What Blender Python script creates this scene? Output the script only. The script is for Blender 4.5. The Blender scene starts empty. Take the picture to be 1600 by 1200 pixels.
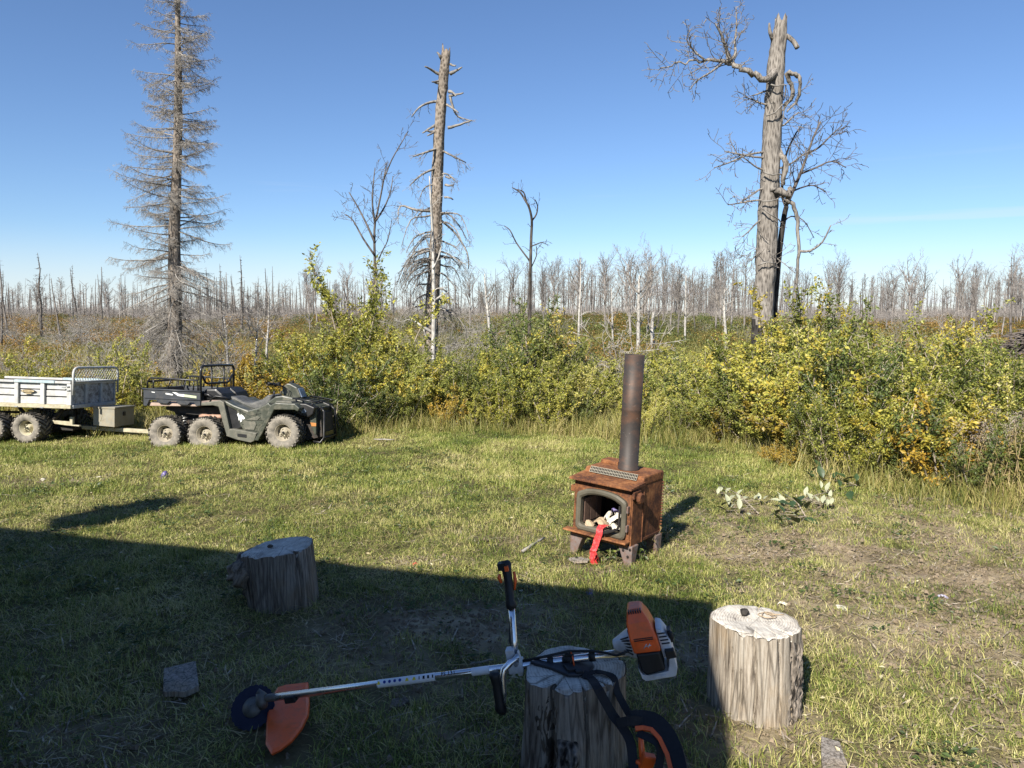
import bpy, bmesh, math, random
import numpy as np
from mathutils import Vector, Matrix, Euler

# ------------------------------------------------------------------ camera, sky, sun
scene = bpy.context.scene
COL = scene.collection
PI = math.pi
F_PX, CX, CY, CAM_Z = 1180.0, 800.0, 600.0, 1.85
PITCH = math.radians(5.32)
cam_d = bpy.data.cameras.new('camera')
cam_d.sensor_width = 36.0
cam_d.lens = 36.0 * F_PX / 1600.0
cam_d.clip_start, cam_d.clip_end = 0.05, 5000.0
cam = bpy.data.objects.new('camera', cam_d)
COL.objects.link(cam)
cam.location = (0, 0, CAM_Z)
cam.rotation_euler = (PI / 2 - PITCH, 0, 0)
scene.camera = cam

SUN_EL, SUN_AZ = math.radians(38.0), math.radians(208.0)
SUN_DIR = Vector((math.sin(SUN_AZ) * math.cos(SUN_EL), math.cos(SUN_AZ) * math.cos(SUN_EL), math.sin(SUN_EL)))
sun_d = bpy.data.lights.new('sun', 'SUN')
sun_d.energy = 5.0
sun_d.angle = math.radians(0.53)
sun_d.color = (1.0, 0.94, 0.84)
sun = bpy.data.objects.new('sun', sun_d)
COL.objects.link(sun)
sun.location = SUN_DIR * 60
sun.rotation_euler = SUN_DIR.to_track_quat('Z', 'Y').to_euler()

world = bpy.data.worlds.new('World')
scene.world = world
world.use_nodes = True
wn, wl = world.node_tree.nodes, world.node_tree.links
wn.clear()
w_out = wn.new('ShaderNodeOutputWorld')
w_bg = wn.new('ShaderNodeBackground')
w_bg.inputs['Strength'].default_value = 0.05
w_sky = wn.new('ShaderNodeTexSky')
w_sky.sky_type = 'NISHITA'
w_sky.sun_disc = False
w_sky.sun_elevation = SUN_EL
w_sky.sun_rotation = SUN_AZ
w_sky.altitude = 500
w_sky.air_density = 1.0
w_sky.dust_density = 0.1
w_sky.ozone_density = 1.6
# a low bank of far cloud on the horizon and one faint streak of cirrus
w_tc = wn.new('ShaderNodeTexCoord')
w_sep = wn.new('ShaderNodeSeparateXYZ')
wl.new(w_tc.outputs['Generated'], w_sep.inputs[0])


def wmath(op, a, b=None, c=None):
    n = wn.new('ShaderNodeMath')
    n.operation = op
    for i, v in enumerate((a, b, c)):
        if v is None:
            continue
        if isinstance(v, (int, float)):
            n.inputs[i].default_value = v
        else:
            wl.new(v, n.inputs[i])
    return n.outputs[0]


def wrange(v, a, b, c=0.0, d=1.0):
    n = wn.new('ShaderNodeMapRange')
    n.interpolation_type = 'SMOOTHSTEP'
    n.inputs['From Min'].default_value, n.inputs['From Max'].default_value = a, b
    n.inputs['To Min'].default_value, n.inputs['To Max'].default_value = c, d
    wl.new(v, n.inputs['Value'])
    return n.outputs[0]


w_map = wn.new('ShaderNodeMapping')
w_map.inputs['Scale'].default_value = (5.0, 5.0, 26.0)
wl.new(w_tc.outputs['Generated'], w_map.inputs[0])
w_no = wn.new('ShaderNodeTexNoise')
w_no.inputs['Scale'].default_value = 1.6
w_no.inputs['Detail'].default_value = 6
wl.new(w_map.outputs[0], w_no.inputs['Vector'])
zz = w_sep.outputs['Z']
bank = wmath('MULTIPLY', wrange(zz, 0.085, 0.03), wrange(w_no.outputs['Fac'], 0.42, 0.66))
bank = wmath('MULTIPLY', bank, wrange(w_sep.outputs['X'], -0.1, 0.25, 0.15, 0.8))
w_map2 = wn.new('ShaderNodeMapping')
w_map2.inputs['Rotation'].default_value = (0, 0.10, 0)
w_map2.inputs['Scale'].default_value = (2.2, 2.2, 60.0)
wl.new(w_tc.outputs['Generated'], w_map2.inputs[0])
w_no2 = wn.new('ShaderNodeTexNoise')
w_no2.inputs['Scale'].default_value = 1.0
w_no2.inputs['Detail'].default_value = 3
wl.new(w_map2.outputs[0], w_no2.inputs['Vector'])
cir = wmath('MULTIPLY', wmath('MULTIPLY', wrange(zz, 0.05, 0.11), wrange(zz, 0.2, 0.12)), wrange(w_no2.outputs['Fac'], 0.60, 0.75, 0.0, 0.22))
low = wrange(zz, 0.11, 0.0, 0.0, 0.55)
cl = wmath('MAXIMUM', wmath('MAXIMUM', bank, low), cir)
w_mix = wn.new('ShaderNodeMix')
w_mix.data_type = 'RGBA'
wl.new(cl, w_mix.inputs['Factor'])
w_tint = wn.new('ShaderNodeMix')
w_tint.data_type = 'RGBA'
w_tint.blend_type = 'MULTIPLY'
w_tint.inputs['Factor'].default_value = 1.0
w_tint.inputs['B'].default_value = (0.95, 1.14, 1.42, 1)
wl.new(w_sky.outputs[0], w_tint.inputs['A'])
wl.new(w_tint.outputs['Result'], w_mix.inputs['A'])
w_mix.inputs['B'].default_value = (8.6, 8.9, 9.6, 1)
wl.new(w_mix.outputs['Result'], w_bg.inputs['Color'])
wl.new(w_bg.outputs[0], w_out.inputs[0])

scene.view_settings.view_transform = 'Standard'
scene.view_settings.look = 'None'
scene.view_settings.exposure = 1.0
scene.view_settings.gamma = 1.0
scene.view_settings.use_curve_mapping = False
try:
    scene.cycles.use_denoising = True
    scene.cycles.max_bounces = 8
    scene.cycles.transparent_max_bounces = 8
except Exception:
    pass

rng = np.random.default_rng(7)
rnd = random.Random(11)

# ------------------------------------------------------------------ pixels of the photograph -> places
SP, CP = math.sin(PITCH), math.cos(PITCH)


def ray(px, py):
    a, b = (px - CX) / F_PX, (CY - py) / F_PX
    return Vector((a, CP + b * SP, -SP + b * CP))


def at(px, py, Y):
    d = ray(px, py)
    t = Y / d.y
    return Vector((d.x * t, Y, CAM_Z + d.z * t))


def gnd(px, py, z=0.0):
    d = ray(px, py)
    t = (z - CAM_Z) / d.z
    return Vector((d.x * t, d.y * t, z))


def to_px(x, y, z):
    dz = z - CAM_Z
    dep = y * CP - dz * SP
    up = y * SP + dz * CP
    return CX + F_PX * x / dep, CY - F_PX * up / dep


# ------------------------------------------------------------------ noise and terrain
def _hash(i, j, s):
    h = (i.astype(np.int64) * 374761393 + j.astype(np.int64) * 668265263 + s * 974711) & 0x7fffffff
    h = ((h ^ (h >> 13)) * 1274126177) & 0x7fffffff
    return ((h ^ (h >> 16)) & 0xffff) / 65535.0


def vnoise(x, y, s=0):
    x, y = np.asarray(x, float), np.asarray(y, float)
    i, j = np.floor(x), np.floor(y)
    u, v = x - i, y - j
    u, v = u * u * (3 - 2 * u), v * v * (3 - 2 * v)
    a, b = _hash(i, j, s), _hash(i + 1, j, s)
    c, d = _hash(i, j + 1, s), _hash(i + 1, j + 1, s)
    return (a * (1 - u) + b * u) * (1 - v) + (c * (1 - u) + d * u) * v


def fbm(x, y, s=0, o=4):
    x, y = np.asarray(x, float), np.asarray(y, float)
    r, a, t = 0.0, 1.0, 0.0
    for k in range(o):
        r = r + a * vnoise(x * 2 ** k + 17.3 * k, y * 2 ** k - 9.1 * k, s + k)
        t += a
        a *= 0.5
    return r / t


def sstep(a, b, x):
    t = np.clip((np.asarray(x, float) - a) / (b - a), 0, 1)
    return t * t * (3 - 2 * t)


def gauss(x, y, cx, cy, rx, ry):
    return np.exp(-(((x - cx) / rx) ** 2 + ((y - cy) / ry) ** 2))


def H(x, y):
    x, y = np.asarray(x, float), np.asarray(y, float)
    near = 0.05 * (fbm(x * 0.9, y * 0.9, 3) - 0.5) + 0.02 * (vnoise(x * 5, y * 5, 5) - 0.5)
    far = sstep(17, 60, np.abs(y)) * (fbm(x / 30, y / 38, 9, 3) - 0.56) * 3.0
    hollow = -0.9 * gauss(x, y, -14, 30, 9, 9)
    rise = 0.5 * gauss(x, y, 16, 85, 25, 45)
    return near + far + hollow + rise


def Hs(x, y):
    return float(H(x, y))


# edge of the mown lawn: Y of the first bushes as a function of the photo column
def lawn_edge_px(px):
    return np.interp(px, [-300, 0, 350, 520, 640, 800, 930, 1010, 1120, 1200, 1300, 1420, 1600, 1900],
                     [676, 676, 676, 682, 672, 676, 680, 690, 700, 712, 748, 772, 792, 810])


def edge_Y(x, y):
    px = CX + F_PX * np.asarray(x) / np.maximum(np.asarray(y), 0.5)
    py = lawn_edge_px(px)
    b = (CY - py) / F_PX
    return CAM_Z * (CP + b * SP) / (SP - b * CP)


BARE = [  # (px, py, rx, ry, amount): worn patches of the yard
    (690, 985, .75, .45, .9), (600, 1030, .6, .3, .7), (720, 1060, .5, .3, .55), (640, 1150, .5, .25, .5),
    (1085, 1030, .35, .35, .8), (800, 960, .5, .3, .55),
    (1180, 870, .7, .35, .8), (1330, 865, .8, .35, .85), (1500, 905, .9, .4, .9), (1430, 960, .8, .25, .65),
    (1330, 980, .4, .3, .7), (1240, 850, .5, .25, .6), (1570, 940, .7, .35, .7), (1290, 800, .9, .25, .5),
    (1180, 1150, .25, .3, .7), (1250, 1130, .25, .2, .6), (1370, 1050, .3, .35, .45), (1500, 1060, .25, .3, .5),
    (930, 895, .35, .2, .6), (840, 850, .8, .2, .35), (640, 880, .5, .15, .3), (60, 755, .6, .25, .45), (230, 1100, .5, .3, .35), (120, 1150, .5, .3, .4),
]
BARE_W = [(gnd(p, q).x, gnd(p, q).y, rx, ry, a) for p, q, rx, ry, a in BARE]


def bare(x, y):
    b = np.zeros_like(np.asarray(x, float))
    for cx, cy, rx, ry, a in BARE_W:
        b = np.maximum(b, a * gauss(x, y, cx, cy, rx, ry))
    n = fbm(np.asarray(x) * 2.6, np.asarray(y) * 2.6, 21)
    right = (0.36 + 0.4 * vnoise(np.asarray(x) * 1.7, np.asarray(y) * 1.7, 88)) * sstep(0.7, 2.4, x) * sstep(8.6, 6.2, y)
    near = 0.25 * sstep(4.6, 3.6, y)
    b = np.maximum(b, np.maximum(right, near))
    return np.clip(b * 1.25 * sstep(0.28, 0.62, n + b * 0.25), 0, 1)


# ------------------------------------------------------------------ helpers: objects
def tag(o, label=None, cat=None, group=None, kind=None):
    if label:
        o['label'] = label
    if cat:
        o['category'] = cat
    if group:
        o['group'] = group
    if kind:
        o['kind'] = kind
    return o


def empty(name, loc=(0, 0, 0), rot=(0, 0, 0), scale=1.0):
    o = bpy.data.objects.new(name, None)
    COL.objects.link(o)
    o.empty_display_size = 0.1
    o.location = loc
    o.rotation_euler = rot
    o.scale = (scale,) * 3
    return o


def link(name, mesh, parent=None, loc=None, rot=None):
    o = bpy.data.objects.new(name, mesh)
    COL.objects.link(o)
    if parent is not None:
        o.parent = parent
    if loc is not None:
        o.location = loc
    if rot is not None:
        o.rotation_euler = rot
    return o


def copy_tree(root, loc, rot=(0, 0, 0), scale=(1, 1, 1)):
    r = root.copy()
    COL.objects.link(r)
    r.location, r.rotation_euler, r.scale = loc, rot, scale
    for ch in list(root.children):
        c = ch.copy()
        COL.objects.link(c)
        c.parent = r
        for g in list(ch.children):
            d = g.copy()
            COL.objects.link(d)
            d.parent = c
    return r


class MB:
    def __init__(s):
        s.v, s.f, s.m, s.sm = [], [], [], []

    def add(s, vs, fs, mat=0, smooth=False):
        o = len(s.v)
        s.v.extend([tuple(p) for p in vs])
        for f in fs:
            s.f.append(tuple(i + o for i in f))
            s.m.append(mat)
            s.sm.append(smooth)

    def box(s, c, size, rot=None, mat=0, taper=None):
        hx, hy, hz = size[0] / 2, size[1] / 2, size[2] / 2
        tx, ty = taper if taper else (1, 1)
        P = [(-hx, -hy, -hz), (hx, -hy, -hz), (hx, hy, -hz), (-hx, hy, -hz),
             (-hx * tx, -hy * ty, hz), (hx * tx, -hy * ty, hz), (hx * tx, hy * ty, hz), (-hx * tx, hy * ty, hz)]
        R = rot if rot is not None else Matrix.Identity(3)
        if isinstance(R, (tuple, list)):
            R = Euler(R).to_matrix()
        P = [R @ Vector(p) + Vector(c) for p in P]
        s.add(P, [(0, 3, 2, 1), (4, 5, 6, 7), (0, 1, 5, 4), (1, 2, 6, 5), (2, 3, 7, 6), (3, 0, 4, 7)], mat)

    def prism(s, pts, a, b, plane='xz', mat=0):
        """outline pts extruded between a and b along the remaining axis"""
        def P(p, t):
            if plane == 'xz':
                return (p[0], t, p[1])
            if plane == 'yz':
                return (t, p[0], p[1])
            return (p[0], p[1], t)
        n = len(pts)
        vs = [P(p, a) for p in pts] + [P(p, b) for p in pts]
        fs = [tuple(range(n - 1, -1, -1)), tuple(range(n, 2 * n))]
        for i in range(n):
            j = (i + 1) % n
            fs.append((i, j, n + j, n + i))
        s.add(vs, fs, mat)

    def tube(s, pts, rad, n=6, cap=True, mat=0, smooth=True, flat=1.0):
        pts = [Vector(p) for p in pts]
        k = len(pts)
        if isinstance(rad, (int, float)):
            rad = [rad] * k
        t0 = (pts[1] - pts[0]).normalized()
        u = Vector((0, 0, 1)) if abs(t0.z) < 0.9 else Vector((1, 0, 0))
        u = (u - t0 * u.dot(t0)).normalized()
        vs = []
        for i in range(k):
            t = (pts[min(i + 1, k - 1)] - pts[max(i - 1, 0)])
            t = t.normalized() if t.length > 1e-9 else t0
            u = u - t * u.dot(t)
            u = u.normalized() if u.length > 1e-6 else t.orthogonal().normalized()
            w = t.cross(u)
            for j in range(n):
                a = 2 * PI * j / n
                vs.append(pts[i] + (u * (math.cos(a) * flat) + w * math.sin(a)) * rad[i])
        fs = []
        for i in range(k - 1):
            for j in range(n):
                j2 = (j + 1) % n
                fs.append((i * n + j, i * n + j2, (i + 1) * n + j2, (i + 1) * n + j))
        if cap:
            fs.append(tuple(range(n - 1, -1, -1)))
            fs.append(tuple((k - 1) * n + j for j in range(n)))
        s.add(vs, fs, mat, smooth)

    def lathe(s, prof, n=32, axis='z', c=(0, 0, 0), mat=0, smooth=True, cap=False):
        """prof: list of (radius, height)"""
        vs, fs = [], []
        for r, h in prof:
            for j in range(n):
                a = 2 * PI * j / n
                x, y = r * math.cos(a), r * math.sin(a)
                p = {'z': (x, y, h), 'y': (x, h, y), 'x': (h, x, y)}[axis]
                vs.append((p[0] + c[0], p[1] + c[1], p[2] + c[2]))
        k = len(prof)
        for i in range(k - 1):
            for j in range(n):
                j2 = (j + 1) % n
                fs.append((i * n + j, i * n + j2, (i + 1) * n + j2, (i + 1) * n + j))
        if cap:
            fs.append(tuple(range(n - 1, -1, -1)))
            fs.append(tuple((k - 1) * n + j for j in range(n)))
        s.add(vs, fs, mat, smooth)

    def ribbon(s, pts, side, w, th=0.002, mat=0):
        """flat strap: a strip of width w across direction `side`, thickness th"""
        pts = [Vector(p) for p in pts]
        k = len(pts)
        vs = []
        for i, p in enumerate(pts):
            t = (pts[min(i + 1, k - 1)] - pts[max(i - 1, 0)]).normalized()
            sd = Vector(side[i]) if isinstance(side, list) else Vector(side)
            sd = (sd - t * sd.dot(t)).normalized()
            nn = t.cross(sd)
            for a, b in ((-1, -1), (1, -1), (1, 1), (-1, 1)):
                vs.append(p + sd * (a * w / 2) + nn * (b * th / 2))
        fs = [(3, 2, 1, 0), tuple((k - 1) * 4 + q for q in range(4))]
        for i in range(k - 1):
            for j in range(4):
                j2 = (j + 1) % 4
                fs.append((i * 4 + j, i * 4 + j2, (i + 1) * 4 + j2, (i + 1) * 4 + j))
        s.add(vs, fs, mat)

    def mesh(s, name, mats, bevel=0.0, segs=1, fixn=True, xf=None):
        me = bpy.data.meshes.new(name)
        vs = s.v if xf is None else [xf @ Vector(p) for p in s.v]
        me.from_pydata(vs, [], s.f)
        if not isinstance(mats, (list, tuple)):
            mats = [mats]
        for m in mats:
            me.materials.append(m)
        me.polygons.foreach_set('material_index', s.m)
        me.polygons.foreach_set('use_smooth', s.sm)
        if fixn or bevel:
            bm = bmesh.new()
            bm.from_mesh(me)
            if fixn:
                bmesh.ops.recalc_face_normals(bm, faces=bm.faces)
            if bevel:
                es = [e for e in bm.edges if len(e.link_faces) == 2 and e.calc_face_angle(0) > 0.5]
                bmesh.ops.bevel(bm, geom=es, offset=bevel, offset_type='OFFSET', segments=segs, profile=0.6, affect='EDGES', clamp_overlap=True)
            bm.to_mesh(me)
            bm.free()
        me.update()
        return me

    def build(s, name, mats, parent=None, bevel=0.0, segs=1, fixn=True, loc=None, rot=None, xf=None):
        return link(name, s.mesh(name, mats, bevel, segs, fixn, xf), parent, loc, rot)


def fast_mesh(name, verts, quads, mats, attrs=None, smooth=False, mat_idx=None):
    verts = np.asarray(verts, np.float32)
    quads = np.asarray(quads, np.int32)
    k = quads.shape[1]
    me = bpy.data.meshes.new(name)
    me.vertices.add(len(verts))
    me.vertices.foreach_set('co', verts.ravel())
    me.loops.add(quads.size)
    me.loops.foreach_set('vertex_index', quads.ravel())
    me.polygons.add(len(quads))
    me.polygons.foreach_set('loop_start', np.arange(0, quads.size, k, dtype=np.int32))
    me.polygons.foreach_set('loop_total', np.full(len(quads), k, np.int32))
    me.polygons.foreach_set('use_smooth', np.full(len(quads), smooth, bool))
    for m in (mats if isinstance(mats, (list, tuple)) else [mats]):
        me.materials.append(m)
    if mat_idx is not None:
        me.polygons.foreach_set('material_index', np.asarray(mat_idx, np.int32))
    for nme, val in (attrs or {}).items():
        val = np.asarray(val)
        if val.ndim == 2:
            a = me.attributes.new(nme, 'FLOAT_VECTOR', 'POINT')
            a.data.foreach_set('vector', val.astype(np.float32).ravel())
        elif val.dtype == bool:
            a = me.attributes.new(nme, 'BOOLEAN', 'POINT')
            a.data.foreach_set('value', val)
        else:
            a = me.attributes.new(nme, 'FLOAT', 'POINT')
            a.data.foreach_set('value', val.astype(np.float32))
    me.update(calc_edges=True)
    return me


# ------------------------------------------------------------------ helpers: materials
class NT:
    def __init__(s, name):
        s.mat = bpy.data.materials.new(name)
        s.mat.use_nodes = True
        s.t = s.mat.node_tree
        s.t.nodes.clear()
        s.out = s.t.nodes.new('ShaderNodeOutputMaterial')

    def n(s, typ, **kw):
        nd = s.t.nodes.new(typ)
        for k, v in kw.items():
            setattr(nd, k, v)
        return nd

    def l(s, a, b):
        s.t.links.new(a, b)

    def put(s, sock, v):
        if isinstance(v, bpy.types.NodeSocket):
            s.l(v, sock)
        elif isinstance(v, (tuple, list)) and len(v) == 3 and sock.type == 'RGBA':
            sock.default_value = (*v, 1)
        else:
            sock.default_value = v

    def coord(s, scale=(1, 1, 1), kind='Object', rot=(0, 0, 0)):
        tc = s.n('ShaderNodeTexCoord')
        mp = s.n('ShaderNodeMapping')
        mp.inputs['Scale'].default_value = scale if isinstance(scale, (tuple, list)) else (scale,) * 3
        mp.inputs['Rotation'].default_value = rot
        s.l(tc.outputs[kind], mp.inputs[0])
        return mp.outputs[0]

    def pos(s, scale=(1, 1, 1)):
        g = s.n('ShaderNodeNewGeometry')
        mp = s.n('ShaderNodeMapping')
        mp.inputs['Scale'].default_value = scale if isinstance(scale, (tuple, list)) else (scale,) * 3
        s.l(g.outputs['Position'], mp.inputs[0])
        return mp.outputs[0]

    def noise(s, vec, scale=5.0, detail=5.0, rough=0.55, dist=0.0, out='Fac'):
        n = s.n('ShaderNodeTexNoise')
        n.inputs['Scale'].default_value = scale
        n.inputs['Detail'].default_value = detail
        n.inputs['Roughness'].default_value = rough
        n.inputs['Distortion'].default_value = dist
        s.l(vec, n.inputs['Vector'])
        return n.outputs[out]

    def vor(s, vec, scale=5.0, feature='F1', out='Distance', rand=1.0):
        n = s.n('ShaderNodeTexVoronoi', feature=feature)
        n.inputs['Scale'].default_value = scale
        n.inputs['Randomness'].default_value = rand
        s.l(vec, n.inputs['Vector'])
        return n.outputs[out]

    def ramp(s, fac, stops, interp='LINEAR'):
        r = s.n('ShaderNodeValToRGB')
        r.color_ramp.interpolation = interp
        el = r.color_ramp.elements
        while len(el) < len(stops):
            el.new(0.5)
        for e, (p, c) in zip(el, stops):
            e.position = p
            e.color = (*c, 1) if len(c) == 3 else c
        s.l(fac, r.inputs[0])
        return r.outputs['Color']

    def mix(s, fac, a, b, mode='MIX'):
        m = s.n('ShaderNodeMix', data_type='RGBA', blend_type=mode)
        s.put(m.inputs[0], fac)
        s.put(m.inputs[6], a)
        s.put(m.inputs[7], b)
        return m.outputs[2]

    def math(s, op, a, b=0.0, c=0.0, clamp=False):
        m = s.n('ShaderNodeMath', operation=op)
        m.use_clamp = clamp
        s.put(m.inputs[0], a)
        s.put(m.inputs[1], b)
        s.put(m.inputs[2], c)
        return m.outputs[0]

    def rng(s, v, a, b, c=0.0, d=1.0):
        m = s.n('ShaderNodeMapRange')
        s.put(m.inputs['Value'], v)
        for k, q in zip(('From Min', 'From Max', 'To Min', 'To Max'), (a, b, c, d)):
            m.inputs[k].default_value = q
        return m.outputs[0]

    def attr(s, name):
        a = s.n('ShaderNodeAttribute', attribute_name=name)
        return a.outputs['Fac']

    def orand(s):
        return s.n('ShaderNodeObjectInfo').outputs['Random']

    def bump(s, h, strength=0.5, dist=0.01):
        b = s.n('ShaderNodeBump')
        b.inputs['Strength'].default_value = strength
        b.inputs['Distance'].default_value = dist
        s.l(h, b.inputs['Height'])
        return b.outputs[0]

    def principled(s, col, rough=0.7, metal=0.0, spec=0.5, nrm=None, **kw):
        p = s.n('ShaderNodeBsdfPrincipled')
        s.put(p.inputs['Base Color'], col)
        s.put(p.inputs['Roughness'], rough)
        s.put(p.inputs['Metallic'], metal)
        p.inputs['Specular IOR Level'].default_value = spec
        if nrm is not None:
            s.l(nrm, p.inputs['Normal'])
        for k, v in kw.items():
            s.put(p.inputs[k], v)
        return p

    def done(s, shader):
        s.l(shader.outputs[0], s.out.inputs[0])
        return s.mat


def m_plain(name, col, rough=0.6, metal=0.0, dirt=0.0, dirtcol=(0.22, 0.18, 0.13), scale=6.0, spec=0.4, bump=0.0, var=0.15):
    t = NT(name)
    c = t.coord(1.0)
    n1 = t.noise(c, scale, 6, 0.6)
    base = t.mix(t.rng(n1, 0.3, 0.7), tuple(x * (1 - var) for x in col), tuple(min(1, x * (1 + var)) for x in col))
    if dirt > 0:
        n2 = t.noise(c, scale * 2.3, 8, 0.65)
        base = t.mix(t.rng(n2, 0.62 - dirt * 0.35, 0.72 - dirt * 0.1, 0, min(1, dirt * 1.2)), base, dirtcol)
    nr = None
    if bump > 0:
        nr = t.bump(t.noise(c, scale * 8, 4), bump, 0.004)
    r = t.rng(n1, 0.3, 0.7, max(0.05, rough - 0.1), min(1, rough + 0.1))
    return t.done(t.principled(base, r, metal, spec, nr))


M = {}

# ------------------------------------------------------------------ materials of the land and the plants
def m_ground():
    t = NT('ground')
    p = t.pos()
    b = t.attr('bare')
    n1 = t.noise(p, 3.0, 8, 0.62)
    n2 = t.noise(p, 26.0, 9, 0.78)
    n3 = t.noise(p, 0.35, 4, 0.5)
    thatch = t.mix(t.rng(n2, 0.35, 0.65), (0.045, 0.042, 0.018), (0.16, 0.13, 0.06))
    thatch = t.mix(t.rng(n1, 0.4, 0.65, 0, 0.5), thatch, (0.06, 0.075, 0.02))
    soil = t.mix(t.rng(n1, 0.36, 0.60), (0.15, 0.115, 0.078), (0.42, 0.34, 0.225))
    soil = t.mix(t.rng(n2, 0.58, 0.75), soil, (0.10, 0.07, 0.045))
    c = t.mix(b, thatch, soil)
    far = t.mix(t.rng(n3, 0.4, 0.6), (0.16, 0.125, 0.055), (0.085, 0.095, 0.034))
    f = t.attr('far')
    c = t.mix(f, c, far)
    nr = t.bump(t.math('ADD', t.math('MULTIPLY', n2, 0.6), n1), 0.9, 0.03)
    return t.done(t.principled(c, 0.95, 0, 0.15, nr))


def m_blade(name, stops, patch=0.55, gloss=0.5):
    t = NT(name)
    v = t.attr('v')
    o = t.orand()
    w = t.noise(t.pos(), 0.75, 3, 0.6)
    w2 = t.noise(t.pos(), 3.2, 2, 0.5)
    f = t.math('ADD', t.math('MULTIPLY', v, 0.58), t.math('MULTIPLY', o, 0.22))
    f = t.math('ADD', f, t.math('MULTIPLY', t.math('SUBTRACT', w, 0.5), patch * 1.6))
    f = t.math('ADD', f, t.math('MULTIPLY', t.math('SUBTRACT', w2, 0.5), patch * 0.8))
    f = t.math('ADD', f, 0.10, clamp=True)
    c = t.ramp(f, stops)
    pr = t.principled(c, gloss, 0, 0.35)
    tr = t.n('ShaderNodeBsdfTranslucent')
    t.l(c, tr.inputs[0])
    mx = t.n('ShaderNodeMixShader')
    mx.inputs[0].default_value = 0.22
    t.l(pr.outputs[0], mx.inputs[1])
    t.l(tr.outputs[0], mx.inputs[2])
    return t.done(mx)


def sun_leaf(r, s=.55):
    """leaves turn their faces to the light, unevenly"""
    return Vector((r.gauss(-.28, s), r.gauss(-.5, s), .85))


def m_leaf(name, stops, trans=0.25):
    t = NT(name)
    v = t.attr('v')
    o = t.orand()
    f = t.math('ADD', t.math('MULTIPLY', v, 0.8), t.math('MULTIPLY', t.math('SUBTRACT', o, 0.5), 0.5), clamp=False)
    f = t.math('ADD', f, 0.1, clamp=True)
    c = t.ramp(f, stops)
    pr = t.principled(c, 0.48, 0, 0.4)
    tr = t.n('ShaderNodeBsdfTranslucent')
    t.l(c, tr.inputs[0])
    mx = t.n('ShaderNodeMixShader')
    mx.inputs[0].default_value = trans
    t.l(pr.outputs[0], mx.inputs[1])
    t.l(tr.outputs[0], mx.inputs[2])
    return t.done(mx)


def m_bark(name, dark, mid, light, sx=14.0, sz=3.0, bump=0.8, var=0.5, rough=0.9):
    t = NT(name)
    c = t.coord((sx, sx, sz))
    n1 = t.noise(c, 1.0, 8, 0.65, 0.4)
    v = t.vor(c, 1.3, 'F1')
    n2 = t.noise(t.coord(1.7), 1.0, 4)
    h = t.math('ADD', t.math('MULTIPLY', v, 0.6), t.math('MULTIPLY', n1, 0.7))
    col = t.ramp(h, [(0.28, dark), (0.5, mid), (0.78, light)])
    k = t.rng(t.orand(), 0, 1, 1 - var * 0.5, 1 + var * 0.5)
    hsv = t.n('ShaderNodeHueSaturation')
    t.put(hsv.inputs['Value'], t.math('MULTIPLY', k, t.rng(n2, 0.3, 0.7, 0.8, 1.2)))
    t.l(col, hsv.inputs['Color'])
    return t.done(t.principled(hsv.outputs[0], rough, 0, 0.2, t.bump(h, bump, 0.02)))


M['ground'] = m_ground()
M['grass'] = m_blade('grass', [(0.0, (0.022, 0.04, 0.008)), (0.24, (0.11, 0.16, 0.026)), (0.48, (0.25, 0.285, 0.06)), (0.70, (0.46, 0.425, 0.15)), (1.0, (0.60, 0.52, 0.29))], 0.8)
M['tall_grass'] = m_blade('tall_grass', [(0.0, (0.07, 0.095, 0.02)), (0.3, (0.19, 0.195, 0.045)), (0.6, (0.36, 0.31, 0.11)), (1.0, (0.54, 0.44, 0.22))], 0.5)
M['straw'] = m_blade('straw', [(0.0, (0.10, 0.085, 0.035)), (0.4, (0.22, 0.18, 0.075)), (0.75, (0.36, 0.29, 0.14)), (1.0, (0.5, 0.42, 0.25))], 0.5)
M['leaflet'] = m_leaf('leaflet', [(0.0, (0.03, 0.055, 0.015)), (0.5, (0.075, 0.11, 0.03)), (1.0, (0.16, 0.17, 0.05))])
M['fleck'] = m_leaf('fleck', [(0.0, (0.2, 0.15, 0.07)), (0.5, (0.42, 0.36, 0.2)), (0.85, (0.55, 0.5, 0.32)), (1.0, (0.5, 0.25, 0.05))])
M['willow'] = m_leaf('willow', [(0.0, (0.03, 0.045, 0.012)), (0.3, (0.14, 0.17, 0.034)), (0.6, (0.31, 0.32, 0.066)), (0.86, (0.47, 0.42, 0.10)), (1.0, (0.52, 0.48, 0.22))])
M['poplar_leaf'] = m_leaf('poplar_leaf', [(0.0, (0.045, 0.055, 0.012)), (0.3, (0.18, 0.20, 0.034)), (0.6, (0.39, 0.365, 0.064)), (0.88, (0.46, 0.35, 0.05)), (1.0, (0.5, 0.42, 0.14))])
M['golden'] = m_leaf('golden', [(0.0, (0.08, 0.075, 0.015)), (0.3, (0.24, 0.185, 0.03)), (0.65, (0.44, 0.29, 0.04)), (1.0, (0.46, 0.21, 0.04))])
M['green_leaf'] = m_leaf('green_leaf', [(0.0, (0.022, 0.036, 0.01)), (0.4, (0.08, 0.115, 0.028)), (0.75, (0.17, 0.20, 0.045)), (1.0, (0.36, 0.34, 0.12))])
M['rust_leaf'] = m_leaf('rust_leaf', [(0.0, (0.07, 0.05, 0.02)), (0.35, (0.20, 0.13, 0.032)), (0.7, (0.34, 0.17, 0.035)), (1.0, (0.36, 0.26, 0.06))])
M['olive_leaf'] = m_leaf('olive_leaf', [(0.0, (0.04, 0.05, 0.017)), (0.5, (0.12, 0.125, 0.034)), (1.0, (0.27, 0.23, 0.06))])
M['stem'] = m_bark('stem', (0.08, 0.06, 0.04), (0.21, 0.17, 0.125), (0.36, 0.31, 0.24), 30, 8, 0.3)
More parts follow.
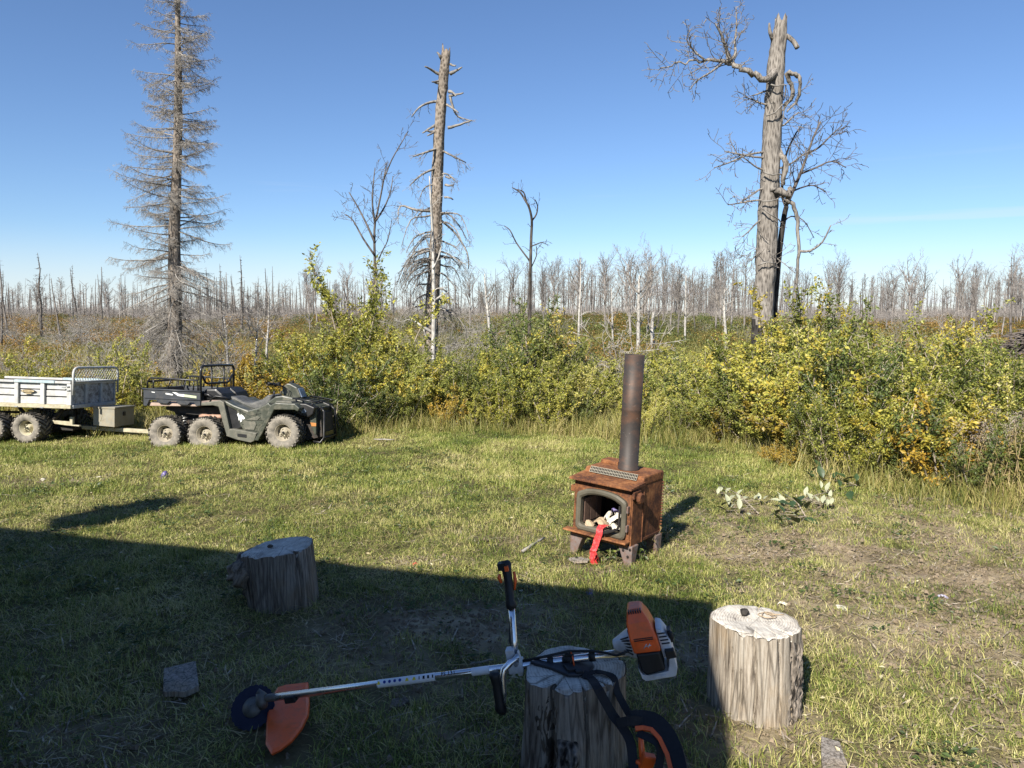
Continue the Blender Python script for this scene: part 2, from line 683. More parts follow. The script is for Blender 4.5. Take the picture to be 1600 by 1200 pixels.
M['spruce_bark'] = m_bark('spruce_bark', (0.035, 0.028, 0.023), (0.125, 0.103, 0.083), (0.26, 0.222, 0.185), 16, 7, 1.0, 0.2)
M['twig'] = m_bark('twig', (0.08, 0.072, 0.064), (0.165, 0.15, 0.134), (0.275, 0.255, 0.228), 8, 4, 0.2, 0.3)
M['snag_bark'] = m_bark('snag_bark', (0.022, 0.018, 0.015), (0.11, 0.09, 0.07), (0.26, 0.22, 0.18), 14, 9, 1.0, 0.2)
M['poplar_bark'] = m_bark('poplar_bark', (0.024, 0.021, 0.018), (0.118, 0.104, 0.09), (0.235, 0.212, 0.185), 22, 4.5, 1.0, 0.2)
M['char'] = m_bark('char', (0.006, 0.006, 0.006), (0.016, 0.014, 0.013), (0.05, 0.045, 0.04), 18, 6, 0.9, 0.2)
M['grey_wood'] = m_bark('grey_wood', (0.06, 0.05, 0.042), (0.14, 0.122, 0.104), (0.26, 0.235, 0.205), 10, 3, 0.4, 0.5)
M['dark_wood'] = m_bark('dark_wood', (0.022, 0.019, 0.016), (0.052, 0.043, 0.036), (0.11, 0.094, 0.08), 10, 3, 0.4, 0.5)
M['white_bark'] = m_bark('white_bark', (0.09, 0.08, 0.07), (0.30, 0.28, 0.25), (0.44, 0.42, 0.385), 9, 5, 0.3, 0.25)
M['far_grey'] = m_bark('far_grey', (0.075, 0.066, 0.06), (0.155, 0.138, 0.126), (0.26, 0.235, 0.215), 8, 2, 0.2, 0.6)
M['far_dark'] = m_bark('far_dark', (0.035, 0.03, 0.027), (0.085, 0.074, 0.066), (0.16, 0.142, 0.128), 8, 2, 0.2, 0.6)
M['brown_twig'] = m_bark('brown_twig', (0.03, 0.025, 0.021), (0.075, 0.062, 0.054), (0.14, 0.12, 0.105), 8, 4, 0.2, 0.4)

# ------------------------------------------------------------------ ground: one sheet to the horizon
def axis_steps(lo, hi, step, reach, g=1.17):
    a = list(np.arange(lo, hi + 1e-6, step))
    s, x = step, a[-1]
    while x < reach:
        s *= g
        x += s
        a.append(x)
    s, x = step, a[0]
    pre = []
    while x > -reach:
        s *= g
        x -= s
        pre.append(x)
    return np.array(pre[::-1] + a)


gx, gy = axis_steps(-9, 9, 0.09, 2500), axis_steps(1.0, 12.5, 0.09, 2500)
GX, GY = np.meshgrid(gx, gy)
GZ = H(GX, GY)
nx_, ny_ = len(gx), len(gy)
gv = np.stack([GX.ravel(), GY.ravel(), GZ.ravel()], 1)
ii = np.arange(nx_ * ny_).reshape(ny_, nx_)
gq = np.stack([ii[:-1, :-1].ravel(), ii[:-1, 1:].ravel(), ii[1:, 1:].ravel(), ii[1:, :-1].ravel()], 1)
gb = bare(gv[:, 0], gv[:, 1])
gfar = sstep(0.0, 6.0, np.where(gv[:, 1] > 0, gv[:, 1] - edge_Y(gv[:, 0], gv[:, 1]), np.abs(gv[:, 1]) - 12))
ground = link('ground', fast_mesh('ground', gv, gq, M['ground'], {'bare': gb, 'far': gfar}, True))
tag(ground, 'mown yard of short grass and worn sandy soil', 'lawn', None, 'structure')

# ------------------------------------------------------------------ scattered stuff (grass, straw, small leaves) on points
def scatter_group():
    g = bpy.data.node_groups.new('scatter', 'GeometryNodeTree')
    g.interface.new_socket('Geometry', in_out='INPUT', socket_type='NodeSocketGeometry')
    g.interface.new_socket('Geometry', in_out='OUTPUT', socket_type='NodeSocketGeometry')
    N, L = g.nodes, g.links
    gi, go = N.new('NodeGroupInput'), N.new('NodeGroupOutput')

    def named(nm, typ):
        a = N.new('GeometryNodeInputNamedAttribute')
        a.data_type = typ
        a.inputs[0].default_value = nm
        return a.outputs['Attribute']
    sep = N.new('GeometryNodeSeparateGeometry')
    sep.domain = 'POINT'
    L.new(gi.outputs[0], sep.inputs[0])
    L.new(named('pt', 'BOOLEAN'), sep.inputs['Selection'])
    inst = N.new('GeometryNodeInstanceOnPoints')
    L.new(sep.outputs['Selection'], inst.inputs['Points'])
    L.new(sep.outputs['Inverted'], inst.inputs['Instance'])
    er = N.new('FunctionNodeEulerToRotation')
    L.new(named('rot', 'FLOAT_VECTOR'), er.inputs[0])
    L.new(er.outputs[0], inst.inputs['Rotation'])
    L.new(named('scl', 'FLOAT_VECTOR'), inst.inputs['Scale'])
    L.new(inst.outputs[0], go.inputs[0])
    return g


SCATTER = scatter_group()


def scatter(name, proto, pts, rots, scls, mats, label=None, cat=None):
    """proto: (verts, quads, v[, mat_idx]); every point carries one copy"""
    pv, pq, pa = proto[:3]
    n, m = len(pv), len(pts)
    verts = np.vstack([pv, pts])
    at_ = {'v': np.concatenate([pa, np.zeros(m)]),
           'pt': np.concatenate([np.zeros(n, bool), np.ones(m, bool)]),
           'rot': np.vstack([np.zeros((n, 3)), rots]),
           'scl': np.vstack([np.ones((n, 3)), scls])}
    me = fast_mesh(name, verts, pq, mats, at_, False, proto[3] if len(proto) > 3 else None)
    o = link(name, me)
    md = o.modifiers.new('scatter', 'NODES')
    md.node_group = SCATTER
    tag(o, label, cat, None, 'stuff')
    return o


def tuft(r, nb, h0, h1, w, spread, lean, flat=0.0):
    V, Q, A = [], [], []
    for _ in range(nb):
        a = r.uniform(0, 2 * PI)
        d = spread * math.sqrt(r.random())
        bx, by = d * math.cos(a), d * math.sin(a)
        fa = r.uniform(0, 2 * PI)
        ln = r.uniform(0.15, 1.0) * lean
        h = r.uniform(h0, h1)
        dx, dy = math.cos(fa), math.sin(fa)
        ax = r.uniform(0, 2 * PI) if r.random() < 0.3 else fa + PI / 2 + r.uniform(-0.5, 0.5)
        sx, sy = math.cos(ax), math.sin(ax)
        ww = w * r.uniform(0.6, 1.3)
        b = len(V)
        for k, (t, wd) in enumerate(((0, 1), (0.55, 0.85), (1, 0.12))):
            off = ln * h * t ** 1.6
            z = h * (t - 0.45 * ln * t * t) if not flat else 0.004 + flat * t * r.random()
            if flat:
                off = h * t
            V += [(bx + dx * off - sx * ww * wd / 2, by + dy * off - sy * ww * wd / 2, z),
                  (bx + dx * off + sx * ww * wd / 2, by + dy * off + sy * ww * wd / 2, z)]
        q = r.random()
        A += [q] * 6
        Q += [(b, b + 1, b + 3, b + 2), (b + 2, b + 3, b + 5, b + 4)]
    return np.array(V), np.array(Q), np.array(A)


def leafy(r, nl, size, spread, zmax):
    V, Q, A = [], [], []
    for _ in range(nl):
        a, d = r.uniform(0, 2 * PI), spread * math.sqrt(r.random())
        p = Vector((d * math.cos(a), d * math.sin(a), r.uniform(0.004, zmax)))
        add_leaf(V, Q, A, p, Vector((math.cos(a), math.sin(a), r.uniform(-0.1, 0.5))), Vector((r.gauss(0, .5), r.gauss(0, .5), 1)), size * r.uniform(.6, 1.2), 0.5, r.random())
    return np.array(V), np.array(Q), np.array(A)


def add_leaf(V, Q, A, p, d, nrm, L, wr, v, curl=0.08):
    d = d.normalized()
    s = d.cross(nrm)
    s = s.normalized() if s.length > 1e-5 else d.orthogonal().normalized()
    nn = s.cross(d)
    b = len(V)
    V += [tuple(p), tuple(p + d * (L * 0.45) - s * (L * wr / 2) + nn * (L * curl)), tuple(p + d * L - nn * (L * curl)), tuple(p + d * (L * 0.45) + s * (L * wr / 2) + nn * (L * curl))]
    Q.append((b, b + 1, b + 2, b + 3))
    A += [v] * 4


def field(n, x0, x1, y0, y1):
    return rng.uniform(x0, x1, n), rng.uniform(y0, y1, n)


def in_view(x, y, m=1.6):
    return np.abs(x) < 0.70 * y + m


def rots_of(n, tilt=0.15):
    return np.stack([rng.normal(0, tilt, n), rng.normal(0, tilt, n), rng.uniform(0, 2 * PI, n)], 1)


def lawn_points(dens, y0, y1, fn):
    w = 0.70 * y1 + 1.6
    n = int(dens * 2 * w * (y1 - y0))
    x, y = field(n, -w, w, y0, y1)
    k = in_view(x, y)
    x, y = x[k], y[k]
    k = rng.random(len(x)) < fn(x, y)
    x, y = x[k], y[k]
    return np.stack([x, y, H(x, y)], 1)


def clumpy(x, y, s=2.2, seed=31):
    return sstep(0.3, 0.6, fbm(x * s, y * s, seed, 3))


OBST = []  # circles where no grass grows: (x, y, r), filled before the lawn is sown


def free(x, y):
    k = np.ones(len(x))
    for ox, oy, r in OBST:
        k[((x - ox) ** 2 + (y - oy) ** 2) < r * r] = 0
    return k


def sow_lawn():
    r = random.Random(5)
    lawn = lambda x, y: np.clip((1 - 0.96 * bare(x, y)) * (0.45 + 0.75 * clumpy(x, y)), 0, 1) * sstep(0.9, -0.2, y - edge_Y(x, y)) * free(x, y)
    for k, (nb, h0, h1, w, sp, ln, d, y0, y1) in enumerate([
            (14, 0.018, 0.042, 0.0034, 0.055, 1.5, 430, 2.0, 7.5), (11, 0.025, 0.066, 0.0036, 0.06, 1.7, 240, 2.0, 7.5),
            (12, 0.026, 0.055, 0.0046, 0.07, 1.4, 300, 7.5, 12.6), (11, 0.03, 0.075, 0.005, 0.075, 1.6, 170, 7.5, 12.6)]):
        p = lawn_points(d, y0, y1, lawn)
        n = len(p)
        s = rng.uniform(0.7, 1.3, n)
        s = s * (0.55 + 0.55 * clumpy(p[:, 0], p[:, 1], 1.1, 77) + 0.45 * clumpy(p[:, 0], p[:, 1], 4.5, 79))
        scatter('grass', tuft(r, nb, h0, h1, w, sp, ln), p, rots_of(n), np.stack([rng.uniform(0.8, 1.2, n)] * 2 + [s], 1), M['grass'],
                'short mown yellow-green grass of the yard', 'grass')
    # scattered taller wisps
    wisp = lambda x, y: (1 - 0.8 * bare(x, y)) * sstep(0.55, 0.75, fbm(x * 1.7, y * 1.7, 51, 3)) * sstep(0.6, -0.2, y - edge_Y(x, y)) * free(x, y)
    p = lawn_points(26, 2.2, 11.5, wisp)
    n = len(p)
    scatter('grass_wisps', tuft(r, 8, 0.06, 0.15, 0.0034, 0.05, 1.2), p, rots_of(n, .2), np.stack([rng.uniform(0.6, 1.1, n)] * 3, 1), M['grass'],
            'loose longer wisps standing out of the mown grass', 'grass')
    # cut straw lying about
    litter = lambda x, y: np.clip(0.5 + 0.6 * bare(x, y) + 0.5 * clumpy(x, y, 1.3, 91) - 0.3, 0.08, 1) * sstep(0.6, -0.2, y - edge_Y(x, y)) * free(x, y)
    for d, y0, y1, L, w in ((250, 2.0, 7.5, 0.11, 0.0034), (90, 7.5, 12.2, 0.15, 0.0048)):
        p = lawn_points(d, y0, y1, litter)
        n = len(p)
        p[:, 2] += rng.uniform(0.004, 0.035, n) * (1 - 0.85 * bare(p[:, 0], p[:, 1]))
        scatter('cut_straw', tuft(r, 7, L * 0.3, L, w, 0.09, 0, 0.02), p, rots_of(n, .1), np.stack([rng.uniform(0.6, 1.4, n)] * 3, 1), M['straw'],
                'dry straw clippings strewn over the lawn', 'straw')
    # broken bits of dark twig and bark
    p = lawn_points(75, 2.0, 8.5, lambda x, y: (.15 + .85 * bare(x, y)) * free(x, y))
    n = len(p)
    p[:, 2] += .006
    scatter('twig_litter', tuft(r, 4, .03, .11, .0055, .09, 0, .015), p, rots_of(n, .1), np.stack([rng.uniform(0.5, 1.5, n)] * 3, 1), M['stem'],
            'broken dark twigs and bark bits on the worn ground', 'litter')
    # broad leaved weeds and pale dead leaves
    p = lawn_points(42, 2.2, 10, lambda x, y: sstep(0.5, 0.68, fbm(x * 2.3, y * 2.3, 61, 3)) * (1 - 0.6 * bare(x, y)) * free(x, y) * sstep(0.3, -0.3, y - edge_Y(x, y)))
    n = len(p)
    scatter('lawn_weeds', leafy(r, 16, 0.034, 0.075, 0.05), p, rots_of(n, .1), np.stack([rng.uniform(0.6, 1.3, n)] * 3, 1), M['leaflet'],
            'low broad leaved weeds among the grass', 'weeds')
    p = lawn_points(16, 2.2, 11, lambda x, y: 0.35 + 0.5 * clumpy(x, y, .8, 13))
    n = len(p)
    p[:, 2] += rng.uniform(0.01, 0.05, n)
    scatter('fallen_leaves', leafy(r, 2, 0.034, 0.06, 0.02), p, rots_of(n, .4), np.stack([rng.uniform(0.5, 1.3, n)] * 3, 1), M['fleck'],
            'pale dry fallen leaves scattered on the lawn', 'leaves')
    # small clods and crumbs of soil on the worn patches
    V, Q, A = [], [], []
    for _ in range(6):
        c = Vector((r.uniform(-.06, .06), r.uniform(-.06, .06), 0.002))
        s = r.uniform(.004, .012)
        b = len(V)
        for z, q in ((0, 1), (s * 1.1, .55)):
            for j in range(4):
                a = j * PI / 2 + r.random()
                V.append((c.x + q * s * math.cos(a), c.y + q * s * math.sin(a), c.z + z))
        Q += [(b + 4, b + 5, b + 6, b + 7)] + [(b + j, b + (j + 1) % 4, b + 4 + (j + 1) % 4, b + 4 + j) for j in range(4)]
        A += [0.5] * 8
    p = lawn_points(170, 2.0, 7.5, lambda x, y: bare(x, y))
    n = len(p)
    scatter('soil_crumbs', (np.array(V), np.array(Q), np.array(A)), p, rots_of(n, .1), np.stack([rng.uniform(0.5, 1.5, n)] * 3, 1), M['soil'],
            'crumbs of dry soil on the worn patches', 'soil')
    # tall grass along the thicket and rough grass behind
    fringe = lambda x, y: sstep(-0.75, 0.25, y - edge_Y(x, y)) * sstep(1.5, 0.4, y - edge_Y(x, y)) * (0.35 + 0.65 * clumpy(x, y, 1.2, 41))
    for d, h0, h1 in ((95, 0.12, 0.32), (36, 0.22, 0.52)):
        p = lawn_points(d, 6.2, 14, fringe)
        n = len(p)
        scatter('tall_grass', tuft(r, 15, h0, h1, 0.0065, 0.08, 0.75), p, rots_of(n, .12), np.stack([rng.uniform(0.7, 1.25, n)] * 3, 1), M['tall_grass'],
                'uncut straw-coloured grass along the foot of the thicket', 'grass')
    rough = lambda x, y: sstep(0.5, 1.5, y - edge_Y(x, y)) * (0.3 + 0.7 * clumpy(x, y, .35, 43))
    p = lawn_points(3.0, 9, 48, rough)
    n = len(p)
    scatter('rough_grass', tuft(r, 26, 0.2, 0.6, 0.014, 0.4, 0.8), p, rots_of(n, .1), np.stack([rng.uniform(0.8, 1.4, n)] * 3, 1), M['tall_grass'],
            'rough dry grass between the bushes and dead trees', 'grass')


M['soil'] = m_plain('soil', (0.2, 0.155, 0.105), 0.95, scale=3, var=0.4)

# ------------------------------------------------------------------ limbs, twigs, dead trees
def rvec(R, s=1.0):
    return Vector((R.gauss(0, s), R.gauss(0, s), R.gauss(0, s)))


def limb(mb, R, p, d, L, r, lvl, wander=0.12, droop=0.0, kids=6, spread=0.7, ratio=0.5, k=5, n=5, t0=0.25, up=0.0, rmin=0.002, mat=0, hang=0.0):
    d = d.normalized()
    P, ds = [Vector(p)], [d]
    for i in range(k):
        d = (d + rvec(R, wander) + Vector((0, 0, up - droop)) * (1.0 / k)).normalized()
        P.append(P[-1] + d * (L / k))
        ds.append(d)
    rad = [max(rmin, r * (1 - 0.82 * i / k)) for i in range(k + 1)]
    mb.tube(P, rad, n, False, mat)
    if lvl <= 0:
        return
    for j in range(kids):
        t = t0 + (1 - t0) * (j + R.random()) / kids
        f = t * k
        i = min(k - 1, int(f))
        q = P[i].lerp(P[i + 1], f - i)
        side = ds[i].cross(rvec(R)).normalized()
        dd = ds[i] * (1 - spread * 0.5) + side * spread + Vector((0, 0, -hang))
        limb(mb, R, q, dd, L * ratio * R.uniform(0.55, 1.1) * (1.15 - 0.6 * t), max(rmin, rad[i] * 0.5), lvl - 1, wander * 1.3, droop, max(2, kids - 1 if lvl > 1 else kids), spread, ratio, max(2, k - 1), 3, 0.2, up, rmin, mat, hang)


def px_limb(mb, R, pts, Y, rpx, n=6, dy=None, mat=0, twigs=0, tl=0.5, lvl=1, spread=0.8, tr=0.35, kids=4, jitter=0.0, rmin=0.006, t0=0.3, sub=3, up=0.1):
    """a limb through photo points at distance Y (dy: how far each point comes towards / goes away)"""
    k = len(pts)
    P = []
    for i, (a, b) in enumerate(pts):
        P.append(at(a, b, Y + (dy[i] if dy else 0.0)))
    # smooth subdivision (Catmull-Rom)
    Q, RR = [], []
    rp = rpx if isinstance(rpx, (list, tuple)) else [rpx] * k
    if len(rp) == 2 and k > 2:
        rp = [rp[0] + (rp[1] - rp[0]) * i / (k - 1) for i in range(k)]
    for i in range(k - 1):
        p0, p1, p2, p3 = P[max(0, i - 1)], P[i], P[i + 1], P[min(k - 1, i + 2)]
        for s in range(sub):
            t = s / sub
            Q.append(0.5 * ((2 * p1) + (p2 - p0) * t + (2 * p0 - 5 * p1 + 4 * p2 - p3) * t * t + (3 * p1 - p0 - 3 * p2 + p3) * t ** 3) + rvec(R, jitter))
            RR.append(rp[i] + (rp[i + 1] - rp[i]) * t)
    Q.append(P[-1])
    RR.append(rp[-1])
    RR = [max(rmin, x * Y / F_PX) for x in RR]
    mb.tube(Q, RR, n, True, mat)
    m = len(Q)
    for j in range(twigs):
        f = (t0 + (1 - t0) * (j + R.random()) / twigs) * (m - 1)
        i = min(m - 2, int(f))
        q = Q[i].lerp(Q[i + 1], f - i)
        d = (Q[i + 1] - Q[i]).normalized()
        side = d.cross(rvec(R)).normalized()
        limb(mb, R, q, d * 0.6 + side * spread + Vector((0, 0, up)), tl * R.uniform(0.5, 1.2), max(rmin, RR[i] * tr), lvl, 0.22, 0, kids, 0.8, 0.55, 4, 3, 0.2, up, rmin, mat)
    return Q, RR


def tree(name, label, cat, group=None, loc=(0, 0, 0), rot=(0, 0, 0)):
    o = empty(name, loc, rot)
    return tag(o, label, cat, group)


def trunk_mesh(R, path, radii, n=20, rough=0.12, sub=5, seed=1, broken=0.0, top_jag=0.25, flare=0.0):
    """a trunk with uneven cross-section; path in local coordinates"""
    P, RR = [], []
    for i in range(len(path) - 1):
        for s in range(sub):
            t = s / sub
            P.append(Vector(path[i]).lerp(Vector(path[i + 1]), t))
            RR.append(radii[i] + (radii[i + 1] - radii[i]) * t)
    P.append(Vector(path[-1]))
    RR.append(radii[-1])
    k = len(P)
    vs, fs = [], []
    for i in range(k):
        for j in range(n):
            a = 2 * PI * j / n
            q = 1 + rough * (float(vnoise(j * 0.9 + seed, i * 0.55, seed)) - 0.5) * 2 + rough * 0.6 * (float(vnoise(j * 2.3, i * 2.1 + 5, seed + 2)) - 0.5)
            if flare and i < 3:
                q += flare * (3 - i) / 3 * (0.5 + float(vnoise(j * .6, 3, seed + 7)))
            z = 0
            if broken and i == k - 1:
                z = broken * (float(vnoise(j * 0.8, 1.3, seed + 9)) - 0.35)
            vs.append(P[i] + Vector((math.cos(a) * RR[i] * q, math.sin(a) * RR[i] * q, z)))
    for i in range(k - 1):
        for j in range(n):
            j2 = (j + 1) % n
            fs.append((i * n + j, i * n + j2, (i + 1) * n + j2, (i + 1) * n + j))
    vs.append(P[-1] - Vector((0, 0, RR[-1] * 0.8)))
    for j in range(n):
        fs.append(((k - 1) * n + j, (k - 1) * n + (j + 1) % n, len(vs) - 1))
    mb = MB()
    mb.add(vs, fs, 0, True)
    return mb


# --- the tall dead spruce behind the quad bike
def build_spruce():
    R = random.Random(3)
    Y = 21.0
    bx = at(270, 590, Y).x
    base = Vector((bx, Y, Hs(bx, Y) - 0.05))
    top = at(281, -110, Y)
    root = tree('spruce_tree', 'tall dead grey-brown spruce with drooping lacy branches behind the cargo bed', 'tree', None, base)
    ax = top - base
    path = [ax * (i / 10) + Vector((math.sin(i * 1.3) * 0.03, 0, 0)) for i in range(11)]
    rad = [0.19 * (1 - 0.86 * (i / 10) ** 1.15) + 0.008 for i in range(11)]
    trunk_mesh(R, path, rad, 14, 0.10, 4, 4, flare=0.25).build('trunk', M['spruce_bark'], root, fixn=False)
    prof_py = [-110, 0, 60, 100, 200, 300, 350, 400, 450, 500, 540]
    prof_L = [0.15, 0.82, 1.02, 1.12, 1.28, 1.42, 1.6, 1.5, 1.5, 1.35, 1.0]
    mb = MB()
    N = 290
    for i in range(N):
        t = 0.075 + 0.915 * (i + R.random()) / N
        p = ax * t
        w = base + p
        py = to_px(*w)[1]
        a = R.uniform(0, 2 * PI)
        L = float(np.interp(py, prof_py, prof_L)) * R.uniform(0.5, 1.12)
        if R.random() < 0.14:
            L *= 0.35
        low = sstep(380, 520, py)
        el = R.gauss(0.02, 0.15) - 0.42 * low + 0.35 * float(sstep(80, -60, py))
        d = Vector((math.cos(a) * math.cos(el), math.sin(a) * math.cos(el), math.sin(el)))
        k = 7
        P, dd = [p + d * 0.05], d.copy()
        for j in range(k):
            sag = -0.10 - 0.12 * low + 0.06 * j * (0.4 + 0.6 * (1 - low))
            dd = (dd + Vector((0, 0, sag * 0.55)) + rvec(R, 0.05)).normalized()
            P.append(P[-1] + dd * (L / k))
        r0 = 0.010 + 0.009 * L
        RR = [max(0.0035, r0 * (1 - 0.85 * j / k)) for j in range(k + 1)]
        mb.tube(P, RR, 4, False)
        nt = int(9 + 19 * L)
        for j in range(nt):
            f = (0.16 + 0.84 * (j + R.random()) / nt) * k
            q = min(k - 1, int(f))
            pp = P[q].lerp(P[q + 1], f - q)
            dr = (P[q + 1] - P[q]).normalized()
            sd = dr.cross(Vector((0, 0, 1))).normalized() * R.choice((-1, 1))
            tl = L * R.uniform(0.12, 0.34) * (1.15 - 0.75 * f / k) + 0.08
            limb(mb, R, pp, dr * R.uniform(.3, .8) + sd * R.uniform(.5, 1) + Vector((0, 0, R.uniform(-.75, .15))), tl, 0.0048, 1, 0.15, 0.25, 4, 0.75, 0.5, 3, 3, 0.15, 0, 0.0027, 0, 0.15)
    o = mb.build('crown', M['twig'], root, fixn=False)
    tag(o, kind='stuff')
    return root


# --- the broken-topped snag in the middle
def build_middle_snag():
    R = random.Random(8)
    Y = 20.0
    root = tree('dead_conifer', 'broken-topped grey snag with lacy drooping dead branches in the middle of the skyline', 'tree')
    pts = [(669, 612), (672, 540), (676, 460), (681, 370), (683, 270), (688, 180), (693, 120), (697, 84)]
    rpx = [11.5, 10.8, 10, 9.2, 8.4, 7.8, 7.3, 6.6]
    path = [at(a, b, Y) for a, b in pts]
    path[0].z = Hs(path[0].x, Y) - 0.05
    root.location = path[0]
    base = path[0].copy()
    trunk_mesh(R, [p - base for p in path], [r * Y / F_PX for r in rpx], 22, 0.16, 7, 12, broken=0.45, flare=0.2).build('trunk', M['snag_bark'], root, fixn=False)
    mb = MB()
    stubs = [((690, 92), (683, 82), 3), ((690, 118), (664, 104), 3), ((703, 115), (722, 105), 3.2), ((690, 190), (660, 208), 3), ((686, 200), (668, 212), 2.4),
             ((702, 143), (712, 150), 3), ((702, 150), (724, 145), 2.2), ((700, 200), (737, 188), 2.6), ((697, 163), (716, 176), 2.2), ((690, 130), (676, 128), 2),
             ((703, 100), (712, 102), 2), ((697, 276), (706, 277), 2), ((696, 289), (709, 289), 2.2), ((695, 308), (708, 312), 2), ((688, 125), (675, 128), 2), ((684, 205), (666, 204), 3)]
    for a, b, r in stubs:
        px_limb(mb, R, [a, ((a[0] + b[0]) / 2, (a[1] + b[1]) / 2 + R.uniform(-2, 2)), b], Y, [r, 1.0], 5, [0, -.1, -.2 + R.uniform(-.3, .3)], jitter=0.004)
    # longer bent limbs
    for pts_, r, tw in [
            ([(688, 158), (672, 160), (655, 168), (643, 183)], 2.6, 3), ([(703, 150), (708, 168), (716, 182), (738, 189)], 2.2, 6),
            ([(684, 232), (665, 238), (645, 245)], 2.3, 6), ([(690, 235), (710, 245), (728, 254)], 2.0, 8), ([(684, 262), (660, 272), (640, 290)], 2.2, 9),
            ([(680, 330), (650, 328), (625, 322), (622, 350)], 2.6, 14), ([(690, 345), (712, 365), (730, 395), (732, 420)], 2.0, 9)]:
        px_limb(mb, R, pts_, Y, [r, 0.7], 4, [0] + [R.uniform(-.5, .3) for _ in pts_[1:]], twigs=tw, tl=0.38, lvl=1, kids=4, up=-0.4, rmin=0.004)
    # lacy hanging branches, thicker to the left and below
    for i in range(38):
        py = R.triangular(215, 520, 400)
        left = R.random() < 0.62
        cx = np.interp(py, [80, 550], [697, 672])
        reach = np.interp(py, [200, 320, 420, 520], [22, 50, 58, 45]) * R.uniform(.5, 1.1)
        s = -1 if left else 1
        y2 = R.uniform(-1, 1)
        pts_ = [(cx, py), (cx + s * reach * .35, py + R.uniform(-6, 6)), (cx + s * reach * .75, py + reach * R.uniform(.1, .35)), (cx + s * reach, py + reach * R.uniform(.45, .95))]
        px_limb(mb, R, pts_, Y, [1.7, 0.5], 4, [0, y2 * .3, y2 * .7, y2], twigs=11, tl=0.34, lvl=1, kids=4, up=-0.5, rmin=0.0038, t0=.2)
    o = mb.build('branches', M['twig'], root, fixn=False, xf=Matrix.Translation(-base))
    tag(o, kind='stuff')


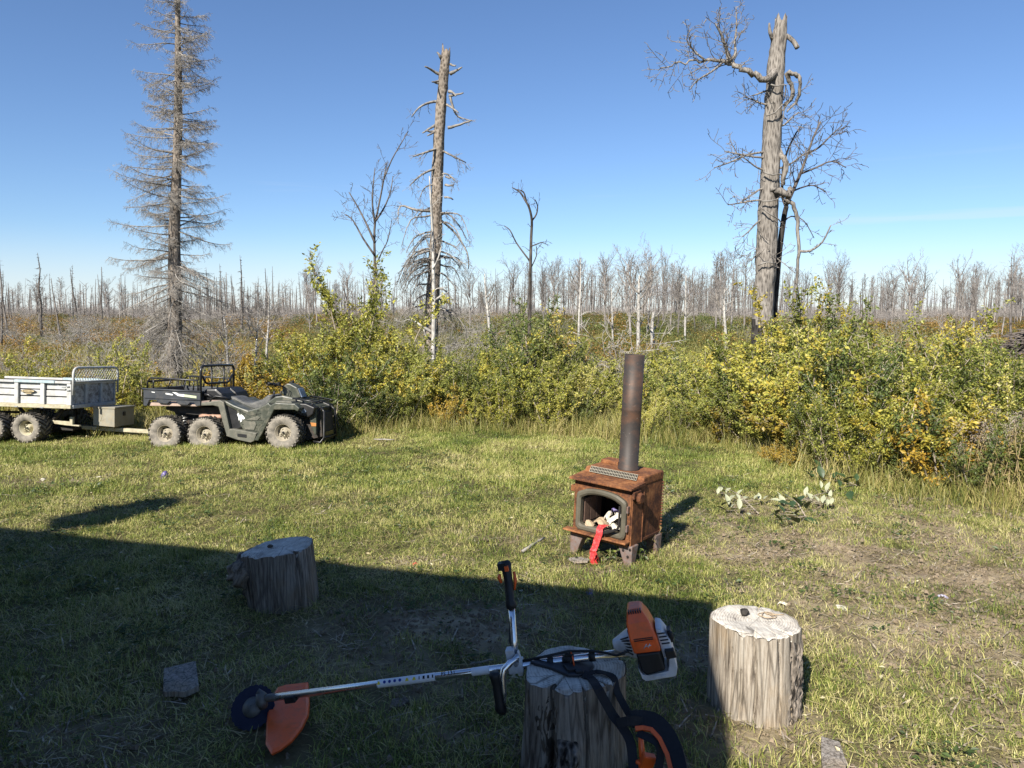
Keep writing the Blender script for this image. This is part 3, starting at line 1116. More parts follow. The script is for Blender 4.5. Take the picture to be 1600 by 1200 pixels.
# --- the tall poplar snag on the right
def build_poplar_snag():
    R = random.Random(21)
    Y = 17.0
    root = tree('dead_poplar', 'tall thick grey poplar snag with chopped top and twisted limbs right of the stovepipe', 'tree')
    pts = [(1186, 640), (1190, 545), (1193, 470), (1197, 400), (1201, 320), (1205, 240), (1209, 160), (1213, 95), (1221, 32)]
    rpx = [18, 16, 15.6, 15.2, 14.4, 13.6, 13, 12.4, 8.6]
    path = [at(a, b, Y) for a, b in pts]
    path[0].z = Hs(path[0].x, Y) - 0.05
    base = path[0].copy()
    root.location = base
    XF = Matrix.Translation(-base)
    loc = [p - base for p in path]
    rad = [r * Y / F_PX for r in rpx]
    tm = trunk_mesh(R, loc, rad, 26, 0.13, 8, 33, broken=0.28, flare=0.15)
    # burnt foot is a different surface
    zc = at(1190, 505, Y).z - base.z
    for i, f in enumerate(tm.f):
        z = sum(tm.v[q][2] for q in f) / len(f)
        x = sum(tm.v[q][0] for q in f) / len(f)
        if z < zc + 0.22 * (float(vnoise(x * 9, z * 3, 4)) - 0.5):
            tm.m[i] = 1
    tm.build('trunk', [M['poplar_bark'], M['char']], root, fixn=False)
    mb = MB()

    def L(pts_, r, dy=None, **k):
        return px_limb(mb, R, pts_, Y, r, 6, dy, **k)
    L([(1211, 108), (1206, 118), (1196, 126), (1180, 117), (1163, 110), (1148, 102), (1136, 95), (1115, 94), (1092, 95), (1070, 99), (1048, 105), (1028, 110)],
      [6.4, 5.8, 5, 4.4, 3.8, 3.6, 2.8, 2.2, 1.7, 1.3, 1.0, .7], [0, -.25, -.35, -.4, -.4, -.4, -.4, -.4, -.3, -.3, -.2, -.2], twigs=26, tl=0.65, kids=5, jitter=0.025, t0=.4)
    L([(1139, 97), (1137, 85), (1132, 68), (1126, 52), (1118, 38)], [3.6, 1.2], [-.4, -.4, -.5, -.6, -.7], twigs=12, tl=0.5, kids=5)
    L([(1140, 96), (1149, 84), (1148, 66), (1151, 40), (1150, 12)], [2.6, .8], [-.4, -.4, -.3, -.1, 0], twigs=11, tl=0.45, kids=5)
    L([(1103, 95), (1085, 80), (1073, 62), (1080, 45)], [1.8, .7], [-.4, -.4, -.5, -.6], twigs=9, tl=0.45, kids=4)
    L([(1130, 97), (1112, 112), (1090, 125), (1078, 140)], [1.6, .7], [-.4, -.4, -.3, -.3], twigs=6, tl=0.4, kids=4)
    L([(1226, 165), (1238, 150), (1236, 132), (1228, 118), (1236, 115), (1248, 118), (1250, 126), (1248, 148), (1242, 162), (1230, 175)], [2.8, 3.2, 3.0, 3.6, 3.2, 3.4, 2.8, 2.6, 2.0, 1.2], [0, -.15, -.2, -.25, -.3, -.3, -.3, -.2, -.1, -.1], jitter=0.018)
    L([(1224, 55), (1232, 58), (1240, 65), (1246, 75)], [4, 3.6, 3.4, 3.8], [0, -.1, -.15, -.2])
    L([(1208, 62), (1203, 50), (1202, 36)], [3.6, 2.6, 1.2], [0, -.1, -.1])
    L([(1218, 235), (1224, 250), (1226, 275), (1221, 290)], [4, 4.6, 4.2, 2.5], [-.05, -.2, -.2, -.1], jitter=0.02)
    L([(1208, 296), (1220, 300), (1232, 302), (1236, 296), (1230, 308), (1219, 306)], [4, 5.2, 5.0, 4, 2.8, 2], [-.2, -.3, -.3, -.25, -.25, -.3], jitter=0.025)
    L([(1228, 312), (1238, 318), (1246, 340), (1247, 368), (1248, 395), (1245, 430), (1241, 480)], [3.4, 3.2, 2.8, 2.5, 2.4, 2.1, 1.8], [-.3, -.3, -.3, -.3, -.3, -.2, -.2], jitter=.012)
    L([(1247, 392), (1265, 392), (1285, 378), (1298, 352)], [2.2, .9], [-.3, -.4, -.5, -.6], twigs=5, tl=.35, kids=3)
    for py, s, ln, dr in [(165, -1, 50, -14), (236, -1, 92, 26), (247, -1, 75, -10), (268, -1, 55, -28), (292, -1, 48, 24), (340, -1, 42, 30), (312, -1, 66, 8), (178, 1, 30, -30), (200, 1, 38, -25), (265, 1, 60, -30), (395, 1, 22, 14), (385, -1, 26, 22), (140, -1, 40, 10)]:
        cx = np.interp(py, [30, 545], [1220, 1190])
        L([(cx, py), (cx + s * ln * .4, py + dr * .2), (cx + s * ln * .75, py + dr * .7), (cx + s * ln, py + dr)], [1.8, .7], [0, -.1, R.uniform(-.4, .1), R.uniform(-.6, .2)], twigs=8, tl=0.5, kids=3, t0=.25)
    o = mb.build('limbs', M['poplar_bark'], root, fixn=False, xf=XF)
    mb = MB()
    # bare vine-like shoots crossing the trunk
    for i in range(6):
        py = R.uniform(120, 430)
        cx = np.interp(py, [30, 545], [1220, 1190])
        L([(cx - 14, py + R.uniform(-12, 12)), (cx, py), (cx + 14, py + R.uniform(-14, 14)), (cx + R.uniform(8, 24), py + R.uniform(-26, 26))], [1.2, .8], [-.22, -.34, -.22, -.1], twigs=2, tl=.3, kids=2)
    tag(mb.build('shoots', M['twig'], root, fixn=False, xf=XF), kind='stuff')
    # the dark second stem leaning on its right side with a fan of bare branches
    r2 = tree('dead_sapling', 'thin blackened dead sapling with fanning branches against the right flank of the poplar snag', 'tree')
    mb = MB()
    b2 = at(1199, 640, Y + .1)
    b2.z = Hs(b2.x, Y) - .05
    r2.location = b2
    XF2 = Matrix.Translation(-b2)
    Y2 = Y + 0.35

    def K(pts_, r, dy=None, **k):
        return px_limb(mb, R, pts_, Y2, r, 7, dy, **k)
    K([(1199, 632), (1205, 540), (1212, 450), (1218, 390), (1225, 340), (1229, 322)], [6.2, 6, 5.4, 4.6, 4, 3.6], [0, 0, 0, 0, -.05, -.1])
    mb.build('trunk', M['char'], r2, fixn=False, xf=XF2)
    mb = MB()
    K([(1228, 322), (1240, 296), (1252, 268), (1262, 240), (1272, 212), (1282, 190)], [3.2, .9], [0, -.1, -.2, -.3, -.4, -.4], twigs=16, tl=0.75, kids=4, t0=.15)
    K([(1262, 240), (1280, 230), (1298, 212), (1316, 196)], [1.8, .7], None, twigs=9, tl=0.6, kids=4)
    K([(1250, 272), (1275, 262), (1300, 252), (1322, 262)], [1.8, .7], None, twigs=10, tl=0.6, kids=4)
    K([(1236, 300), (1256, 292), (1272, 290), (1290, 300)], [1.5, .7], None, twigs=8, tl=0.4, kids=4)
    K([(1228, 322), (1222, 300), (1226, 250), (1240, 215), (1252, 196)], [2.6, .8], [0, .1, .2, .2, .3], twigs=9, tl=0.6, kids=3, t0=.35)
    K([(1222, 350), (1236, 338), (1256, 345), (1272, 372)], [1.2, .6], None, twigs=6, tl=0.35, kids=3)
    o = mb.build('branches', M['brown_twig'], r2, fixn=False, xf=XF2)
    tag(o, kind='stuff')


def build_slim_trees():
    R = random.Random(14)

    def one(name, label, Y, base_px, stems, mat, mat2=None, scale_r=1.0, tw=(0, .5, 4), cat='tree', group=None):
        root = tree(name, label, cat, group)
        b = at(base_px[0], base_px[1], Y)
        b.z = Hs(b.x, Y) - 0.05
        root.location = b
        XF = Matrix.Translation(-b)
        mb, mb2 = MB(), MB()
        for i, (pts, r, t) in enumerate(stems):
            if i == 0:
                g = to_px(b.x, Y, b.z)
                pts = [(pts[0][0], g[1])] + list(pts) if pts[0][1] < g[1] - 3 else pts
                r = [r[0]] + list(r) if len(r) > 2 else r
            px_limb(mb if i == 0 else mb2, R, pts, Y, r, 6, [R.uniform(-.12, .12) for _ in pts], twigs=t, tl=tw[1], kids=tw[2], rmin=0.0045, t0=.35)
        mb.build('trunk', M[mat], root, fixn=False, xf=XF)
        if mb2.v:
            tag(mb2.build('branches', M[mat2 or mat], root, fixn=False, xf=XF), kind='stuff')
        return root
    one('dead_sapling', 'slim dark dead sapling with upswept bare shoots, left of the middle snag', 18.0, (586, 600),
        [([(586, 520), (586, 430), (585, 360), (590, 330), (598, 290), (604, 255)], [2.7, .8], 10), ([(586, 380), (575, 355), (560, 325), (545, 300)], [2, .7], 7), ([(586, 400), (567, 372), (552, 345), (540, 335)], [1.7, .7], 7),
         ([(586, 350), (582, 320), (583, 290), (586, 262)], [1.7, .6], 6), ([(587, 345), (600, 325), (610, 300), (614, 275)], [1.8, .6], 7), ([(586, 420), (596, 395), (606, 375), (612, 345)], [1.4, .6], 6), ([(600, 280), (612, 250), (628, 222), (638, 205)], [1.2, .6], 5)], 'dark_wood', 'brown_twig')
    one('dead_sapling', 'crooked thin dark sapling with a forked hooked top, between the two tall snags', 19.0, (827, 605),
        [([(827, 540), (828, 460), (829, 410), (830, 370), (831, 345), (827, 325), (820, 312), (812, 300), (800, 293)], [2.9, 2.5, 2.3, 2.1, 1.9, 1.7, 1.5, 1.2, .7], 6), ([(828, 408), (818, 395), (806, 378), (797, 360), (788, 353)], [1.5, .7], 4),
         ([(831, 345), (838, 335), (840, 322), (836, 312)], [1.4, .7], 4), ([(822, 314), (818, 300), (808, 296)], [1.4, .6], 3), ([(830, 385), (842, 380), (850, 378)], [1, .6], 4), ([(829, 420), (838, 400), (838, 385)], [1, .6], 4)], 'dark_wood', 'dark_wood', tw=(0, .3, 2))
    one('dead_birch', 'slender white dead birch stem standing against the middle snag', 19.4, (677, 610),
        [([(677, 545), (678, 480), (677, 420), (676, 370), (673, 310), (671, 275)], [3.4, 3.1, 2.6, 2.1, 1.5, .8], 4), ([(678, 470), (690, 462), (702, 456)], [2.2, 1], 0), ([(676, 520), (660, 510), (640, 497)], [3, 1.4], 1), ([(668, 530), (662, 515)], [2, 1], 0), ([(676, 420), (684, 405), (690, 385)], [1.6, .7], 3), ([(677, 400), (668, 380), (662, 365)], [1.2, .7], 3)], 'white_bark', 'white_bark')
    W = [  # px, base py, top py, Y, r px, lean, label
        (357, 577, 493, 24, 3.2, -8, 'white bare birch stem standing close right of the spruce trunk'),
        (416, 575, 462, 26, 3.2, 4, 'slim white birch pole left of the thicket, above the quad bike handlebars'),
        (398, 590, 480, 23, 3.0, 6, 'crooked grey dead stem behind the quad bike roll bar'),
        (1135, 560, 452, 30, 3.6, -3, 'white bare birch trunk just left of the tall poplar snag'),
        (1019, 553, 487, 34, 5.2, 3, 'short thick white broken birch stub right above the stovepipe'),
        (997, 572, 430, 32, 4.6, 2, 'pale branching dead birch directly behind the stovepipe mouth'),
        (958, 545, 450, 36, 3.0, -3, 'slim pale dead trunk just left of the stovepipe'),
        (904, 535, 405, 42, 3.2, 3, 'tall pale bare aspen above the bush left of the stovepipe'),
        (1070, 545, 430, 38, 2.6, 2, 'thin pale bare aspen midway between the stovepipe and the tall poplar snag'),
        (765, 520, 428, 33, 4.0, -8, 'bleached forked stub with peeling bark, right of the middle snag'),
    ]
    for px, bpy_, tpy, Y, r, ln, lab in W:
        h = bpy_ - tpy
        side = R.choice((-1, 1))
        st = [([(px, bpy_), (px + ln * .3, bpy_ - h * .33), (px + ln * .6 + R.uniform(-2, 2), bpy_ - h * .66), (px + ln, tpy)], [r * .66, r * .56, r * .42, .6 if h > 80 else r * .45], 7 if h > 80 else 1)]
        for q in range(5 if h > 80 else 2):
            t = R.uniform(.35, .8)
            y0 = bpy_ - h * t
            side = -side
            st.append(([(px + ln * t, y0), (px + ln * t + side * h * .08, y0 - h * .1), (px + ln * t + side * h * .13, y0 - h * .24)], [r * .3, .5], 8))
        one('dead_birch', lab, Y, (px, bpy_), st, 'white_bark', 'grey_wood', tw=(0, .9, 4))


# ------------------------------------------------------------------ far dead trees: a few kinds, copied one by one
def proto_pole(R, kind):
    """height 10 m; returns (trunk MB, branches MB)"""
    a, b = MB(), MB()
    lean = Vector((R.gauss(0.025, .02), R.gauss(0, .02), 1)).normalized()
    P = [lean * (10 * i / 5) + Vector((R.gauss(0, .05), R.gauss(0, .05), 0)) * (i > 0) for i in range(6)]
    if kind == 'spruce':
        a.tube(P, [.14, .125, .105, .08, .05, .015], 6, True)
        for i in range(95):
            t = R.uniform(.12, .98)
            p = lean * 10 * t
            an = R.uniform(0, 2 * PI)
            L = (1.15 - t) * R.uniform(.25, 1.2)
            d = Vector((math.cos(an), math.sin(an), R.uniform(-.5, .15)))
            limb(b, R, p, d, L, .022, 1, .1, .25, 3, .7, .5, 3, 3, .3, 0, .012)
    elif kind == 'pole':
        a.tube(P, [.13, .12, .105, .09, .065, .035], 6, True)
        for i in range(16):
            t = R.uniform(.25, .97)
            an = R.uniform(0, 2 * PI)
            limb(b, R, lean * 10 * t, Vector((math.cos(an), math.sin(an), R.uniform(-.2, .3))), R.uniform(.15, .6), .025, 0, .1, .1, 0, .7, .5, 2, 3, .3, 0, .012)
    elif kind == 'aspen':
        a.tube(P, [.11, .10, .085, .065, .04, .015], 6, True)
        for i in range(26):
            t = R.uniform(.38, .95)
            an = R.uniform(0, 2 * PI)
            d = Vector((math.cos(an), math.sin(an), R.uniform(.9, 1.7)))
            limb(b, R, lean * 10 * t, d, R.uniform(1.1, 2.4) * (1.25 - t * .75), .032, 2, .1, 0, 6, .6, .55, 4, 3, .2, .15, .009)
    elif kind == 'aspen_wide':
        a.tube(P, [.14, .12, .10, .07, .045, .015], 6, True)
        for i in range(14):
            t = R.uniform(.3, .85)
            an = i * 2.4 + R.uniform(0, 1)
            d = Vector((math.cos(an) * .55, math.sin(an) * .55, R.uniform(1.1, 1.8)))
            limb(b, R, lean * 10 * t, d, R.uniform(2.8, 4.4), .07, 2, .1, 0, 6, .6, .5, 5, 4, .25, .15, .013)
    return a, b


FAR = {}


def build_far_trees():
    R = random.Random(77)
    for kind, mats in (('spruce', ['far_dark', 'far_dark']), ('pole', ['far_dark', 'far_dark']), ('aspen', ['far_grey', 'far_grey']), ('aspen_wide', ['far_grey', 'far_grey'])):
        FAR[kind] = []
        for q in range(4):
            a, b = proto_pole(R, kind)
            FAR[kind].append((a.mesh('trunk', M[mats[0]], fixn=False), b.mesh('branches', M[mats[1]], fixn=False)))
    names = {'spruce': 'burnt_spruce', 'pole': 'dead_pole', 'aspen': 'bare_aspen', 'aspen_wide': 'bare_aspen'}
    words_ = {'spruce': 'burnt spruce', 'pole': 'charred bare pole', 'aspen': 'narrow leafless aspen', 'aspen_wide': 'spreading leafless aspen'}
    auto = {}
    tops = lambda px: float(np.interp(px, [-100, 0, 90, 200, 400, 480, 520, 640, 740, 800, 900, 960, 1000, 1060, 1120, 1170, 1250, 1300, 1420, 1500, 1560, 1600, 1700],
                                      [424, 424, 424, 426, 424, 412, 420, 420, 420, 410, 402, 412, 402, 412, 392, 394, 410, 420, 418, 412, 408, 398, 396]))

    def sector(px):
        for lim, w in ((120, 'at the far left edge'), (250, 'just left of the spruce'), (350, 'just right of the spruce'), (480, 'above the quad bike handlebars'), (640, 'left of the middle snag'), (760, 'right behind the middle snag'),
                       (880, 'behind the crooked sapling'), (980, 'left of the stovepipe'), (1080, 'right above the stovepipe'), (1180, 'left of the poplar snag'), (1300, 'right behind the poplar snag'), (1450, 'midway between poplar snag and right edge'), (1540, 'above the right thicket'), (9999, 'at the right edge')):
            if px < lim:
                return w

    def plant(kind, x, y, h, label=None, group=None, lean=None, fat=1.0):
        q = R.randrange(4)
        px = to_px(x, y, 1)[0]
        o = empty(names[kind], (x, y, Hs(x, y) - .1), (R.gauss(0, .02), (R.gauss(.022, .03) if lean is None else lean), R.uniform(0, 6.28)))
        s = h / 10
        w = s * R.uniform(.85, 1.2) * fat
        o.scale = (w, w, s)
        tag(o, label, 'dead tree', group or 'dead trees of the burnt forest')
        if not label:
            auto.setdefault((words_[kind], 'nearer' if y < 95 else 'far'), {}).setdefault(sector(px), []).append((px, o))
        for nm, me in zip(('trunk', 'branches'), FAR[kind][q]):
            c = link(nm, me, o)
            if nm == 'branches':
                c['kind'] = 'stuff'

    def hero(kind, px, bpy_, tpy, Y, label, lean=None, fat=1.0):
        x = at(px, bpy_, Y).x
        plant(kind, x, Y, at(px, tpy, Y).z - Hs(x, Y), label, None, lean, fat)
    hero('pole', 10, 500, 388, 60, 'tall straight blackened pole at the far left edge', -.02)
    hero('spruce', -2, 500, 418, 40, 'dark burnt spruce cut by the left edge of the frame')
    hero('spruce', 64, 497, 393, 62, 'tallest dark burnt spruce between the left edge and the spruce', .0, 1.5)
    hero('spruce', 19, 500, 440, 70, 'short bushy burnt spruce beside the blackened pole')
    hero('pole', 94, 497, 432, 55, 'slanting charred pole leaning left, left of the spruce', -.12)
    hero('spruce', 378, 500, 396, 52, 'dark burnt spruce standing just right of the big spruce', .02)
    hero('spruce', 348, 500, 410, 58, 'slender burnt spruce seen through the right boughs of the big spruce', .02)
    hero('aspen_wide', 495, 500, 408, 70, 'grey leafless aspen with a rounded crown left of the thicket top', .0)
    hero('aspen', 910, 530, 402, 48, 'tall grey leafless aspen left of the stovepipe, the left of a pair')
    hero('aspen', 946, 530, 402, 50, 'tall grey leafless aspen left of the stovepipe, the right of a pair')
    hero('aspen_wide', 985, 545, 402, 40, 'pale many-branched leafless aspen straight above the stovepipe', .02)
    hero('aspen_wide', 1012, 540, 404, 43, 'grey leafless aspen with a broad crown right above the stovepipe', .04)
    hero('aspen_wide', 1060, 520, 418, 46, 'leafless aspen with a rounded crown midway between stovepipe and poplar snag')
    hero('aspen', 1118, 520, 396, 52, 'tall leafless aspen left of the poplar snag, first of three')
    hero('aspen', 1142, 520, 392, 55, 'tall leafless aspen left of the poplar snag, middle of three')
    hero('aspen', 1162, 520, 392, 50, 'tall leafless aspen left of the poplar snag, nearest its trunk')
    hero('spruce', 1582, 535, 392, 26, 'dark leaning burnt spruce by the brush heap at the right edge', .09, 1.0)
    hero('aspen', 1565, 520, 412, 40, 'dark leafless tree left of the leaning spruce at the right edge')
    hero('spruce', 1540, 505, 418, 36, 'dark burnt trunk leaning right, third from the right edge', .16, .8)
    hero('aspen', 1522, 500, 414, 48, 'leafless tree leaning over the rusty brush near the right edge', .05)
    hero('aspen_wide', 1425, 495, 420, 60, 'leafless tree with a rounded crown over the rusty brush on the right')
    hero('spruce', 1474, 520, 442, 30, 'short dark burnt snag with bristling twigs above the right thicket', .0, .7)
    hero('aspen', 1330, 500, 425, 55, 'leafless tree right of the poplar snag, standing clear of the treeline')
    hero('aspen', 1385, 498, 425, 60, 'leafless forked tree above the middle of the right thicket')
    hero('aspen_wide', 735, 505, 432, 55, 'leafless grey tree just right of the middle snag')
    hero('aspen_wide', 800, 500, 418, 58, 'leafless grey tree left of the crooked sapling')
    hero('aspen_wide', 850, 500, 418, 60, 'leafless grey tree right of the crooked sapling')
    n = 0
    while n < 262:
        px = R.uniform(-140, 1740)
        if R.random() > .25 + 1.1 * float(sstep(.38, .62, fbm(px / 46.0, .5, 15, 2))):
            continue
        left = px < 470
        y = R.triangular(62, 210, 105) if left or px > 1230 else R.triangular(45, 190, 85)
        x = at(px, 500, y).x
        tp = tops(px) + R.triangular(-16, 62, 16)
        h = at(px, tp, y).z - Hs(x, y)
        if left:
            kind = R.choices(['spruce', 'pole', 'aspen', 'aspen_wide'], [4, 5, 1, .3])[0]
        elif px < 780:
            kind = R.choices(['spruce', 'pole', 'aspen', 'aspen_wide'], [3, 2, 3, 1.5])[0]
        else:
            kind = R.choices(['spruce', 'pole', 'aspen', 'aspen_wide'], [1, 1.2, 4, 2.4])[0]
        plant(kind, x, y, h, fat=R.uniform(.8, 1.15))
        n += 1
    for (w_, dist), secs in auto.items():
        for sec, lst in secs.items():
            lst.sort(key=lambda q: q[0])
            for i, (_, o) in enumerate(lst):
                o['label'] = dist + ' ' + w_ + ' ' + sec + (', ' + ORD[i] + ' such from left' if len(lst) > 1 else '')
    # what lies beyond: one mass
    mb = MB()
    for i in range(2200):
        px = R.uniform(-260, 1860)
        if R.random() > .35 + .9 * float(sstep(.36, .62, fbm(px / 30.0, 2.5, 19, 3))):
            continue
        y = R.triangular(150, 420, 250)
        x = at(px, 500, y).x
        tp = tops(px) + R.triangular(-4, 60, 30)
        h = max(2.5, at(px, tp + 6, y).z)
        z0 = Hs(x, y) - .2
        w = R.uniform(.10, .26)
        ln = R.gauss(.02, .05) * h
        mb.tube([(x, y, z0), (x + ln * .5, y, z0 + h * .5), (x + ln, y, z0 + h)], [w, w * .75, w * .25], 3, False, 0 if R.random() < .6 else 1)
        for q in range(R.randrange(3, 8)):
            t = R.uniform(.35, .95)
            s = R.choice((-1, 1))
            L = R.uniform(.5, 1.7)
            p = Vector((x + ln * t, y, z0 + h * t))
            mb.tube([p, p + Vector((s * L, R.uniform(-.5, .5), R.uniform(-.3, 1.4) * L))], [.07, .03], 3, False, 0 if R.random() < .6 else 1)
    tag(mb.build('far_forest', [M['far_dark'], M['far_grey']], fixn=False), 'hazy band of burnt forest along the horizon', 'forest', None, 'stuff')


# ------------------------------------------------------------------ bushes
def make_bush(seed, Hh, W, nst, nleaf, ls, wr=0.55, style='willow', top_bare=0.0, lmat='willow'):
    R = random.Random(seed)
    mb = MB()
    tips = []  # (point, direction, hue)
    for s in range(nst):
        a = 2 * PI * s / nst + R.uniform(-.5, .5)
        q = W * .16 * math.sqrt(R.random())
        p = Vector((q * math.cos(a), q * math.sin(a), -.03))
        out = (R.uniform(.1, .9) if style != 'sapling' else R.uniform(0, .22)) * W / Hh * .8
        d = Vector((math.cos(a) * out, math.sin(a) * out, 1)).normalized()
        L = Hh * R.uniform(.62, 1.04) * (1 - .22 * min(1, out))
        if s == 0:
            L = Hh
            d = Vector((R.gauss(0, .05), R.gauss(0, .05), 1)).normalized()
        hue = R.random()
        k = 6
        P = [p]
        for i in range(k):
            d = (d + rvec(R, .07) + Vector((math.cos(a), math.sin(a), .0)) * .05).normalized()
            P.append(P[-1] + d * L / k)
        r0 = .009 + .006 * L
        mb.tube(P, [max(.003, r0 * (1 - .8 * i / k)) for i in range(k + 1)], 4, False)
        nt = int(5 + 6 * L)
        for j in range(nt):
            t = .14 + .84 * (j + R.random()) / nt
            i = min(k - 1, int(t * k))
            q = P[i].lerp(P[i + 1], t * k - i)
            b = R.uniform(0, 2 * PI)
            tl = L * R.uniform(.16, .36) * (1.12 - .65 * t) * (.85 if style == 'sapling' else 1)
            td = Vector((math.cos(b), math.sin(b), R.uniform(.15, 1.0)))
            td.normalize()
            e = q + td * tl * .5 + rvec(R, .02)
            e2 = e + (td + Vector((0, 0, .35 if style != 'hang' else -.3)) + rvec(R, .2)).normalized() * tl * .5
            mb.tube([q, e, e2], [.004, .003, .0018], 3, False)
            tips.append((q, e, e2, hue, tl))
        tips.append((P[-3], P[-2], P[-1], hue, L * .34))
    V, Q, A = [], [], []
    tot = sum(t[4] for t in tips)
    for q, e, e2, hue, tl in tips:
        m = max(2, int(nleaf * tl / tot))
        th = R.random()
        for _ in range(m):
            t = R.uniform(.08, 1.02)
            p = q.lerp(e, t * 2) if t < .5 else e.lerp(e2, t * 2 - 1)
            d = (e2 - q).normalized() * .5 + rvec(R, .65) + Vector((0, 0, -.25))
            p = p + rvec(R, .022)
            L = ls * R.uniform(.6, 1.25)
            v = min(1, max(0, .40 * hue + .26 * th + .34 * R.random() + R.gauss(0, .06)))
            add_leaf(V, Q, A, p, d, sun_leaf(R), L * R.choice((.7, 1, 1, 1.25)), wr, v, .07)
    return fast_mesh('foliage', np.array(V), np.array(Q), M[lmat], {'v': np.array(A)}), mb.mesh('stems', M['stem'], fixn=False)


BUSH = {}
BUSH_NAME = {'willow': 'willow_bush', 'poplar': 'poplar_bush', 'golden': 'golden_bush', 'green': 'green_bush', 'tall': 'poplar_sapling', 'bare': 'bare_brush'}
ORD = ['first', 'second', 'third', 'fourth', 'fifth', 'sixth', 'seventh', 'eighth', 'ninth', 'tenth', 'eleventh', 'twelfth', 'thirteenth', 'fourteenth', 'fifteenth', 'sixteenth', 'seventeenth', 'eighteenth', 'nineteenth', 'twentieth', 'twenty-first', 'twenty-second', 'twenty-third', 'twenty-fourth', 'twenty-fifth', 'twenty-sixth', 'twenty-seventh', 'twenty-eighth', 'twenty-ninth', 'thirtieth']


def bare_mesh(seed):
    R = random.Random(seed)
    mb = MB()
    for s in range(13):
        a = R.uniform(0, 2 * PI)
        limb(mb, R, Vector((R.gauss(0, .2), R.gauss(0, .2), -.03)), Vector((math.cos(a) * .6, math.sin(a) * .6, 1)), R.uniform(.9, 1.8), .012, 2, .14, .05, 5, .7, .5, 4, 3, .2, .05, .0035)
    return mb.mesh('twigs', M['twig'], fixn=False)


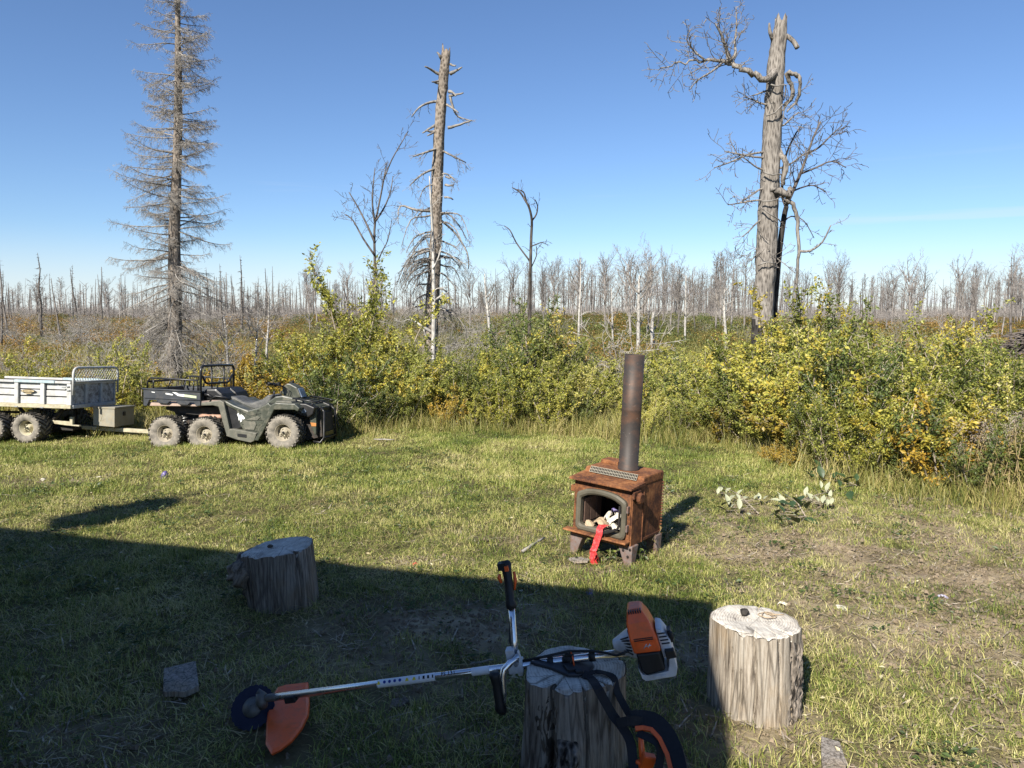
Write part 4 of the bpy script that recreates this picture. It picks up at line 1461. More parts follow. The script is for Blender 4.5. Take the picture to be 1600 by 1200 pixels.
def build_bushes():
    R = random.Random(19)
    for i in range(5):
        BUSH.setdefault('willow', []).append(make_bush(100 + i, 1.7, 1.7, 14, 7800, .045, .58, 'willow', 0, 'willow'))
    for i in range(3):
        BUSH.setdefault('poplar', []).append(make_bush(120 + i, 1.7, 1.4, 11, 6200, .052, .62, 'willow', 0, 'poplar_leaf'))
    for i in range(2):
        BUSH.setdefault('golden', []).append(make_bush(140 + i, 1.1, 1.3, 10, 3000, .05, .62, 'willow', 0, 'golden'))
    for i in range(3):
        BUSH.setdefault('green', []).append(make_bush(150 + i, 1.6, 1.6, 12, 6400, .047, .55, 'willow', 0, 'green_leaf'))
    for i in range(4):
        BUSH.setdefault('tall', []).append(make_bush(160 + i, 2.6, .9, 4, 2600, .062, .6, 'sapling', 0, 'poplar_leaf' if i < 3 else 'green_leaf'))
    BUSH['bare'] = [(None, bare_mesh(170 + i)) for i in range(3)]
    base_h = {'willow': 1.7, 'poplar': 1.7, 'golden': 1.1, 'green': 1.6, 'tall': 2.6, 'bare': 1.5}
    env = lambda px: float(np.interp(px, [-300, -100, 0, 60, 120, 180, 230, 300, 380, 420, 470, 540, 600, 660, 740, 800, 850, 900, 935, 960, 985, 1010, 1100, 1180, 1230, 1290, 1340, 1420, 1500, 1540, 1600, 1900],
                                         [560, 560, 585, 550, 575, 552, 572, 600, 600, 565, 530, 495, 522, 530, 540, 512, 505, 540, 585, 612, 590, 562, 545, 528, 500, 498, 512, 522, 515, 535, 545, 540]))
    placed = []

    def put(kind, x, y, h, w=1.0, label=None):
        o = empty(BUSH_NAME[kind], (x, y, Hs(x, y)), (R.gauss(0, .03), R.gauss(.02, .03), R.uniform(0, 6.28)))
        s = h / base_h[kind]
        ws = s * w
        o.scale = (ws, ws, s)
        fol, st = R.choice(BUSH[kind])
        if fol:
            tag(link('foliage', fol, o), kind='stuff')
        link('stems' if fol else 'twigs', st, o)['kind'] = 'stuff'
        placed.append([o, kind, to_px(x, y, h * .5)[0], y, h, label])
        return o
    # rows along the edge of the lawn, front to back
    for row, (off, step, hf, sc) in enumerate([(0.35, 42, .58, .9), (1.0, 38, .80, 1.05), (1.9, 38, .98, 1.05), (3.1, 44, 1.03, 1.1), (5.0, 60, 1.04, 1.15)]):
        px = -150 + R.uniform(0, 30)
        while px < 1760:
            py = float(lawn_edge_px(px))
            b = (CY - py) / F_PX
            Y = CAM_Z * (CP + b * SP) / (SP - b * CP) + off + R.uniform(-.22, .22)
            if px < 520:
                Y += .9                       # the vehicles stand in front here
            x = at(px, 560, Y).x
            htop = at(px, env(px) + R.uniform(-8, 16), Y).z
            h = htop * hf * R.uniform(.85, 1.1)
            gap = gauss(px, 0, 956, 0, 30, 1)
            if R.random() < gap * 1.25:
                h *= .35
            if h < .3:
                px += step * .6
                continue
            kx = R.random()
            if px < 520:
                kind = R.choices(['willow', 'poplar', 'golden', 'green'], [2, 4, 2.4, .6])[0]
            elif px < 720:
                kind = R.choices(['willow', 'poplar', 'golden', 'green'], [3, 3, .9, 2])[0]
            else:
                kind = R.choices(['willow', 'poplar', 'golden', 'green'], [5, 2.2, .25, 1.4])[0]
            if 60 < px < 330 and row > 1 and R.random() < .35:
                kind = 'bare'
                h *= .9
            if 660 < px < 790 and row > 2 and R.random() < .5:
                kind = 'bare'
            if kind == 'golden' and h > 1.15:
                kind = 'poplar'
            put(kind, x, Y, max(.35, h), (1.12 if h < 1.3 else .95) * sc * R.uniform(.88, 1.15))
            px += step * R.uniform(.75, 1.25) * (11 / Y if row < 2 else 1)
    # saplings that stand out above the rest: (px, top py, Y)
    for px, top, Y, kind, lab in [
            (559, 388, 14.5, 'tall', 'tallest leafy poplar sapling, dark leaves against the sky left of the middle snag'), (542, 432, 14.8, 'tall', 'leafy sapling left beside the tallest one left of the middle snag'), (610, 440, 14.6, 'tall', 'leafy dark sapling just left of the middle snag'),
            (575, 450, 14, 'tall', 'yellowing sapling below the tallest leafy sapling'), (840, 455, 13.5, 'tall', 'bright yellow poplar sapling in front of the crooked sapling'), (812, 482, 13.2, 'tall', 'yellow sapling left of the crooked dead sapling'), (866, 480, 13.8, 'tall', 'yellow-green sapling right of the crooked dead sapling'),
            (1232, 440, 12.5, 'tall', 'tall yellowing sapling just right of the poplar snag foot'), (1262, 430, 12.8, 'tall', 'tallest leafy sapling right of the poplar snag'), (1286, 455, 12.2, 'tall', 'yellow-green sapling at the right shoulder of the poplar snag thicket'),
            (1345, 470, 12.5, 'tall', 'sapling standing above the middle of the right thicket'), (1500, 470, 10.8, 'tall', 'yellow sapling standing clear above the right thicket'), (1516, 490, 10.2, 'tall', 'drooping yellow sapling near the right edge'), (1468, 500, 11, 'tall', 'slender sapling left of the drooping yellow one near the right edge'),
            (60, 520, 12.8, 'tall', 'yellow sapling above the white trailer side'), (178, 522, 13, 'tall', 'yellow sapling above the trailer headboard'), (215, 535, 13.2, 'tall', 'small yellow sapling left of the spruce trunk'), (305, 560, 14, 'tall', 'yellow sapling right of the spruce foot'),
            (470, 515, 13.5, 'tall', 'pale green sapling above the quad bike front rack'), (500, 500, 14.2, 'tall', 'pale green sapling left of the tallest leafy ones')]:
        x = at(px, 560, Y).x
        put(kind, x, Y, at(px, top, Y).z, 1.0, lab)
    # golden clumps the photo shows
    for px, py, Y, h in [(392, 660, 11.9, 1.0), (412, 660, 12.2, 1.15), (440, 655, 12.4, 1.1), (380, 650, 12.6, 1.2), (1228, 735, 8.9, .34), (1210, 728, 9.2, .3)]:
        x = at(px, py, Y).x
        put('golden', x, Y, h, 1.0)
    # labels: what it looks like, in which row, next to what; left-to-right order only where needed
    marks = [(-30, 'left of the trailer'), (45, 'behind the white trailer side'), (150, 'behind the trailer headboard'), (215, 'behind the trailer tongue'), (272, 'behind the cargo bed'), (345, 'behind the roll bar'), (420, 'behind the quad bike seat'), (490, 'behind the quad bike nose'),
             (560, 'right of the quad bike'), (672, 'before the middle snag'), (760, 'right of the middle snag'), (830, 'before the crooked sapling'), (905, 'left of the stovepipe'), (1000, 'right of the stovepipe'), (1080, 'between stovepipe and poplar snag'), (1190, 'before the poplar snag'), (1270, 'right of the poplar snag'),
             (1360, 'mid right thicket'), (1460, 'before the rusty far brush'), (1560, 'at the right edge'), (1660, 'past the right edge')]
    looks = {'willow': 'olive-green willow bush', 'poplar': 'yellow-green poplar bush', 'golden': 'golden-orange bush', 'green': 'dark green bush', 'tall': 'leafy sapling', 'bare': 'grey leafless brush'}
    seen = {}
    for p in placed:
        if p[5]:
            continue
        m = min(marks, key=lambda q: abs(q[0] - p[2]))[1]
        d = p[3] - float(edge_Y(p[0].location.x, p[3]))
        row = 'at the lawn edge' if d < .95 else ('in the second rank' if d < 2.0 else ('in the third rank' if d < 3.4 else 'in the back rank'))
        size = 'low ' if p[4] < .8 else ('' if p[4] < 1.35 else 'tall ')
        seen.setdefault((size + looks[p[1]], row, m), []).append(p)
    for (lk, row, m), ps in seen.items():
        ps.sort(key=lambda q: q[2])
        for i, p in enumerate(ps):
            p[5] = lk + ' ' + row + ' ' + m + ('' if len(ps) == 1 else ', ' + (('the left one', 'the right one')[i] if len(ps) == 2 else ORD[i] + ' from left'))
    for o, kind, px, y, h, lab in placed:
        tag(o, lab, 'brush' if kind == 'bare' else ('sapling' if kind == 'tall' else 'bush'), 'bushes of the autumn thicket')
    # ground cover of the middle distance, one mass per colour
    r2 = random.Random(4)

    def clump(n, ls, W, Hh):
        V, Q, A = [], [], []
        for _ in range(n):
            a, q = r2.uniform(0, 2 * PI), W * math.sqrt(r2.random()) * .5
            z = Hh * r2.random() ** .8 * (1 - .6 * (2 * q / W) ** 2)
            add_leaf(V, Q, A, Vector((q * math.cos(a), q * math.sin(a), z)), rvec(r2), Vector((r2.gauss(0, .6), r2.gauss(0, .6), 1)), ls * r2.uniform(.6, 1.3), .6, r2.random())
        return np.array(V), np.array(Q), np.array(A)
    for nm, mat, dens, y0, y1, sel, lab in [
            ('rusty_brush', 'rust_leaf', .55, 22, 150, lambda px: .15 + .85 * (.6 * sstep(560, 380, px) + sstep(1340, 1400, px) * .9 + .6 * gauss(px, 0, 960, 0, 40, 1)), 'rust-orange low brush covering the burnt ground'),
            ('olive_brush', 'olive_leaf', .45, 15, 150, lambda px: .45 + .55 * sstep(560, 640, px), 'olive undergrowth between the dead trees'),
            ('green_undergrowth', 'green_leaf', .28, 17, 110, lambda px: .12 + .88 * gauss(px, 0, 1000, 0, 150, 1), 'green undergrowth around the white birches')]:
        w = .72 * y1
        n = int(dens * 2 * w * (y1 - y0))
        x, y = field(n, -w, w, y0, y1)
        px = CX + F_PX * x / y
        k = in_view(x, y, 4) & (rng.random(n) < sel(px) * (.35 + .65 * clumpy(x, y, .09, 71)))
        k &= (y - edge_Y(x, y)) > 5
        x, y = x[k], y[k]
        n = len(x)
        s = rng.uniform(.6, 1.25, n) * (.75 + y / 160)
        hgt = rng.uniform(.6, 1.1, n)
        pts = np.stack([x, y, H(x, y) - .05], 1)
        half = np.arange(n) % 3
        for q in range(3):
            j = half == q
            scatter(nm, clump(420, .085, 1.7, .95), pts[j], rots_of(j.sum(), .08), np.stack([s[j], s[j], s[j] * hgt[j]], 1), M[mat], lab, 'brush')
    # low burnt thicket under the far trees
    V = bare_mesh(310)
    pv = np.array([v.co[:] for v in V.vertices]) * np.array([1.3, 1.3, 1.0])
    pq = np.array([p.vertices[:] for p in V.polygons if len(p.vertices) == 4])
    x, y = field(4200, -260, 260, 115, 330)
    k = in_view(x, y, 12)
    x, y = x[k], y[k]
    s = rng.uniform(.6, 1.9, len(x)) * (.7 + y / 300)
    scatter('far_thicket', (pv, pq, np.zeros(len(pv))), np.stack([x, y, H(x, y) - .1], 1), rots_of(len(x), .1), np.stack([s * 1.2, s * 1.2, s], 1), M['far_grey'], 'dark low thicket under the far burnt trees', 'brush')
    # grey dead twigs between them
    V = bare_mesh(300)
    pv = np.array([v.co[:] for v in V.vertices])
    pq = np.array([p.vertices[:] for p in V.polygons if len(p.vertices) == 4])
    n = 420
    w = 60
    x, y = field(n * 3, -w, w, 15, 85)
    pxx = CX + F_PX * x / y
    k = in_view(x, y, 3) & ((y - edge_Y(x, y)) > 4.5) & (rng.random(len(x)) < .06 + .94 * np.maximum(.6 * sstep(430, 330, pxx) , gauss(pxx, 0, 700, 0, 60, 1)))
    x, y = x[k][:n], y[k][:n]
    s = rng.uniform(.6, 1.4, len(x))
    scatter('dead_twigs', (pv, pq, np.zeros(len(pv))), np.stack([x, y, H(x, y)], 1), rots_of(len(x), .15), np.stack([s, s, s], 1), M['twig'], 'grey dead twigs standing in the burnt undergrowth', 'brush')


def build_weeds():
    """dry seeding weeds at the right edge of the thicket"""
    R = random.Random(31)
    labs = ['seeding weed with fluffy pinkish head, left one of the group at the right thicket', 'seeding weed with fluffy pale head, second of the group at the right thicket', 'tall seeding weed with broad fluffy head near the right edge', 'seeding weed right beside the tall fluffy one', 'fluffy-headed weed against the right edge', 'dry brown weed without fluff below the fluffy heads', 'dry straw-coloured weed at the lawn edge below the fluffy heads']
    for i, (px, py, top, Y) in enumerate([(1510, 760, 655, 7.5), (1522, 765, 662, 7.45), (1560, 770, 640, 7.4), (1572, 770, 652, 7.3), (1598, 775, 645, 7.2), (1540, 775, 690, 7.2), (1495, 770, 700, 7.4)]):
        x = at(px, py, Y).x
        o = tag(empty('seeding_weed', (x, Y, Hs(x, Y))), labs[i], 'weed', 'seeding weeds in the right thicket')
        hh = at(px, top, Y).z
        st, fl, lf = MB(), MB(), ([], [], [])
        heads = []
        for s in range(5):
            a = R.uniform(0, 2 * PI)
            d = Vector((math.cos(a) * .12, math.sin(a) * .12, 1)).normalized()
            P = [Vector((R.gauss(0, .03), R.gauss(0, .03), 0))]
            for k in range(5):
                d = (d + rvec(R, .05)).normalized()
                P.append(P[-1] + d * hh * (.62 + .38 * ((s * 37 + i * 17) % 10) / 9) / 5)
            st.tube(P, [.005, .0045, .004, .0035, .003, .002], 4, False)
            heads.append(P[-1])
            for k in range(26):
                t = R.uniform(.1, .95) * 5
                q = P[int(t)].lerp(P[int(t) + 1], t % 1)
                add_leaf(lf[0], lf[1], lf[2], q, rvec(R) + Vector((0, 0, -.4)), Vector((R.gauss(0, .6), R.gauss(0, .6), 1)), R.uniform(.04, .09), .2, R.random())
        st.build('stem', M['straw_stem'], o, fixn=False)
        link('leaves', fast_mesh('leaves', np.array(lf[0]), np.array(lf[1]), M['dry_leaf'], {'v': np.array(lf[2])}), o)['kind'] = 'stuff'
        if i < 5:
            V, Q, A = [], [], []
            for hd in heads:
                for k in range(80):
                    p = hd + Vector((R.gauss(0, .032), R.gauss(0, .032), R.gauss(-.01, .028)))
                    add_leaf(V, Q, A, p, rvec(R), rvec(R), R.uniform(.008, .02), .5, R.random())
            link('seed_head', fast_mesh('seed_head', np.array(V), np.array(Q), M['fluff'], {'v': np.array(A)}), o)['kind'] = 'stuff'


M['straw_stem'] = m_plain('straw_stem', (0.3, 0.23, 0.12), 0.8)
M['dry_leaf'] = m_leaf('dry_leaf', [(0.0, (0.10, 0.08, 0.03)), (0.5, (0.22, 0.18, 0.06)), (1.0, (0.34, 0.26, 0.11))])
M['fluff'] = m_leaf('fluff', [(0.0, (0.20, 0.15, 0.12)), (0.5, (0.32, 0.26, 0.21)), (1.0, (0.45, 0.39, 0.32))])

# ------------------------------------------------------------------ paints, plastics and metals
M['olive'] = m_plain('olive_plastic', (0.042, 0.047, 0.034), 0.42, 0, 0.42, (0.2, 0.185, 0.14), 5, 0.45)
M['dusty_olive'] = m_plain('dusty_plastic', (0.09, 0.09, 0.07), 0.6, 0, 0.45, (0.2, 0.18, 0.14), 6)
M['black'] = m_plain('black_plastic', (0.012, 0.012, 0.013), 0.45, 0, 0.2, (0.06, 0.055, 0.045), 8)
M['bed_grey'] = m_plain('bed_plastic', (0.032, 0.036, 0.042), 0.5, 0, 0.3, (0.11, 0.10, 0.085), 6)
M['tube_black'] = m_plain('tube_black', (0.014, 0.014, 0.015), 0.35, 0, 0.2, (0.08, 0.07, 0.06), 9)
M['rubber'] = m_plain('dusty_rubber', (0.17, 0.155, 0.13), 0.9, 0, 0.55, (0.30, 0.265, 0.215), 9, 0.2, 0.3, 0.35)
M['rubber_dark'] = m_plain('rubber_tread', (0.04, 0.037, 0.033), 0.9, 0, 0.5, (0.17, 0.15, 0.12), 9, 0.2, 0.3)
M['rim'] = m_plain('dusty_rim', (0.26, 0.23, 0.175), 0.7, 0.1, 0.45, (0.36, 0.31, 0.23), 14)
M['hub'] = m_plain('pale_hub', (0.48, 0.45, 0.32), 0.6, 0.2, 0.4, (0.25, 0.2, 0.13), 30)
M['seat'] = m_plain('seat_vinyl', (0.06, 0.062, 0.062), 0.5, 0, 0.55, (0.16, 0.155, 0.14), 5)
M['lens'] = m_plain('lens', (0.12, 0.15, 0.2), 0.12, 0, 0.2, (0.2, 0.2, 0.2), 8, 0.8)
M['chrome'] = m_plain('spring_steel', (0.5, 0.5, 0.48), 0.35, 0.8, 0.4, (0.3, 0.26, 0.2), 20)
M['muffler'] = m_plain('muffler', (0.36, 0.21, 0.15), 0.75, 0.1, 0.5, (0.45, 0.32, 0.24), 12)
M['bed_floor'] = m_plain('bed_underside', (0.34, 0.25, 0.2), 0.8, 0, 0.5, (0.4, 0.33, 0.27), 12)
M['decal_white'] = m_plain('decal_white', (0.72, 0.72, 0.68), 0.5, 0, 0.3, (0.3, 0.3, 0.26), 30)
M['decal_green'] = m_plain('decal_green', (0.45, 0.52, 0.34), 0.5, 0, 0.3, (0.3, 0.3, 0.22), 40)
M['amber'] = m_plain('amber', (0.4, 0.17, 0.05), 0.4)
M['white_paint'] = m_plain('weathered_white_paint', (0.43, 0.435, 0.425), 0.6, 0, 0.5, (0.27, 0.255, 0.22), 5, 0.35, 0.1, 0.1)
M['cream_paint'] = m_plain('cream_paint', (0.40, 0.37, 0.26), 0.65, 0, 0.5, (0.22, 0.16, 0.09), 7)
M['blue_paint'] = m_plain('pale_blue_paint', (0.30, 0.38, 0.40), 0.55, 0, 0.45, (0.55, 0.56, 0.55), 6)
M['dark_steel'] = m_plain('dark_steel', (0.03, 0.028, 0.026), 0.7, 0.2, 0.4, (0.12, 0.075, 0.045), 8)
M['rusty_beam'] = m_plain('rusty_beam', (0.20, 0.12, 0.08), 0.85, 0.1, 0.5, (0.3, 0.2, 0.13), 9)
M['tool_box'] = m_plain('tool_box_steel', (0.26, 0.245, 0.195), 0.6, 0.15, 0.45, (0.30, 0.24, 0.15), 9, 0.3, 0.1)
M['chipped'] = m_plain('chipped_panel', (0.5, 0.5, 0.48), 0.7, 0, 0.75, (0.07, 0.05, 0.035), 9)
M['emblem'] = m_plain('emblem', (0.45, 0.36, 0.2), 0.5)


class Rig:
    """a thing at a place, whose outlines can be read off the photograph in planes of its own"""
    def __init__(s, name, label, cat, loc, yaw, tilt=0.0, pitch=0.0, group=None):
        s.rot = Euler((pitch, tilt, yaw), 'XYZ')
        s.root = tag(empty(name, loc, s.rot), label, cat, group)
        s.m = Matrix.Translation(loc) @ s.rot.to_matrix().to_4x4()
        s.inv = s.m.inverted()

    def p(s, px, py, y):
        o = s.inv @ Vector((0, 0, CAM_Z))
        d = (s.inv.to_3x3() @ ray(px, py))
        t = (y - o.y) / d.y
        q = o + d * t
        return (q.x, q.z)

    def v(s, px, py, y):
        q = s.p(px, py, y)
        return Vector((q[0], y, q[1]))

    def out(s, pts, y):
        return [s.p(a, b, y) for a, b in pts]


def tyre_mesh(name, r, w, rim_r, lugs=22):
    """axis along y, outer face towards -y"""
    mb = MB()
    prof = [(rim_r, -w * .40), (rim_r + .012, -w * .47), (r * .74, -w * .52), (r * .88, -w * .5), (r * .95, -w * .42), (r * .965, -w * .2), (r * .97, 0), (r * .965, w * .2), (r * .95, w * .42), (r * .88, w * .5), (r * .74, w * .52), (rim_r, w * .42)]
    mb.lathe(prof, 40, 'y', mat=0)
    for i in range(lugs):
        for s in (-1, 1):
            a = 2 * PI * (i + (0.5 if s > 0 else 0)) / lugs
            c = Vector((math.cos(a) * r * .975, s * w * .25, math.sin(a) * r * .975))
            rot = Matrix.Rotation(-a, 3, 'Y') @ Matrix.Rotation(s * .55, 3, 'X')
            mb.box(c, (r * .085, w * .56, r * .105), rot, 1)
            # shoulder knob wrapping on to the sidewall
            c2 = Vector((math.cos(a) * r * .915, s * w * .49, math.sin(a) * r * .915))
            mb.box(c2, (r * .11, w * .05, r * .09), Matrix.Rotation(-a, 3, 'Y'), 0)
    return mb.mesh(name, [M['rubber'], M['rubber_dark']])


def rim_mesh(name, r, w, mat_rim, deep=.25, nb=8):
    mb = MB()
    y0 = -w * .38
    mb.lathe([(r * 1.02, y0), (r * 1.06, y0 - .012), (r * .93, y0 - .006), (r * .88, y0 + deep * w), (r * .62, y0 + deep * w * 1.1), (r * .5, y0 + deep * w * .65), (r * .34, y0 + deep * w * .5), (r * .30, y0 + deep * w * .2), (0.002, y0 + deep * w * .15)], 28, 'y', mat=0)
    mb.lathe([(r * 1.02, w * .4), (r * .9, w * .3), (.002, w * .25)], 20, 'y', mat=2)
    for i in range(nb):
        a = 2 * PI * i / nb
        mb.box((math.cos(a) * r * .7, y0 + deep * w * .98, math.sin(a) * r * .7), (r * .10, .014, r * .10), Matrix.Rotation(-a, 3, 'Y'), 2)
    for i in range(4):
        a = 2 * PI * i / 4 + .4
        mb.lathe([(r * .075, y0 + deep * w * .3), (r * .075, y0 + deep * w * .05), (.002, y0 + deep * w * .04)], 6, 'y', (math.cos(a) * r * .4, 0, math.sin(a) * r * .4), 1)
    mb.lathe([(r * .12, y0 + deep * w * .2), (r * .11, y0 - deep * w * .2), (.002, y0 - deep * w * .25)], 10, 'y', mat=2)
    return mb.mesh(name, [mat_rim, M['hub'], M['black']])


def spring(mb, a, b, r, turns=6, wire=.007, mat=0):
    a, b = Vector(a), Vector(b)
    d = (b - a)
    u = d.orthogonal().normalized()
    w = d.normalized().cross(u)
    n = turns * 8
    mb.tube([a + d * i / n + (u * math.cos(2 * PI * i / 8) + w * math.sin(2 * PI * i / 8)) * r for i in range(n + 1)], wire, 5, True, mat)


def build_quad():
    yaw = math.radians(-8)
    near = at(375, 703, 10.2)
    org = Vector((near.x + .48 * .139, 10.2 + .48 * .99, 0))
    g = Rig('quad_bike', 'dusty dark green six-wheeled quad bike with grey cargo bed parked before the thicket', 'quad bike', org, yaw, math.radians(1.3), math.radians(-3.0))
    R0 = g.root
    # wheels
    tm, rm = tyre_mesh('tyre', .243, .23, .115), rim_mesh('wheel', .118, .23, M['rim'])
    for px, py in ((257, 677.5), (318.5, 679), (441.5, 676)):
        x, z = g.p(px, py, -.5)
        for s in (1, -1):
            w = link('wheel', rm, R0, (x, -.395 * s, z), (0, 0, 0 if s > 0 else PI))
            link('tyre', tm, w)
    NY = -.47
    # cargo bed
    ol = [(224, 608), (313, 612.5), (313, 634), (306, 634.5), (303, 629.5), (297, 629), (293, 633), (279, 632), (275, 627.5), (266, 627), (261, 631), (248, 630), (244, 625.5), (233, 625), (229, 634.5), (224, 633.5)]
    pts = g.out(ol, NY)
    mb = MB()
    mb.prism(pts, NY, NY + .035)
    mb.prism(pts, -NY - .035, -NY)
    x0, x1 = pts[0][0], pts[1][0]
    zt, zb = pts[0][1], pts[2][1]
    mb.box(((x0 + .02), 0, (zt + zb) / 2 + .04), (.035, -2 * NY - .07, zt - zb - .06))
    mb.box(((x1 - .02), 0, (zt + zb) / 2 + .03), (.035, -2 * NY - .07, zt - zb - .06))
    bed = mb.build('cargo_bed', M['bed_grey'], R0, .006, 2)
    mb = MB()   # raised rim and moulded swage along the side
    a, b = g.v(223, 607.5, NY), g.v(313.5, 612, NY)
    for s in (1, -1):
        mb.tube([Vector((a.x, a.y * s, a.z)), Vector((b.x, b.y * s, b.z))], .014, 6)
        c, d = g.v(226, 621.5, NY - .003), g.v(312, 625.5, NY - .003)
        mb.tube([Vector((c.x, c.y * s, c.z)), Vector((d.x, d.y * s, d.z))], .007, 5)
    mb.build('rim', M['bed_grey'], bed)
    mb = MB()
    fl = g.out([(229, 628.5), (312, 632), (312, 635), (229, 634)], NY + .04)
    mb.prism(fl, NY + .036, -NY - .036)
    mb.build('floor', M['bed_floor'], bed, .003)
    mb = MB()
    for poly, m in (([(259, 613.8), (270, 615.8), (270, 617.8), (259, 616)], 0), ([(269, 612.6), (276, 613.4), (279, 615.4), (288, 616.2), (288, 620), (278, 618.6), (274, 615.6)], 0), ([(288.2, 616.2), (307, 618.8), (307, 622.4), (288.2, 620)], 1), ([(237, 611.8), (242, 612.6), (242, 613.8), (237, 613)], 0)):
        mb.prism(g.out(poly, NY - .001), NY - .004, NY - .001, mat=m)
    mb.build('decal', [M['decal_white'], M['decal_green']], bed)
    # bed rails
    mb = MB()
    for s in (1, -1):
        y = -.45
        def q(px, py):
            v = g.v(px, py, y)
            return Vector((v.x, v.y * s, v.z))
        mb.tube([q(230, 606), q(231, 596), q(235, 590.5), q(268, 592), q(309, 594.5), q(309.5, 611)], .0135, 6)
        for a, b in (((240, 590.5), (239.5, 608)), ((267, 592), (262, 609)), ((291, 593.5), (286, 610)), ((303, 594), (302, 611))):
            mb.tube([q(*a), q(*b)], .011, 6)
    a = g.v(231, 596, -.45)
    mb.tube([a, Vector((a.x, .45, a.z))], .0135, 6)
    mb.build('bed_rail', M['tube_black'], R0)
    # roll bar
    X = g.p(313.5, 600, -.45)[0]
    zt = g.p(318, 572, -.42)[1]
    zb = g.p(313.5, 622, -.45)[1]
    z2 = g.p(316, 588, -.42)[1]
    z3 = g.p(330, 599.5, -.25)[1]
    mb = MB()
    mb.tube([(X, -.45, zb), (X, -.45, zt - .07), (X, -.437, zt - .025), (X, -.40, zt), (X, 0, zt + .004), (X, .40, zt), (X, .437, zt - .025), (X, .45, zt - .07), (X, .45, zb)], .0185, 8)
    mb.tube([(X, -.45, z2), (X, -.40, z2 - .005), (X, -.33, z3 + .02), (X, -.27, z3), (X, .27, z3), (X, .33, z3 + .02), (X, .40, z2 - .005), (X, .45, z2)], .0165, 8)
    for y in (-.17, .17):
        mb.tube([(X, y, zt), (X, y, z3), (X + .03, y * 1.1, zb + .05)], .012, 6)
    mb.build('roll_bar', M['tube_black'], R0)
    # passenger backrests
    for y0, y1 in ((-.37, -.02), (.02, .37)):
        mb = MB()
        mb.prism(g.out([(317, 624), (319, 614), (333, 606.5), (347, 606.5), (356, 614), (361, 624)], -.2), y0, y1)
        mb.build('backrest', M['black'], R0, .03, 2)
    mb = MB()
    mb.tube([g.v(328, 628, -.40), g.v(331, 622, -.40), g.v(337, 619, -.40), g.v(352, 621, -.38), g.v(360, 624, -.34)], .013, 6)
    mb.tube([g.v(318, 616, -.40), g.v(326, 617, -.40), g.v(332, 621, -.40)], .02, 6)
    mb.build('grab_bar', M['tube_black'], R0)
    # plastics
    for s in (1, -1):
        def Y2(a, b):
            return (a, b) if s > 0 else (-b, -a)
        mb = MB()
        mb.prism(g.out([(314, 629.5), (344, 625.5), (349.5, 628.5), (360, 676), (354, 681), (349, 664), (341, 635.5), (332, 633.5), (314, 634)], -.47), *Y2(-.47, -.33))
        mb.build('rear_fender', M['dusty_olive'], R0, .012, 2)
        mb = MB()
        mb.prism(g.out([(347, 626), (356, 629), (373, 640), (378, 668), (360, 673)], -.40), *Y2(-.405, -.15))
        mb.build('inner_panel', M['black'], R0, .006)
        mb = MB()
        mb.prism(g.out([(350, 625), (366, 633.5), (387, 641.5), (403, 637.5), (419, 629.5), (426, 636), (412, 661), (399, 688), (391, 689), (381, 673), (375, 665), (369.5, 642), (353, 633)], -.44), *Y2(-.44, -.12))
        sp = mb.build('side_panel', M['olive'], R0, .016, 2)
        if s > 0:
            mb = MB()
            mb.prism(g.out([(370.5, 647), (373, 645), (374.5, 649), (377, 647.5), (380.5, 650), (383, 653.5), (381, 655.5), (379, 654), (378, 658), (376, 660), (375, 656), (373, 657), (372.5, 652)], -.444), -.447, -.443)
            mb.build('decal', M['decal_white'], sp)
            mb = MB()
            mb.prism(g.out([(380, 661), (384, 658), (399, 659), (401, 663), (397, 672), (383, 671)], -.444), -.449, -.4395)
            mb.prism(g.out([(384, 656), (402, 650), (407, 652), (402, 657)], -.444), -.448, -.4395)
            mb.build('cover', M['dusty_olive'], sp, .003)
            mb = MB()
            for ln in ([(372, 641), (390, 650), (408, 646)], [(378, 664), (398, 656), (410, 657)], [(384, 672), (402, 674)], [(403, 640), (398, 656)]):
                mb.tube([g.v(a_, b_, -.4415) for a_, b_ in ln], .0028, 4)
            for a_, b_ in ((375, 643), (404, 642), (394, 683), (406, 664)):
                c_ = g.v(a_, b_, -.441)
                mb.lathe([(.009, -.004), (.009, .002), (.002, .002)], 8, 'y', (c_.x, c_.y, c_.z))
            mb.build('seam', M['black'], sp)
        mb = MB()
        mb.prism(g.out([(353, 681), (359, 670), (375, 672), (401, 677), (397, 689), (391, 691.5), (370, 687)], -.5), *Y2(-.50, -.25))
        mb.build('footboard', M['dusty_olive'], R0, .008, 2)
        mb = MB()
        mb.prism(g.out([(371, 677.5), (385, 679), (385, 684), (371, 682)], -.505), *Y2(-.506, -.49))
        mb.build('vent', M['black'], R0)
        mb = MB()
        mb.prism(g.out([(397, 688), (411, 661), (423, 633), (430, 629.5), (460, 631), (468, 638), (465, 643), (460, 640.5), (428, 640), (416, 665), (403, 689)], -.52), *Y2(-.52, -.26))
        mb.build('front_fender', M['olive'], R0, .012, 2)
        mb = MB()
        mb.prism(g.out([(434, 626), (457, 627), (460, 631.5), (448, 634), (430, 631)], -.40), *Y2(-.45, -.2))
        mb.build('fender_flare', M['dusty_olive'], R0, .008, 2)
        # headlight in the corner of the cowl
        mb = MB()
        mb.prism(g.out([(459, 630), (478, 631), (492, 637), (489, 647), (482, 652), (470, 649), (463, 642)], -.36), *Y2(-.37, -.2))
        hb = mb.build('headlight', M['black'], R0, .014, 2)
        mb = MB()
        mb.prism(g.out([(468, 641), (471, 638), (476, 639), (479, 643), (477, 646), (472, 645)], -.372), *Y2(-.381, -.366))
        mb.build('lens', M['lens'], hb, .004, 2)
    mb = MB()
